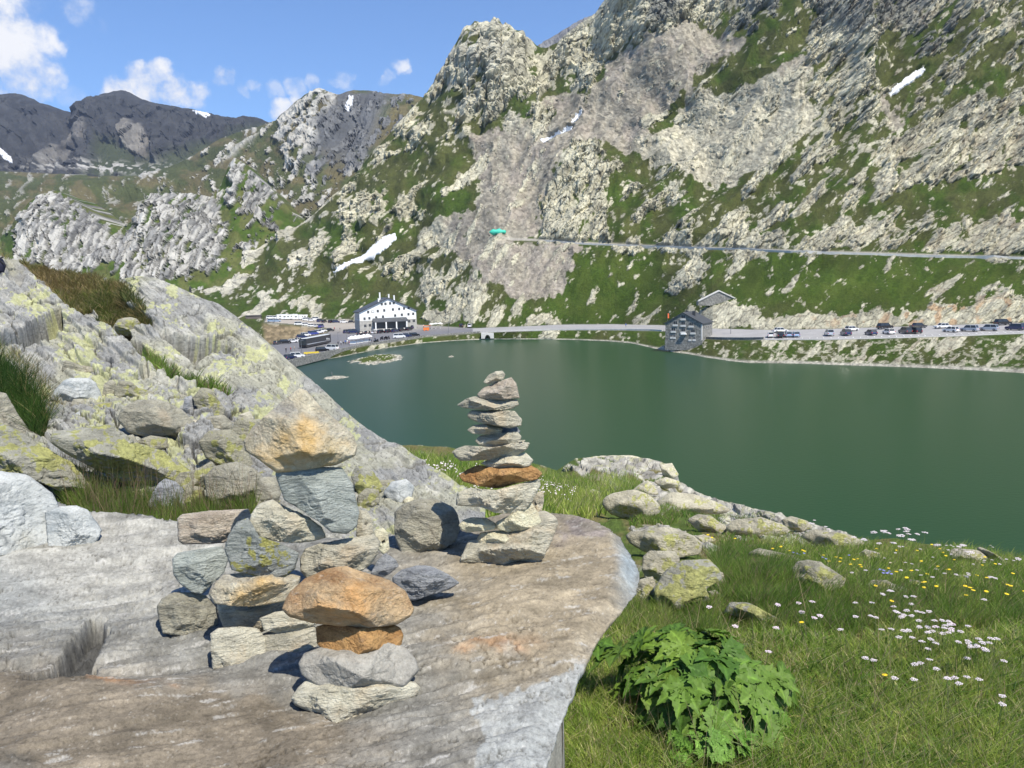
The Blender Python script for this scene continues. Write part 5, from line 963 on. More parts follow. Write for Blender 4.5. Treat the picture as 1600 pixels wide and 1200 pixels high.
def place_flowers(tab, mat, kind, r, h, label, name, group, px_r=None):
    rr = random.Random(len(tab)); ms = [mkflower(name, kind, mat, r, h*s, i) for i, s in enumerate((.75, 1, 1.2))]; hs_ = (h*.75, h, h*1.2)
    for x, y in tab:
        j = rr.randrange(3); best = None
        for gy in np.arange(y, y+260, 2.):
            p = at(g8, x, gy)
            # pixel row of the head if the stem stood here
            d = p+np.array([0, 0, hs_[j]])-np.array([0, 0, CZ]); v = Vector(d); yy = 600-F*(v.dot(cu)/v.dot(cf))
            if best is None or abs(yy-y) < best[0]: best = (abs(yy-y), p)
            if yy > y+3: break
        p = best[1]; o = link(name, ms[j]); o.location = p; s = max(1.0, (px_r or 0)*p[1]/F/r) if px_r else 1
        o.scale = (s, s, 1); o.rotation_euler = (rr.uniform(-.15, .15), rr.uniform(-.15, .15), rr.uniform(0, 6)); tag(o, label, 'flower', group)
K = lambda l: [(1100+x/3.2, 780+y/3.2) for x, y in l]
pinkw = K([(870, 465), (925, 455), (950, 465), (985, 478), (1030, 490), (1040, 520), (965, 540), (905, 545), (940, 552), (1050, 560), (1115, 550), (1085, 570), (1040, 548), (1080, 600), (985, 580), (1000, 570), (1170, 600), (1165, 610), (1210, 600), (1230, 630), (1190, 650), (1185, 660), (1130, 660), (1245, 670), (1240, 660), (1255, 655), (1095, 630), (1070, 630), (1025, 645), (990, 650), (890, 655), (920, 662), (1005, 690), (1030, 690), (1090, 690), (1080, 712), (1130, 720), (1100, 745),
           (1255, 715), (1285, 708), (1355, 695), (1360, 705), (1395, 695), (1450, 685), (1430, 720), (1340, 735), (1335, 728), (1390, 735), (1400, 740), (1435, 757), (1455, 808), (1305, 795), (1320, 645), (1080, 820), (1125, 805), (1165, 835), (1100, 820), (1178, 895), (1240, 888), (1270, 892), (1300, 890), (1370, 905), (1288, 915), (1475, 978), (1440, 1010), (1038, 888), (955, 880), (805, 785), (845, 800), (760, 578), (763, 522), (850, 592), (820, 580), (697, 648), (835, 520), (1390, 500), (1050, 575), (1220, 640), (1270, 700), (1140, 655)])
place_flowers(pinkw, M_white, 'umbel', .014, .17, 'small white umbel flower on a thin stem in the near meadow', 'white_flower', 'white umbel flowers in the near meadow', 2.8)
place_flowers(K([(350, 515), (470, 512), (525, 515), (485, 553), (555, 568), (532, 588), (150, 622), (325, 763), (350, 637), (1240, 625), (1250, 640), (1180, 640), (30, 530)]), M_pink, 'umbel', .015, .15, 'pale pink umbel flower low in the grass between slab and meadow rocks', 'pink_flower', 'pale pink umbel flowers', 3.4)
sk = K([(545, 105), (550, 118), (608, 145), (610, 130), (748, 175), (775, 190), (835, 143), (858, 150), (905, 160), (885, 165), (965, 145), (985, 150), (1000, 155), (1035, 165), (1073, 173), (955, 175), (1025, 180), (975, 165), (1010, 190), (1040, 195), (1260, 222), (1275, 225), (1255, 230), (1310, 248), (1190, 235), (880, 215), (905, 220), (510, 108), (995, 170), (1015, 160), (1545, 285)])
place_flowers(sk, M_white, 'umbel', .02, .34, 'tall white umbel flower standing out against the lake on the brow', 'white_flower', 'tall white flowers on the brow of the meadow', 2.2)
rr = random.Random(3); sm_ = [(1400+rr.uniform(-70, 180), 862+rr.uniform(-12, 40)) for _ in range(46)]
place_flowers(sm_, M_white, 'umbel', .012, .14, 'tiny white flower among the yellow ones below the brow', 'white_flower', 'tiny white flowers below the brow', 1.7)
yl = K([(345, 240), (385, 240), (378, 232), (430, 255), (480, 252), (490, 258), (590, 275), (635, 312), (680, 300), (690, 312), (665, 290), (735, 297), (775, 298), (790, 338), (745, 325), (770, 328), (920, 345), (965, 365), (920, 315), (1050, 360), (1115, 368), (1100, 415), (1115, 415), (1090, 435), (1160, 432), (1300, 425), (1320, 445), (1318, 455), (1355, 378), (1395, 455), (1480, 465), (1495, 427), (1520, 365),
         (1590, 460), (1215, 350), (1165, 340), (1140, 225), (1060, 255), (1175, 245), (1410, 285), (1020, 385), (1095, 305), (1220, 345), (1425, 395), (915, 880), (500, 615), (165, 195), (20, 175), (35, 185), (850, 425), (1310, 480), (910, 500), (865, 250), (960, 250), (1195, 265), (1205, 280), (1250, 300), (1440, 320), (1380, 330), (1530, 430)])
place_flowers(yl, M_yel, 'daisy', .014, .13, 'yellow hawkbit flower in the upper meadow', 'yellow_flower', 'yellow flowers scattered through the upper meadow', 2.7)
bl = K([(862, 350), (872, 345), (880, 355), (892, 350), (900, 358), (915, 360), (925, 368), (938, 372), (905, 368), (885, 364), (440, 262), (460, 270), (480, 276), (590, 290), (610, 296), (640, 292), (500, 270), (730, 282)])
place_flowers(bl, M_blu, 'daisy', .012, .09, 'violet blue flower in a small cluster among yellow flowers', 'violet_flower', 'violet blue flowers', 2.2)
# speckle of tiny shore flowers nobody could count
B, x, y = sample(g8, [(640, 735), (760, 740), (850, 755), (900, 775), (900, 800), (860, 800), (640, 800)], 420, 9, None, .40)
V = []; Fq = []
for i, b_ in enumerate(B):
    s = rr.uniform(.010, .018); z = .26*rr.uniform(.6, 1.1); a = rr.uniform(0, 3)
    for k in range(6): V.append(b_+np.array([s*math.cos(a+k*math.pi/3), s*math.sin(a+k*math.pi/3), z]))
    V.append(b_+np.array([0, 0, z+.02])); n = len(V)-7
    for k in range(6): Fq.append((n+k, n+(k+1) % 6, n+6))
tag(link('shore_flowers', npmesh('shore_flowers', np.array(V), np.array(Fq), M_white)), 'haze of tiny white flowers in the shore grass behind the tall cairn', 'flowers', None, 'stuff')

# leafy plant (palmate toothed leaves)
M_leaf = vcol('broad_leaf', [30], .18, .35, .004, .6, .3, 60, trans=.22)
def leaflet(base, d, nrm_, L, w, seed):
    nu, nv = 29, 7; u = np.linspace(0, 1, nu)[:, None]; v = np.linspace(-1, 1, nv)[None, :]
    s = np.cross(d, nrm_); s /= np.linalg.norm(s)
    r = random.Random(seed); wv = w*(np.sin(np.pi*np.clip(u, 0, 1)**.78)**.85)*(1-.25*u)
    tooth = .86+.42*((u*7.2+.1) % 1); lobe = 1+.38*np.exp(-((u-.50)/.10)**2)
    wv = wv*np.where(np.abs(v) > .8, tooth*lobe, np.where(np.abs(v) > .5, .5+.5*tooth*lobe, 1.0))
    fold = .28*np.abs(v)*wv; rip = .06*w*np.sin(u*19+np.abs(v)*4)*np.abs(v)
    droop = -.22*L*u**2*r.uniform(.3, 1.3)
    return (base+d*(u*L)[..., None]+s*(v*wv)[..., None]+nrm_*(fold+rip+droop)[..., None]).reshape(-1, 3), gridfaces(nu, nv)
def plant(name, label, cat, pts, D0, size, seed, c0, c1_):
    r = np.random.default_rng(seed); VV, FF, CC, n0 = [], [], [], 0; SV, SF, sn = [], [], 0
    ctr = at(g8, *D0)
    for i, (x, y) in enumerate(pts):
        # leaf seat on a dome over the root
        d = ray(np.array(x), np.array(y)); R_ = size*np.array([1.0, .85, .86]); o = (np.array([0, 0, CZ])-ctr)/R_; dd = d/R_
        A, Bq, Cq = dd@dd, 2*o@dd, o@o-1; q = Bq*Bq-4*A*Cq
        if q <= 0: t = -Bq/(2*A)
        else: t = (-Bq-math.sqrt(q))/(2*A)
        p = np.array([0, 0, CZ])+d*t; p += r.normal(0, .028, 3); nv_ = (p-ctr)/R_**2; nv_ /= np.linalg.norm(nv_); nv_ = nv_*.9+np.array([0, -.3, .7])+r.normal(0, .3, 3); nv_ /= np.linalg.norm(nv_)
        outd = (p-ctr)*np.array([1, 1, .2]); outd = outd/np.linalg.norm(outd)+r.normal(0, .55, 3); outd -= nv_*(outd@nv_); outd /= np.linalg.norm(outd)
        S = np.cross(nv_, outd); L0 = r.uniform(.12, .17)*size/.33; tone = r.uniform(0, 1); colr = (c0*(1-tone)+c1_*tone)*r.uniform(.8, 1.2)
        base = p-outd*L0*.45
        for a, k in ((0, 1), (38, .86), (-38, .86), (82, .66), (-82, .66)):
            a = math.radians(a+r.uniform(-8, 8)); dv = outd*math.cos(a)+S*math.sin(a)
            V, F_ = leaflet(base, dv, nv_, L0*k*r.uniform(.9, 1.1), L0*.225, i*7+int(k*10)); VV.append(V); FF.append(F_+n0); n0 += len(V); vv_ = np.abs(np.linspace(-1, 1, 7))[None, :]; uu_ = np.linspace(0, 1, 29)[:, None]; vein = 1+.55*np.exp(-(vv_/.18)**2)+.25*(np.abs(((uu_*5-vv_*1.1) % 1)-.5) < .12); CC.append(colr[None, :]*vein.reshape(-1, 1))
        a_, b_ = ctr+r.normal(0, .02, 3)*np.array([1, 1, 0]), base
        for t in range(6):
            tt = t/5; c = a_*(1-tt)+b_*tt+np.array([0, 0, .05*math.sin(math.pi*tt)]); SV += [c+np.array([.0025, 0, 0]), c+np.array([-.0012, .0022, 0]), c+np.array([-.0012, -.0022, 0])]
            if t:
                q0 = sn+(t-1)*3; q1 = sn+t*3; SF += [(q0+k, q0+(k+1) % 3, q1+(k+1) % 3, q1+k) for k in range(3)]
        sn += 18
    root = bpy.data.objects.new(name, None); col.objects.link(root); root.location = ctr; tag(root, label, cat)
    lv = npmesh('foliage', np.concatenate(VV)-ctr, np.concatenate(FF), M_leaf, np.concatenate(CC), True); link('foliage', lv, root)
    link('stems', npmesh('stems', np.array(SV)-ctr, np.array(SF), M_stem), root); return root
K7 = lambda l: [(900+x/4.444, 940+y/4.444) for x, y in l]
lp = K7([(230, 340), (330, 240), (420, 230), (520, 250), (600, 300), (700, 200), (800, 230), (870, 260), (430, 430), (350, 380), (590, 560), (640, 640), (820, 560), (760, 520), (900, 430), (940, 380), (1060, 330), (1180, 430), (1100, 560), (1140, 520), (1330, 660), (1390, 600), (1250, 480), (700, 790), (620, 760), (990, 800), (1190, 830), (1250, 800), (1430, 880), (860, 680), (1050, 690), (560, 480), (740, 450), (460, 600), (640, 420), (780, 640),
         (980, 600), (900, 520), (1000, 470), (1200, 620), (1280, 560), (480, 680), (540, 700), (760, 880), (880, 850), (1080, 830), (340, 640), (1340, 760), (660, 320), (480, 330), (1000, 270), (930, 300), (1120, 720), (930, 740), (700, 680), (1230, 700), (410, 540), (1050, 420), (760, 330), (1180, 540)])
rr2 = random.Random(4)
lp += [(x+rr2.uniform(-14, 14), y+rr2.uniform(-6, 16)) for x, y in lp[::7]]
plant('leafy_plant', 'bushy dark green plant with broad toothed leaves beside the slab', 'plant', lp, (1098, 1120), .33, 5, V3(.05, .115, .016), V3(.13, .21, .028))
lp2 = [(1090+rr2.uniform(-45, 80), 1165+rr2.uniform(-14, 24)) for _ in range(26)]
plant('leafy_plant', 'low tangle of small light green leaves in front of the bushy plant', 'plant', lp2, (1110, 1195), .13, 6, V3(.10, .21, .03), V3(.13, .24, .04))
HAZE = .00006
# ------------------------------------------------------------------ buildings and everything on the lots and roads
def mb(): return bmesh.new()
def bx(bm, x0, x1, y0, y1, z0, z1, mi=0, taper=0):
    vs = [bm.verts.new(v) for v in ((x0, y0, z0), (x1, y0, z0), (x1, y1, z0), (x0, y1, z0), (x0+taper, y0+taper, z1), (x1-taper, y0+taper, z1), (x1-taper, y1-taper, z1), (x0+taper, y1-taper, z1))]
    for f in ((3, 2, 1, 0), (4, 5, 6, 7), (0, 1, 5, 4), (1, 2, 6, 5), (2, 3, 7, 6), (3, 0, 4, 7)): bm.faces.new([vs[i] for i in f]).material_index = mi
def prism(bm, prof, y0, y1, mi=0, axis='y', y0s=None):
    """side profile (x,z) extruded from y0 to y1"""
    a = [bm.verts.new((x, y0, z)) for x, z in prof]; b = [bm.verts.new((x, y1, z)) for x, z in prof]; n = len(prof)
    bm.faces.new(a).material_index = mi; bm.faces.new(b[::-1]).material_index = mi
    for i in range(n): bm.faces.new((a[i], b[i], b[(i+1) % n], a[(i+1) % n])).material_index = mi
def cyl(bm, p0, p1, r0, r1, n=10, mi=0):
    p0, p1 = Vector(p0), Vector(p1); d = (p1-p0).normalized(); s = d.orthogonal().normalized(); t = d.cross(s)
    a = [bm.verts.new(p0+(s*math.cos(2*math.pi*i/n)+t*math.sin(2*math.pi*i/n))*r0) for i in range(n)]
    b = [bm.verts.new(p1+(s*math.cos(2*math.pi*i/n)+t*math.sin(2*math.pi*i/n))*r1) for i in range(n)]
    bm.faces.new(a[::-1]).material_index = mi; bm.faces.new(b).material_index = mi
    for i in range(n): bm.faces.new((a[i], a[(i+1) % n], b[(i+1) % n], b[i])).material_index = mi
def done(name, bm, mats, parent=None, smooth=False, bevel=0):
    if bevel: bmesh.ops.bevel(bm, geom=list(bm.edges), offset=bevel, segments=1, affect='EDGES')
    bmesh.ops.recalc_face_normals(bm, faces=bm.faces)
    me = bpy.data.meshes.new(name); bm.to_mesh(me); bm.free()
    for m in (mats if isinstance(mats, (list, tuple)) else [mats]): me.materials.append(m)
    if smooth: me.polygons.foreach_set('use_smooth', [True]*len(me.polygons))
    return link(name, me, parent)
def empty(name, loc, rz=0):
    o = bpy.data.objects.new(name, None); col.objects.link(o); o.location = loc; o.rotation_euler = (0, 0, rz); return o
def copy_tree(o, parent=None):
    c = o.copy(); col.objects.link(c); c.parent = parent
    if parent: c.matrix_parent_inverse = o.matrix_parent_inverse
    for ch in list(o.children): copy_tree(ch, c)
    return c
def G2(x, y, dz=.1): return Vector(at(g2, x, y))+Vector((0, 0, dz))
M_wall = plain('white_render', (.78, .79, .77), .8, var=.05, scale=.3); M_base = plain('grey_stone_base', (.36, .35, .32), .9, var=.2, scale=1.5)
M_roof = plain('dark_metal_roof', (.055, .06, .068), .5, var=.15, scale=.5); M_glass = plain('window_glass', (.03, .035, .04), .15); M_frame = plain('window_frame', (.35, .34, .33), .6); M_shade_side = plain('shaded_white_render', (.50, .50, .50), .85, var=.08, scale=.4)
M_dark = plain('dark_recess', (.05, .052, .055), .4); M_post = plain('white_post', (.75, .75, .73), .6); M_met = plain('grey_metal', (.22, .22, .23), .4, .5); M_tyre = plain('tyre_rubber', (.02, .02, .02), .85)
M_conc = plain('concrete', (.55, .54, .51), .9, var=.12, scale=.8); M_red = plain('tail_light', (.45, .02, .02), .3); M_lamp = plain('head_light', (.75, .75, .75), .2)
def stonewall(name, c1, c2, sc):
    m, nt, b = newmat(name); tc = nd(nt, 'ShaderNodeTexCoord'); v = nd(nt, 'ShaderNodeTexVoronoi'); v.inputs['Scale'].default_value = sc; nt.links.new(tc.outputs['Object'], v.inputs['Vector'])
    r = nd(nt, 'ShaderNodeSeparateColor'); nt.links.new(v.outputs['Color'], r.inputs[0]); mx = nd(nt, 'ShaderNodeMixRGB'); nt.links.new(r.outputs[0], mx.inputs[0]); mx.inputs[1].default_value = (*c1, 1); mx.inputs[2].default_value = (*c2, 1)
    d = nd(nt, 'ShaderNodeMapRange'); d.inputs['From Max'].default_value = .45/sc*sc; d.inputs['To Min'].default_value = 1; d.inputs['To Max'].default_value = .55; nt.links.new(v.outputs['Distance'], d.inputs['Value'])
    s = nd(nt, 'ShaderNodeVectorMath', operation='SCALE'); nt.links.new(mx.outputs[0], s.inputs[0]); nt.links.new(d.outputs[0], s.inputs['Scale']); nt.links.new(s.outputs[0], b.inputs['Base Color']); b.inputs['Roughness'].default_value = .9
    bp = nd(nt, 'ShaderNodeBump'); bp.inputs['Strength'].default_value = .5; bp.inputs['Distance'].default_value = .05; nt.links.new(v.outputs['Distance'], bp.inputs['Height']); nt.links.new(bp.outputs[0], b.inputs['Normal']); return m
M_masonry = stonewall('stone_masonry', (.22, .22, .20), (.46, .45, .41), 2.2)
M_sill = plain('pale_window_reveal', (.60, .59, .56), .8)

class Facade:
    def __init__(s, A, B):
        s.A = Vector(A); s.u = (Vector(B)-s.A); s.u.z = 0; s.W = s.u.length; s.u.normalize(); s.n = Vector((s.u.y, -s.u.x, 0)); s.rz = math.atan2(s.u.y, s.u.x)
    def hit(s, px, py, out=0):
        d = Vector(ray(np.array(px), np.array(py))); o = Vector((0, 0, CZ)); a = s.A+s.n*out; t = (a-o).dot(s.n)/d.dot(s.n); p = o+d*t-s.A; return p.dot(s.u), p.z
def gable_house(name, fac, zb, zb2, ze, zr, depth, mats, roofm, ov=.5, rt=.35, xr=None):
    """facade frame: x along the gable front, y backwards, z up"""
    root = empty(name, (fac.A.x, fac.A.y, 0), fac.rz); W = fac.W; xr = xr or W/2
    b = mb(); prism(b, [(0, zb2), (W, zb2), (W, ze), (xr, zr), (0, ze)], 0, depth); done('wall', b, mats[0], root)
    b = mb(); bx(b, -.12, W+.12, -.12, depth+.12, zb-3, zb2); done('base_wall', b, mats[1], root)
    b = mb(); sl = (zr-ze)/xr; sr = (zr-ze)/(W-xr)
    prism(b, [(-ov, ze-ov*sl), (xr, zr), (W+ov, ze-ov*sr), (W+ov, ze-ov*sr+rt), (xr, zr+rt), (-ov, ze-ov*sl+rt)], -ov, depth+ov); ro = done('roof', b, roofm, root)
    return root, ro
def window(root, x, z, w, h, sill=None, side=None, pane=M_glass, frame=M_frame, y=0):
    """a window on the front (or on a side wall: side = (x0, direction))"""
    b = mb(); t = .07
    bx(b, -w/2-t, w/2+t, -.05, .02, h/2, h/2+t); bx(b, -w/2-t, w/2+t, -.05, .02, -h/2-t, -h/2); bx(b, -w/2-t, -w/2, -.05, .02, -h/2, h/2); bx(b, w/2, w/2+t, -.05, .02, -h/2, h/2); bx(b, -.03, .03, -.045, .02, -h/2, h/2)
    f = done('window', b, frame, root)
    if side: f.location = (side[0], x, z); f.rotation_euler = (0, 0, side[1])
    else: f.location = (x, y, z)
    b = mb(); bx(b, -w/2, w/2, -.028, .015, -h/2, h/2); done('pane', b, pane, f)
    if sill: b = mb(); bx(b, -w/2-.25, w/2+.25, -.22, -.052, -h/2-.6, -h/2-t); done('sill', b, sill, f)
    return f

# white hotel
hc = lambda x, y: (540+x/11.43, 450+y/11.43)
A = at_y(np.array(563.), np.array(519.), 362); B = at_y(np.array(651.), np.array(510.), 372); fa = Facade((A[0], A[1], 0), (B[0], B[1], 0))
z2 = (fa.hit(*hc(262, 612))[1]+fa.hit(*hc(1275, 520))[1])/2; ze = (fa.hit(*hc(255, 465))[1]+fa.hit(*hc(1270, 368))[1])/2; xr, zr = fa.hit(*hc(755, 185))
hotel, ro = gable_house('hotel', fa, 1.9, z2, ze, zr, 12.5, (M_wall, M_base), M_roof, .7, .4, xr)
tag(hotel, 'large white gabled hotel with dark roof and porch by the lake', 'building')
b = mb(); bx(b, -.03, 0, .02, 12.48, z2+.01, ze-.1); done('side_wall', b, M_shade_side, hotel)  # side in shade: the shade is put into a greyer wall colour
for x, y in [(645, 288), (712, 282), (795, 274), (858, 268), (403, 430), (575, 412), (690, 400), (845, 383), (957, 373), (1043, 365), (1125, 356), (338, 548), (425, 540), (547, 528), (668, 512), (885, 492), (1005, 478), (1123, 468), (1207, 460)]:
    s, z = fa.hit(*hc(x, y)); window(hotel, s, z, .95, 1.15)
for x, y in [(350, 675), (435, 665), (1135, 593), (1217, 585)]:
    s, z = fa.hit(*hc(x, y)); window(hotel, s, z, 1.1, 1.2, y=-.12)
for i in range(3):
    for z in (z2+1.2, ze-1.9): window(hotel, 2.2+i*3.6, z, .9, 1.1, side=(-.03, -math.pi/2))
for x, y0, y1, yy in [(665, 75, 140, 7.5), (790, 105, 165, 2.8), (892, 125, 200, 3.5), (598, 180, 235, 1.6)]:
    s, z = fa.hit(*hc(x, y0)); s2, zb_ = fa.hit(*hc(x, y1)); b = mb(); bx(b, s-.32, s+.32, yy-.3, yy+.3, zb_-2.2, z-.25); bx(b, s-.4, s+.4, yy-.38, yy+.38, z-.25, z-.1); done('chimney', b, M_post, ro)
sA, zA = fa.hit(*hc(492, 560)); sB, _ = fa.hit(*hc(1070, 500)); zA = (zA+fa.hit(*hc(1070, 500))[1])/2; zF = zA-2.0
b = mb(); P0 = [(sA-.3, -.13, zA), (sB+.3, -.13, zA), (sB+.6, -3.6, zF+.35), (sA-.6, -3.6, zF+.35)]
vs = [b.verts.new(v) for v in P0]+[b.verts.new((x, y, z-.3)) for x, y, z in P0]
for f in ((0, 1, 2, 3), (7, 6, 5, 4), (0, 4, 5, 1), (1, 5, 6, 2), (2, 6, 7, 3), (3, 7, 4, 0)): b.faces.new([vs[i] for i in f])
done('porch_roof', b, M_roof, hotel)
b = mb(); bx(b, sA, sB, -.5, -.13, 3.0, zF+.5); done('porch_glazing', b, M_dark, hotel)
b = mb(); bx(b, sA-.8, sB+.8, -4.0, -.14, .5, 2.95); done('terrace', b, M_conc, hotel)
for k in range(4): s = sA+.4+(sB-sA-.8)*k/3; b = mb(); bx(b, s-.28, s+.28, -3.6, -3.05, 2.95, zF+.2); done('post', b, M_post, hotel)
s, z = fa.hit(*hc(485, 420)); b = mb(); bx(b, s-.75, s+.75, -.1, -.02, z-.55, z+.55, 0); bx(b, s-.45, s+.45, -.13, -.1, z-.3, z+.3, 1); done('sign_board', b, [M_frame, M_wall], hotel)

# stone house by the road
sc_ = lambda x, y: (1020+x/5.333, 440+y/5.333)
B = at(g2, 1096.9, 537.5); A = at_y(np.array(1039.7), np.array(532.), B[1]+6); fb = Facade((A[0], A[1], 0), (B[0], B[1], 0))
ze = (fb.hit(*sc_(110, 330))[1]+fb.hit(*sc_(400, 370))[1])/2; xr, zr = fb.hit(*sc_(252, 262))
house, ro2 = gable_house('stone_house', fb, 3.6, 3.8, ze, zr, 10.5, (M_masonry, M_masonry), M_roof, .35, .25, xr)
tag(house, 'grey stone house with steep dark roof between road and lake', 'building')
for x, y in [(253, 293), (188, 343), (253, 347), (320, 353), (172, 397), (253, 403), (335, 410)]: s, z = fb.hit(*sc_(x, y)); window(house, s, z, 1.15, .95, sill=M_sill)
for x, y in [(158, 450), (180, 452), (310, 470), (345, 470)]: s, z = fb.hit(*sc_(x, y)); window(house, s, z, .5, .7, sill=M_sill)
for i in range(4): window(house, 2+i*2.2, ze-1.3, .7, .7, side=(fb.W+.02, math.pi/2))
b = mb(); bx(b, xr+1.6, xr+2.5, 4, 4.8, zr-2.6, zr+.4); done('chimney', b, M_dark, ro2)
b = mb(); bx(b, xr-1.2, xr-.5, 6, 6.7, zr-1.2, zr+.5); done('chimney', b, M_dark, ro2)
s, z = fb.hit(*sc_(262, 436)); b = mb(); bx(b, s-.8, s+.8, -1.0, -.02, z-.2, z+.15); done('door_canopy', b, M_post, house)
b = mb(); bx(b, fb.W-.35, fb.W+.06, -.06, .4, 3.7, ze-.3); done('corner_stone', b, M_conc, house)
def walling(name, pts, h, th, mat, label, cat, down=.6, cope=None):
    V = []; F_ = []; P_l = [Vector(p) for p in pts]
    for i, p in enumerate(P_l):
        d = (P_l[min(i+1, len(P_l)-1)]-P_l[max(i-1, 0)]); d.z = 0; d.normalize(); n = Vector((d.y, -d.x, 0))*th/2
        V += [p+n-Vector((0, 0, down)), p+n+Vector((0, 0, h)), p-n+Vector((0, 0, h)), p-n-Vector((0, 0, down))]
    for i in range(len(P_l)-1):
        for k in range(3): F_.append((i*4+k, i*4+k+1, i*4+5+k, i*4+4+k))
    n = len(P_l)*4; fs = [np.array(F_), np.array([(0, 3, 2, 1), (n-4, n-3, n-2, n-1)])]
    o = link(name, npmesh(name, np.array([v[:] for v in V]), np.concatenate(fs), mat)); return tag(o, label, cat)
wx_ = [455, 475, 490, 512, 535, 565, 597, 630, 660, 700, 735, 750]; wy_ = [565.5, 560.5, 556.8, 551.5, 546.8, 541, 535.8, 531, 526.8, 523.6, 521, 520]
walling('parapet_wall', [G2(x, y, -.1) for x, y in zip(wx_, wy_)], .75, .5, M_masonry, 'low rough stone wall edging the car park above the lake', 'wall', 1.6)
walling('retaining_wall', [G2(x, y, 0)+Vector((0, -.3, 0)) for x, y in zip((1099, 1130, 1160, 1192), (529.5, 530.5, 530.8, 530.5))], .7, .5, M_masonry, 'stone retaining wall below the parking bays beside the grey house', 'wall', 3.0)
walling('road_parapet', [G2(x, y, 0)+Vector((0, -.15, 0)) for x, y in zip((1195, 1250, 1300, 1350, 1400, 1450, 1500, 1550, 1600, 1700), (531, 530.8, 530.6, 529.5, 528.2, 526.6, 525, 523, 521.2, 518.5))], .16, .35, M_conc, 'pale kerb along the lakeside edge of the road on the right', 'kerb', .4)
walling('road_parapet', [G2(x, y, 0)+Vector((0, -.15, 0)) for x, y in zip((752, 780, 820, 860, 900, 940, 980, 1015, 1034), (519.5, 518.6, 517.2, 516.2, 515.8, 515.8, 516, 516.5, 517.5))], .55, .35, M_conc, 'pale low parapet of the road between white hotel and grey house', 'wall', .5)
tx = np.arange(852, 1700, 24.); ty = np.interp(tx, [850, 900, 1000, 1240, 1600, 1900], [377.5, 381, 386, 394.3, 405.5, 414.5])
walling('track_wall', [Vector(at(g2, x, y))+Vector((0, -.2, .1)) for x, y in zip(tx, ty)], .5, .5, M_conc, 'long pale retaining wall under the upper hillside track', 'wall', 1.6)
# bridge where the stream enters the lake
p = G2(762, 524, 0); r = empty('stone_bridge', p, 0); tag(r, 'little stone bridge with a dark arch at the lake head', 'bridge')
b = mb(); n = 9; prof = [(-2.6, -1.2), (-1.1, -1.2)]+[(-1.1*math.cos(math.pi*k/n), -1.2+1.5*math.sin(math.pi*k/n)) for k in range(1, n)]+[(1.1, -1.2), (2.6, -1.2), (2.6, 1.1), (-2.6, 1.1)]; prism(b, prof, -1.5, 1.2); done('arch_wall', b, M_conc, r)
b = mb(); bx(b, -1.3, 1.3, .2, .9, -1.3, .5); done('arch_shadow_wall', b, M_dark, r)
# avalanche wedge
p = Vector(at(g2, 1128, 476)); p = p+Vector((0, 2.5, 0)); r = empty('stone_wedge', p, 0); tag(r, 'triangular stone avalanche wedge on the meadow above the grey house', 'stone structure'); k = p.y/F
pr = [(-35*k, 4*k), (-3*k, 19*k), (38*k, -1*k), (38*k, -5*k), (-35*k, -2*k)]
b = mb(); prism(b, pr, -.6, 2); done('wall', b, M_masonry, r)
for (x0, z0), (x1, z1) in ((pr[0], pr[1]), (pr[1], pr[2])):
    b = mb(); vs = [b.verts.new(v) for v in ((x0, -.9, z0), (x1, -.9, z1), (x1, .5, z1), (x0, .5, z0), (x0, -.9, z0+.45), (x1, -.9, z1+.45), (x1, .5, z1+.45), (x0, .5, z0+.45))]
    for f in ((3, 2, 1, 0), (4, 5, 6, 7), (0, 1, 5, 4), (1, 2, 6, 5), (2, 3, 7, 6), (3, 0, 4, 7)): b.faces.new([vs[i] for i in f])
    done('coping', b, M_conc, r)
# outfall block, low hut, turquoise shelter
b = mb(); p = Vector(at(g2, 1052, 548)); bx(b, -.9, .9, -1, 1, -1.2, 1.6, 0, .15); o = done('outfall_block', b, M_conc); o.location = p; tag(o, 'small white concrete outfall block on the shore below the stone house', 'concrete block')
r = empty('low_hut', Vector(at(g2, 396, 498))+Vector((0, 0, 0)), .2); tag(r, 'low brown flat hut half hidden behind the rocks left of the parked campers', 'hut')
b = mb(); bx(b, -4.5, 4.5, -2, 2, -.6, 2.0); done('wall', b, plain('brown_boards', (.12, .10, .09), .8), r); b = mb(); bx(b, -4.9, 4.9, -2.4, 2.4, 2.0, 2.25); done('roof', b, plain('grey_brown_roof', (.17, .15, .14), .8), r)
b = mb(); p = Vector(at(g2, 780, 369)); bmesh.ops.create_icosphere(b, subdivisions=3, radius=1, matrix=Matrix.Diagonal((4.6, 1.8, 1.7, 1)))
for v in b.verts: v.co.x += .5*math.sin(v.co.y*3); v.co.z *= 1+.25*math.sin(v.co.x*1.7)
o = done('tarpaulin_shelter', b, plain('turquoise_canvas', (.05, .50, .36), .6), None, True); o.location = p+Vector((0, -.5, .6)); tag(o, 'turquoise tarpaulin shelter at the start of the hillside track', 'shelter')

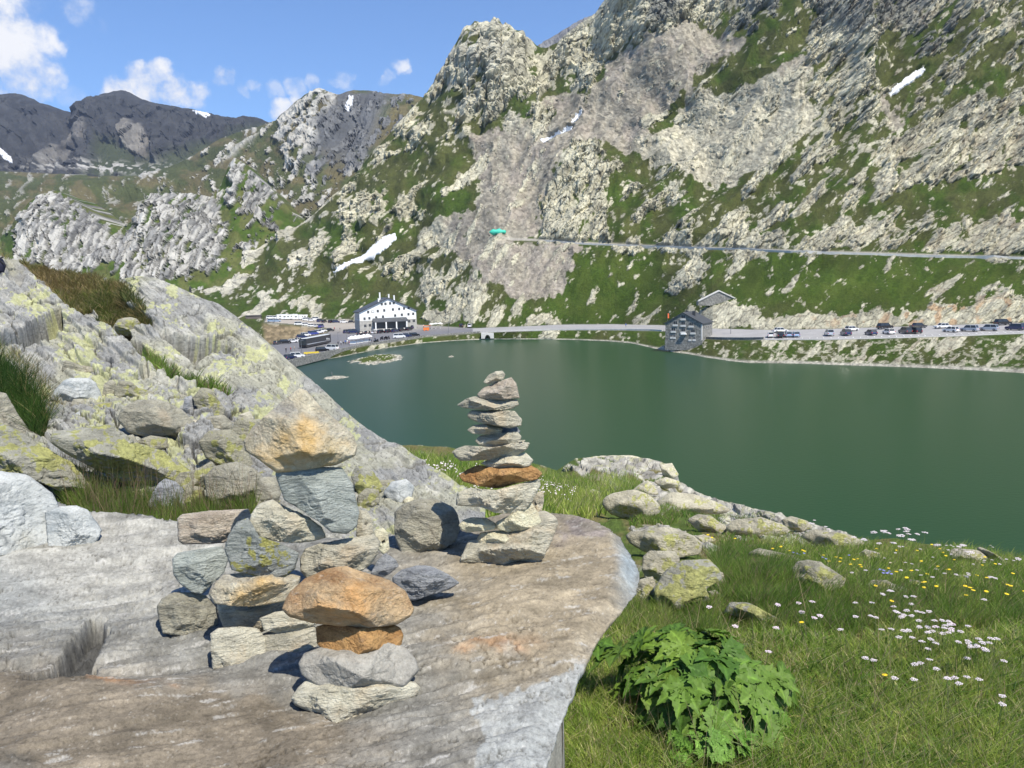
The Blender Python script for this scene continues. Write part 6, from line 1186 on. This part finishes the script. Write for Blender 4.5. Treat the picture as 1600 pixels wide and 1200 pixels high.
# cars
def wheelset(root, xs, w, r_=.33):
    for x in xs:
        for s in (-1, 1): b = mb(); cyl(b, (x, s*(w-.10), r_), (x, s*(w+.02), r_), r_, r_, 12, 0); cyl(b, (x, s*(w+.02), r_), (x, s*(w+.035), r_), r_*.6, r_*.6, 10, 1); done('wheel', b, [M_tyre, M_met], root)
PAINT = {'white': (.80, .80, .80), 'silver': (.42, .45, .50), 'light blue': (.30, .40, .55), 'navy': (.02, .03, .09), 'black': (.012, .012, .014), 'dark grey': (.06, .06, .065), 'blue': (.05, .07, .30)}
PM = {}
for k_, c in PAINT.items(): PM[k_] = plain('paint_'+k_.replace(' ', '_'), c, .22, .15, .03); PM[k_].node_tree.nodes['Principled BSDF'].inputs['Coat Weight'].default_value = .6
CARS = {}
def car_proto(kind, paint):
    if (kind, paint) in CARS: return None
    L, Hb, H = {'hatchback': (2.0, .86, 1.46), 'suv': (2.25, 1.0, 1.72), 'van': (2.45, 1.15, 1.98), 'saloon': (2.3, .84, 1.44)}[kind]
    w = .90; root = empty('car', (0, 0, 0)); m = PM[paint]; hood = {'hatchback': .95, 'suv': 1.0, 'van': .75, 'saloon': 1.1}[kind]; tail = {'hatchback': .12, 'suv': .1, 'van': .05, 'saloon': .75}[kind]
    b = mb(); prism(b, [(-L, .28), (L-.1, .28), (L, .5), (L-.05, .72), (L-.25, Hb-.06), (L-hood, Hb+.03), (-L+tail, Hb+.04), (-L+.02, Hb-.05), (-L-.02, .5)], -w, w)
    bmesh.ops.bevel(b, geom=list(b.edges), offset=.05, segments=1, affect='EDGES')
    x0, x1, x2, x3 = -L+tail+.05, -L+tail+.38, L-hood-.62, L-hood
    t = .80; a = [(x1, t*.86, H), (x2, t*.86, H), (x2, -t*.86, H), (x1, -t*.86, H)]; vs = [b.verts.new(v) for v in a]+[b.verts.new((x*1, y*.96, z+.06)) for x, y, z in a]
    for f in ((0, 1, 2, 3), (7, 6, 5, 4), (0, 4, 5, 1), (1, 5, 6, 2), (2, 6, 7, 3), (3, 7, 4, 0)): b.faces.new([vs[i] for i in f])
    xm = (x1+x2)/2
    for s in (-1, 1):
        for (xa, xb) in ((x0, x1), (xm, xm), (x3, x2)): cyl(b, (xa, s*t*1.02, Hb), (xb, s*t*.88, H+.02), .045, .04, 5)
    done('body', b, m, root)
    b = mb(); lo = [(x0, t), (x3, t), (x3, -t), (x0, -t)]; hi = [(x1, t*.86), (x2, t*.86), (x2, -t*.86), (x1, -t*.86)]; v0 = [b.verts.new((x, y, Hb)) for x, y in lo]; v1 = [b.verts.new((x, y, H-.005)) for x, y in hi]
    b.faces.new(v1); b.faces.new(v0[::-1])
    for i in range(4): b.faces.new((v0[i], v0[(i+1) % 4], v1[(i+1) % 4], v1[i]))
    done('windows', b, M_glass, root); wheelset(root, (-L+.75, L-.8), w)
    for s in (-1, 1):
        b = mb(); bx(b, L-.14, L-.0, s*.62-.2, s*.62+.2, .58, .72); done('headlight', b, M_lamp, root); b = mb(); bx(b, -L-.035, -L+.05, s*.72-.12, s*.72+.12, .62, .85); done('tail_light', b, M_red, root)
    CARS[(kind, paint)] = root; return root
def car(x, y, kind, paint, ang, label, group):
    first = car_proto(kind, paint); o = first or copy_tree(CARS[(kind, paint)])
    o.location = G2(x, y, .14); o.rotation_euler = (0, 0, math.radians(ang)); tag(o, label, 'car', group)
gr = 'cars parked along the road on the right'; fm_ = 'front row by the road edge'
for x, y, k_, c, a, l in [(1204.7, 527.5, 'hatchback', 'white', 75, 'white car first from the left in the roadside row'), (1219, 528, 'suv', 'black', 78, 'black car second in the roadside row beside the first white one'), (1231.5, 527, 'hatchback', 'light blue', 78, 'pale blue car right after the first black car of the roadside row'),
     (1244, 527, 'hatchback', 'light blue', 80, 'pale blue car at the right end of the first roadside cluster'), (1219, 520, 'saloon', 'white', 8, 'white car driving behind the first roadside cluster'), (1295, 525, 'suv', 'silver', 80, 'silver car standing alone left of the navy ones'),
     (1322, 524.5, 'suv', 'navy', 85, 'dark blue car overlapping a white one'), (1331, 518, 'hatchback', 'white', 20, 'white car tucked behind the dark blue one'), (1361, 524, 'hatchback', 'navy', 92, 'small navy car alone in its bay with dark front'), (1383, 514.5, 'suv', 'black', 10, 'black estate side on, at the foot of the cliff behind a small white car'),
     (1389, 522.5, 'hatchback', 'white', 92, 'small white car in front of the black estate'), (1415, 521.5, 'suv', 'dark grey', 92, 'dark grey off roader left of a black hatchback'), (1429, 521.5, 'suv', 'black', 95, 'black hatchback right of the dark grey off roader'), (1434, 513, 'saloon', 'dark grey', 8, 'dark grey car side on behind the two dark off roaders'),
     (1472, 513.5, 'saloon', 'white', 186, 'white car side on under the pale cliff'), (1486, 519.5, 'hatchback', 'white', 120, 'white car parked diagonally in front of the side on white one'), (1515, 518.5, 'suv', 'silver', 125, 'silver car parked diagonally left of the other silver one'), (1545, 517.5, 'suv', 'silver', 130, 'silver car parked diagonally left of the long black car'),
     (1566, 508.5, 'suv', 'black', 4, 'long black car side on against the reddish cliff'), (1585, 516.5, 'suv', 'navy', 120, 'dark blue car just right of and below the long black car'), (1600, 515.5, 'suv', 'silver', 120, 'silver car cut off by the right edge of the picture')]:
    car(x, y, k_, c, a, l, gr)
gr = 'cars in the upper car park behind the bus'
for x, y, k_, c, a, l in [(499, 503.5, 'van', 'navy', 80, 'navy van at the left end of the dark upper row'), (507, 504.4, 'suv', 'black', 80, 'black car second in the dark upper row'), (516.5, 504.8, 'suv', 'black', 80, 'black car third in the dark upper row'), (526, 504.8, 'suv', 'navy', 15, 'navy car closing the dark upper row'), (537, 505, 'suv', 'white', 20, 'white car between the dark upper row and the hotel'),
     (549, 504.8, 'saloon', 'black', 10, 'black car touching the upper left corner of the hotel'), (424, 503.5, 'suv', 'light blue', 20, 'pale blue car at the far left of the upper lot'), (433, 503.6, 'suv', 'light blue', 20, 'pale blue car next to the far left one'), (422, 498.5, 'van', 'white', 20, 'white van behind the far left pale blue car'), (433, 498.5, 'van', 'white', 20, 'white van left of the campers'),
     (479, 501.5, 'van', 'white', 15, 'white van right of the campers'), (487, 502.3, 'suv', 'white', 15, 'white car between two vans right of the campers'), (493.5, 500.6, 'van', 'white', 15, 'white van just left of the navy van'), (467.5, 508.8, 'van', 'white', 10, 'long white van above the earth mound'), (478.7, 510, 'suv', 'white', 12, 'white car above the earth mound next to the long van'),
     (488, 511.8, 'suv', 'white', 20, 'white car in the middle above the earth mound'), (496, 512.3, 'suv', 'white', 70, 'white car left of the blue van above the mound'), (503, 513, 'van', 'blue', 85, 'bright blue van at the corner of the mound'), (504.5, 519.5, 'suv', 'white', 30, 'white car above the rear end of the bus'), (515, 518, 'saloon', 'black', 5, 'black saloon alone behind the bus'),
     (498, 521.5, 'suv', 'white', 40, 'white car half hidden by the bus roof near its rear'), (489, 524, 'van', 'blue', 40, 'deep blue van behind the middle of the bus'), (478, 526, 'suv', 'white', 40, 'white car behind the front half of the bus'), (472, 529, 'suv', 'navy', 40, 'navy car showing behind the front of the bus'), (467, 534, 'hatchback', 'white', 60, 'white hatchback touching the bus front'),
     (458, 536, 'hatchback', 'white', 30, 'white hatchback left of the one touching the bus front'), (446, 537.5, 'suv', 'black', 20, 'black car under the earth mound'), (433.5, 538.5, 'hatchback', 'dark grey', 70, 'dark grey car under the earth mound at its left end')]:
    car(x, y, k_, c, a, l, gr)
gr = 'cars in front of the hotel and along the lake wall'
for x, y, k_, c, a, l in [(543, 521, 'suv', 'navy', 60, 'navy car left of the hotel corner'), (552, 521.3, 'van', 'navy', 40, 'navy van right at the hotel corner'), (558.5, 515, 'suv', 'white', 80, 'white car beside the side wall of the hotel'), (562.7, 523.4, 'hatchback', 'dark grey', 70, 'dark grey car first in the row before the hotel'), (574.6, 522.4, 'hatchback', 'dark grey', 70, 'dark grey car second in the row before the hotel'),
     (585, 521.6, 'hatchback', 'white', 70, 'only white car in the row before the hotel porch'), (595.6, 521.2, 'suv', 'black', 70, 'black car right of the white one before the porch'), (606.5, 520.4, 'suv', 'black', 70, 'black car fifth in the row, before the porch middle'), (617, 519.6, 'suv', 'navy', 70, 'navy car before the right half of the porch'), (626.6, 518.2, 'suv', 'black', 70, 'black car before the right end of the porch'),
     (638, 516.8, 'suv', 'black', 70, 'black car before the right corner of the hotel'), (646, 514, 'suv', 'navy', 65, 'navy car closing the hotel row on the right'), (624, 529, 'van', 'white', 10, 'white van by the lake wall before the hotel'), (635, 527.6, 'suv', 'navy', 20, 'navy car right of the white van at the lake wall'), (646.7, 526.2, 'suv', 'black', 15, 'black car last in the trio at the lake wall'),
     (453.4, 562, 'hatchback', 'navy', 60, 'navy car partly hidden by the rock slope'), (465, 560, 'suv', 'white', 15, 'white car nearest the rock slope at the lake wall'), (503.5, 550.6, 'suv', 'black', 20, 'black car below the bus at the lake wall'), (518.7, 548, 'van', 'white', 155, 'white car with dark windows below the bus rear'), (722, 511.5, 'suv', 'black', 85, 'black car left of the pair at the bridge end'), (734, 511.8, 'suv', 'white', 85, 'white car right of the pair at the bridge end')]:
    car(x, y, k_, c, a, l, gr)
# campers
def camper():
    r = empty('camper_van', (0, 0, 0)); b = mb(); prism(b, [(-3.3, .5), (3.1, .5), (3.35, .8), (3.3, 1.3), (2.5, 1.5), (2.2, 2.15), (2.9, 2.3), (2.9, 2.9), (2.5, 3.05), (-3.3, 3.05)], -1.12, 1.12); done('body', b, PM['white'], r)
    for s in (-1, 1): b = mb(); bx(b, -1.9, -.7, s*1.14-.03, s*1.14+.03, 1.6, 2.2); bx(b, .3, 1.2, s*1.14-.03, s*1.14+.03, 1.6, 2.2); done('window', b, M_glass, r)
    b = mb(); bx(b, 2.3, 2.62, -.95, .95, 1.5, 2.1, 0, .05); done('windscreen', b, M_glass, r); wheelset(r, (-1.7, 2.2), 1.1, .36); return r
cp = camper()
for i, (x, y, a, l) in enumerate([(449, 500, 12, 'leftmost white camper in the upper lot'), (457, 499, 35, 'white camper second from the left, angled roof highest'), (465.5, 500, 15, 'white camper in the middle of the camper row'), (473.5, 500, 50, 'white camper at the right end of the camper row'), (441, 499.2, 25, 'small white camper between vans and the camper row')]):
    o = cp if i == 0 else copy_tree(cp); o.location = G2(x, y, .14); o.rotation_euler = (0, 0, math.radians(a)); tag(o, l, 'camper', 'white campers in the upper lot')
# coach
p0, p1 = G2(474, 545, .14), G2(512, 536.5, .14); dv = p1-p0; r = empty('coach', (p0+p1)/2, math.atan2(dv.y, dv.x)+math.pi); tag(r, 'long black touring coach parked in the lower car park', 'bus')
Lb = max(6.0, dv.length/2)
b = mb(); prism(b, [(-Lb, .35), (Lb, .35), (Lb+.15, 1.2), (Lb, 3.0), (Lb-.5, 3.3), (-Lb, 3.35)], -1.27, 1.27); done('body', b, PM['black'], r)
b = mb(); bx(b, -Lb+.4, Lb-1.2, -1.0, 1.0, 3.36, 3.5, 0, .1); done('roof_unit', b, plain('roof_pale', (.55, .58, .6), .4), r)
for s in (-1, 1):
    b = mb(); bx(b, -Lb+.3, Lb-.3, s*1.28-.02, s*1.28+.02, 1.5, 2.9); done('side_windows', b, M_glass, r)
    b = mb(); prism(b, [(-Lb+.5, 1.12), (Lb-2, 1.12), (Lb-.5, 1.42), (Lb-.5, 1.5), (-Lb+.5, 1.24)], s*1.285-.02, s*1.285+.02); done('stripe', b, PM['silver'], r)
    for q in range(4): b = mb(); bx(b, -Lb+1.6+q*.9, -Lb+2.0+q*.9, s*1.315-.012, s*1.315+.012, 1.45+.05*q, 2.0+.1*q); done('decal', b, M_lamp, r)
b = mb(); bx(b, Lb-.05, Lb+.14, -1.1, 1.1, 1.4, 2.9); done('windscreen', b, M_glass, r); wheelset(r, (-Lb+2.6, -Lb+3.9, Lb-2.4), 1.22, .5)
# people
def person_mesh(name, pose):
    me = bpy.data.meshes.new(name); J = pose; E = [(0, 1), (1, 2), (2, 3), (3, 4), (0, 5), (5, 6), (6, 7), (0, 8), (8, 9), (9, 10), (2, 11), (11, 12), (12, 13), (2, 14), (14, 15), (15, 16)]
    R_ = [.14, .15, .15, .06, .105, .09, .06, .045, .09, .06, .045, .06, .045, .035, .06, .045, .035]
    me.from_pydata(J, E, []); o = bpy.data.objects.new(name, me); col.objects.link(o); md = o.modifiers.new('s', 'SKIN')
    for i, rv in enumerate(R_): me.skin_vertices[0].data[i].radius = (rv, rv*.85)
    me.skin_vertices[0].data[0].use_root = True
    o.modifiers.new('u', 'SUBSURF').levels = 1; dg = bpy.context.evaluated_depsgraph_get(); m2_ = bpy.data.meshes.new_from_object(o.evaluated_get(dg)); bpy.data.objects.remove(o); return m2_
PO = [[(0, 0, .92), (0, 0, 1.15), (0, 0, 1.40), (0, .0, 1.52), (0, -.02, 1.68), (.10, 0, .88), (.12, -.04, .48), (.13, .0, .06), (-.10, 0, .88), (-.13, .05, .48), (-.14, .03, .06), (.20, 0, 1.38), (.26, .0, 1.12), (.24, -.1, .9), (-.20, 0, 1.38), (-.27, .02, 1.12), (-.22, -.12, .92)],
      [(0, 0, .92), (0, -.01, 1.15), (0, -.02, 1.40), (0, -.03, 1.52), (0, -.05, 1.68), (.10, 0, .88), (.11, -.18, .50), (.11, -.22, .06), (-.10, 0, .88), (-.11, .1, .50), (-.11, .3, .10), (.20, 0, 1.38), (.25, .1, 1.12), (.24, .0, .92), (-.20, 0, 1.38), (-.25, -.12, 1.14), (-.2, -.3, 1.0)]]
skin_ = plain('skin', (.45, .28, .20), .6); CL_ = {k_: plain('cloth_'+k_, c, .9) for k_, c in dict(dark=(.03, .03, .04), red=(.40, .04, .03), white=(.7, .7, .7), blue=(.06, .12, .35), grey=(.2, .2, .2), beige=(.4, .33, .22)).items()}
PMs = {}
def person(x, y, top, leg, pose, rz, label, group='visitors around the car park'):
    key = (top, leg, pose)
    if key not in PMs:
        m = person_mesh('person', PO[pose]); m.materials.clear()
        for q in (CL_[top], CL_[leg], skin_): m.materials.append(q)
        for f in m.polygons: z = f.center.z; f.material_index = 2 if z > 1.50 else (0 if z > .93 else 1)
        PMs[key] = m
    o = link('person', PMs[key]); o.location = G2(x, y, .14); o.rotation_euler = (0, 0, rz); o.scale = (1.08,)*3; tag(o, label, 'person', group)
for x, y, t_, l_, po, rz, l in [(529, 541, 'dark', 'dark', 0, 1, 'person all in black, leftmost of the group by the white stalls'), (533, 540.5, 'white', 'dark', 1, 2, 'person in white top among the group left of the stalls'), (537, 541.5, 'dark', 'grey', 0, 3, 'person in black top and grey trousers left of the stalls'), (540, 539, 'blue', 'dark', 1, 0, 'person in blue top beside the stalls'),
     (543.5, 538.5, 'white', 'beige', 0, 4, 'person in white and beige next to the first stall'), (546, 541, 'red', 'dark', 0, 5, 'person in red top near the lake wall'), (578, 535.8, 'dark', 'dark', 1, 2, 'person in black right of the last stall'), (581, 536, 'grey', 'dark', 0, 1, 'person in grey top right of the last stall'), (586, 535.2, 'dark', 'blue', 0, 3, 'person in dark top and blue trousers by a lamp post'),
     (523, 517, 'red', 'dark', 1, 1, 'person in red walking across the open tarmac'), (531.5, 518, 'dark', 'beige', 0, 2, 'person in dark top standing on the open tarmac'), (447, 552, 'dark', 'dark', 0, 1, 'person in black in the lower lot, nearest the rock slope'), (454, 551, 'red', 'dark', 1, 2, 'person in red in the lower lot'), (460, 550, 'beige', 'grey', 0, 2, 'person in beige in the lower lot'),
     (662, 513.5, 'white', 'dark', 0, 0, 'person in white beside the orange stand'), (671.5, 513, 'red', 'dark', 0, 1, 'person in red right of the orange stand'), (977.5, 512.5, 'blue', 'grey', 1, 0, 'lone walker in blue on the road between hotel and grey house')]:
    person(x, y, t_, l_, po, rz, l)
# white stalls and parasols
def stall():
    r = empty('market_tent', (0, 0, 0)); b = mb(); v = [b.verts.new(c) for c in ((-1.5, -1.5, 2.1), (1.5, -1.5, 2.1), (1.5, 1.5, 2.1), (-1.5, 1.5, 2.1), (0, 0, 3.0), (-1.5, -1.5, 1.8), (1.5, -1.5, 1.8), (1.5, 1.5, 1.8), (-1.5, 1.5, 1.8))]
    for i in range(4): b.faces.new((v[i], v[(i+1) % 4], v[4])); b.faces.new((v[5+i], v[5+(i+1) % 4], v[(i+1) % 4], v[i]))
    done('canopy', b, M_wall, r)
    for x, y in ((-1.4, -1.4), (1.4, -1.4), (1.4, 1.4), (-1.4, 1.4)): b = mb(); cyl(b, (x, y, 0), (x, y, 2.1), .04, .04, 6); done('leg', b, M_met, r)
    b = mb(); bx(b, -1.3, 1.3, -.4, .4, .0, .9); done('counter', b, M_wall, r); return r
st_ = stall()
for i, (x, y, l) in enumerate([(549.5, 537.8, 'first white market tent from the left'), (556, 536.9, 'second white market tent from the left'), (562.5, 536, 'third white market tent from the left'), (569, 535, 'fourth white market tent, next to the last'), (574.5, 534.2, 'rightmost white market tent beside people in dark clothes')]):
    o = st_ if i == 0 else copy_tree(st_); o.location = G2(x, y, .14); o.rotation_euler = (0, 0, .35); tag(o, l, 'tent', 'white market tents by the lake wall')
def parasol():
    r = empty('parasol', (0, 0, 0)); b = mb(); v = [b.verts.new((1.5*math.cos(k*math.pi/4), 1.5*math.sin(k*math.pi/4), 2.1)) for k in range(8)]; t = b.verts.new((0, 0, 2.7))
    for k in range(8): b.faces.new((v[k], v[(k+1) % 8], t))
    b.faces.new(v[::-1]); done('canopy', b, M_wall, r); b = mb(); cyl(b, (0, 0, 0), (0, 0, 2.1), .04, .04, 6); done('pole', b, M_met, r); b = mb(); cyl(b, (0, 0, .65), (0, 0, .72), .6, .6, 10); cyl(b, (0, 0, 0), (0, 0, .12), .3, .25, 8); done('table', b, M_post, r); return r
pa = parasol()
for i, (x, y, l) in enumerate([(674.5, 514, 'white parasol nearest the orange stand'), (681, 513.6, 'middle white parasol of the three'), (688, 513.2, 'white parasol farthest from the orange stand')]):
    o = pa if i == 0 else copy_tree(pa); o.location = G2(x, y, .14); tag(o, l, 'parasol', 'white parasols right of the hotel')
b = mb(); bx(b, -1.3, 1.3, -.6, .6, .3, 1.5); bx(b, -1.4, 1.4, -.9, .9, 2.2, 2.35); [cyl(b, (x, y, .2), (x, y, 2.2), .04, .04, 5) for x in (-1.2, 1.2) for y in (-.5, .5)]; cyl(b, (-.8, -.62, .3), (-.8, -.5, .3), .3, .3, 8); cyl(b, (.8, -.62, .3), (.8, -.5, .3), .3, .3, 8)
o = done('food_cart', b, plain('orange_paint', (.75, .20, .04), .5)); o.location = G2(666.6, 517.2, .14); tag(o, 'bright orange food cart on the tarmac right of the hotel', 'cart')
# motorcycles
def moto():
    r = empty('motorcycle', (0, 0, 0))
    for x in (-.7, .7): b = mb(); cyl(b, (x, -.06, .32), (x, .06, .32), .32, .32, 12); done('wheel', b, M_tyre, r)
    b = mb(); prism(b, [(-.8, .65), (-.45, .5), (-.3, .3), (.3, .3), (.55, .6), (.5, .98), (.3, 1.02), (.1, .88), (-.4, .82), (-.85, .9)], -.15, .15); bx(b, .45, .55, -.38, .38, 1.0, 1.06); done('frame', b, PM['black'], r); return r
mo = moto()
for i, (x, y, l) in enumerate([(597, 531.6, 'motorcycle at the left of the neat trio'), (602, 531.2, 'motorcycle in the middle of the neat trio'), (607, 530.8, 'motorcycle at the right of the neat trio, nearest the white van'), (586.5, 537, 'motorcycle parked against the lake wall near the stalls'), (590, 536.2, 'second motorcycle against the lake wall, right of the first')]):
    o = mo if i == 0 else copy_tree(mo); o.location = G2(x, y, .14); o.rotation_euler = (0, 0, 1.25); tag(o, l, 'motorcycle', 'motorcycles by the lake wall'); o.scale = (1.25,)*3
# lamp posts, poles, flag
def lamp(x, y, h, label):
    r = empty('street_lamp', G2(x, y, .1)); tag(r, label, 'street lamp', 'lamp posts along the lakeside'); b = mb(); cyl(b, (0, 0, 0), (0, 0, h), .09, .05, 8); done('pole', b, M_met, r); b = mb(); bx(b, -.15, .7, -.12, .12, h-.02, h+.1); done('lamp_head', b, M_met, r)
for x, y, h_, l in [(471.5, 559.5, 5.2, 'grey lamp post beside the white car nearest the rock slope'), (528.5, 535, 3.8, 'grey lamp post behind the group of people'), (541, 533.5, 3.6, 'grey lamp post just left of the white tents'), (585.5, 535.5, 5, 'grey lamp post right of the white tents'), (701.6, 522.5, 5, 'grey lamp post between parasols and bridge'), (1141.5, 522, 4.5, 'grey lamp post in front of the cliff right of the stone house')]: lamp(x, y, h_, l)
r = empty('flagpole', G2(1043.5, 507.5, 0)); tag(r, 'orange flag on a short pole beside the roof of the stone house', 'flag'); b = mb(); cyl(b, (0, 0, 0), (0, 0, 4.6), .05, .04, 6); done('pole', b, M_met, r)
b = mb(); bx(b, .04, .55, -.02, .02, 2.6, 4.5, 0, .0); done('banner', b, plain('orange_cloth', (.8, .16, .05), .7), r)
b = mb(); bx(b, -2.3, 2.3, -.6, .6, .25, .7); [cyl(b, (x, s*.62, .25), (x, s*.5, .25), .25, .25, 8) for x in (-1.4, 1.4) for s in (-1, 1)]; bx(b, 2.3, 3.2, -.05, .05, .3, .4)
o = done('trailer', b, plain('yellow_paint', (.60, .45, .04), .5)); o.location = G2(486, 554, .14); o.rotation_euler = (0, 0, .35); tag(o, 'flat yellow trailer by the lake wall', 'trailer')
# bay markings on the right-hand road and centre line
M_line = plain('road_paint', (.78, .78, .75), .7)
V = []; Fq = []
for i in range(46):
    x = 1105+i*11.4
    y0 = np.interp(x, [1100, 1190, 1300, 1400, 1500, 1600], [527.5, 530, 529.6, 527.2, 524, 520.3]); a = G2(x, y0, .125); d = Vector((.42, 1, 0)).normalized(); n_ = Vector((1, -.42, 0)).normalized()*.09; e = a+d*4.6; e.z += .02
    if e.z < a.z-.2: continue
    V += [a-n_, a+n_, e+n_, e-n_]; q = len(V)-4; Fq.append((q, q+1, q+2, q+3))
for v in V: v.z += .06
o = link('road_markings', npmesh('road_markings', np.array([v[:] for v in V]), np.array(Fq), M_line)); o['kind'] = 'structure'
# statue on its column
r = empty('statue', Vector(at(g2, 299, 470))); tag(r, 'dark statue on a pale pedestal rising behind the rock slope', 'statue'); k = r.location.y/F
b = mb(); bx(b, -3.2*k, 3.2*k, -3.2*k, 3.2*k, -1*k, 9*k, 0, .5*k); bx(b, -2*k, 2*k, -2*k, 2*k, 9*k, 10*k); done('pedestal', b, M_conc, r)
b = mb(); prev = None
for z, rr_ in ((10, 2.0), (12, 1.9), (15, 1.5), (18, 1.9), (19.5, 1.5), (20, .8), (20.6, .9), (21.6, 1.0), (22.4, .6)):
    ring = [b.verts.new((rr_*k*math.cos(a*math.pi/5), rr_*k*.8*math.sin(a*math.pi/5), z*k)) for a in range(10)]
    if prev: [b.faces.new((prev[i], prev[(i+1) % 10], ring[(i+1) % 10], ring[i])) for i in range(10)]
    prev = ring
b.faces.new(prev); cyl(b, (1.5*k, 0, 18.4*k), (3.2*k, -.3*k, 21*k), .5*k, .35*k, 6); done('figure', b, plain('dark_bronze', (.05, .05, .055), .5, .4), r)
# rucksack
r = empty('rucksack', Vector(at(g7, 1, 441))); tag(r, 'dark navy rucksack on the rock at the upper left edge', 'rucksack')
b = mb(); bmesh.ops.create_icosphere(b, subdivisions=3, radius=1, matrix=Matrix.Translation((0, 0, .10)) @ Matrix.Diagonal((.07, .06, .11, 1)))
for v in b.verts: v.co.x *= 1-.8*max(0, v.co.z-.12); v.co += v.co.normalized()*.006*math.sin(v.co.z*60+v.co.x*40)
done('bag', b, plain('navy_fabric', (.012, .014, .035), .8), r, True); b = mb(); cyl(b, (.03, -.05, .17), (.10, -.04, .10), .008, .008, 6); cyl(b, (.03, -.05, .19), (.08, -.03, .21), .008, .008, 6); done('strap', b, plain('black_webbing', (.01, .01, .012), .8), r)
# islets
def islet(name, ox, oy, rx, ry, hgt, label, seed, green=True, kind=None):
    c = at_z(np.array(float(ox)), np.array(float(oy)), 0); kx = c[1]/F; W_ = rx*kx; pA = at_z(np.array(float(ox)), np.array(oy-float(ry)), 0)[1]-at_z(np.array(float(ox)), np.array(oy+float(ry)), 0)[1]; Hh = pA/2
    u, v = np.meshgrid(np.linspace(-1.2, 1.2, 120), np.linspace(-1.2, 1.2, 60)); x = u*W_; y = v*Hh; rad = np.sqrt(u*u+v*v)+(fbm2(u*3+seed, v*3, seed, 4)-.5)*.7
    z = hgt*(1-rad)*1.4+(fbm2(u*14, v*9, seed+3, 3)-.5)*hgt*.7; hs_, cs, es = crystal(u*16, v*9, seed)
    rock = sst(rad, .62, .8); C = lerp(lerp(GRASS*1.5+0*u[..., None], OLIVE*1.4, fbm2(u*5, v*5, 5)), V3(.42, .40, .33)*(.6+.7*cs)[..., None], np.clip(rock+(cs > .82)*.8+(0 if green else 1), 0, 1))
    o = link(name, npmesh(name, np.stack([x+c[0], y+c[1], z-.05], -1).reshape(-1, 3), gridfaces(60, 120), M_mtn, C.reshape(-1, 3), False)); return tag(o, label, 'islet', None, kind)
islet('islet', 590, 561, 35, 7.5, .8, 'grassy islet with rocky rim just off the car park wall', 4)
o = islet('islet', 524, 590, 19, 2.6, .35, 'low bare rock islet with a thin marker post', 9, False)
c = at_z(np.array(519.), np.array(590.), 0); b = mb(); cyl(b, (0, 0, -.3), (0, 0, 1.5), .05, .04, 6); bx(b, -.3, .3, -.03, .03, 1.0, 1.1); o = done('marker_post', b, M_met); o.location = (c[0], c[1], .1); tag(o, 'thin marker post with crossbar on the bare rock islet', 'post')
islet('islet', 705, 557.5, 4.5, .9, .3, 'tiny pale rock breaking the water surface right of the grassy islet', 12, False)

# ------------------------------------------------------------------ air
b = mb(); bx(b, -2600, 1600, -120, 4600, -14, 1150)
m, nt_, bs = newmat('thin_haze'); nt_.nodes.remove(bs); pv = nd(nt_, 'ShaderNodeVolumePrincipled'); pv.inputs['Color'].default_value = (.62, .74, 1, 1); pv.inputs['Density'].default_value = HAZE; pv.inputs['Anisotropy'].default_value = .2
nt_.links.new(pv.outputs[0], nt_.nodes['Material Output'].inputs['Volume'])
hz_ = done('haze', b, m); hz_['kind'] = 'stuff'
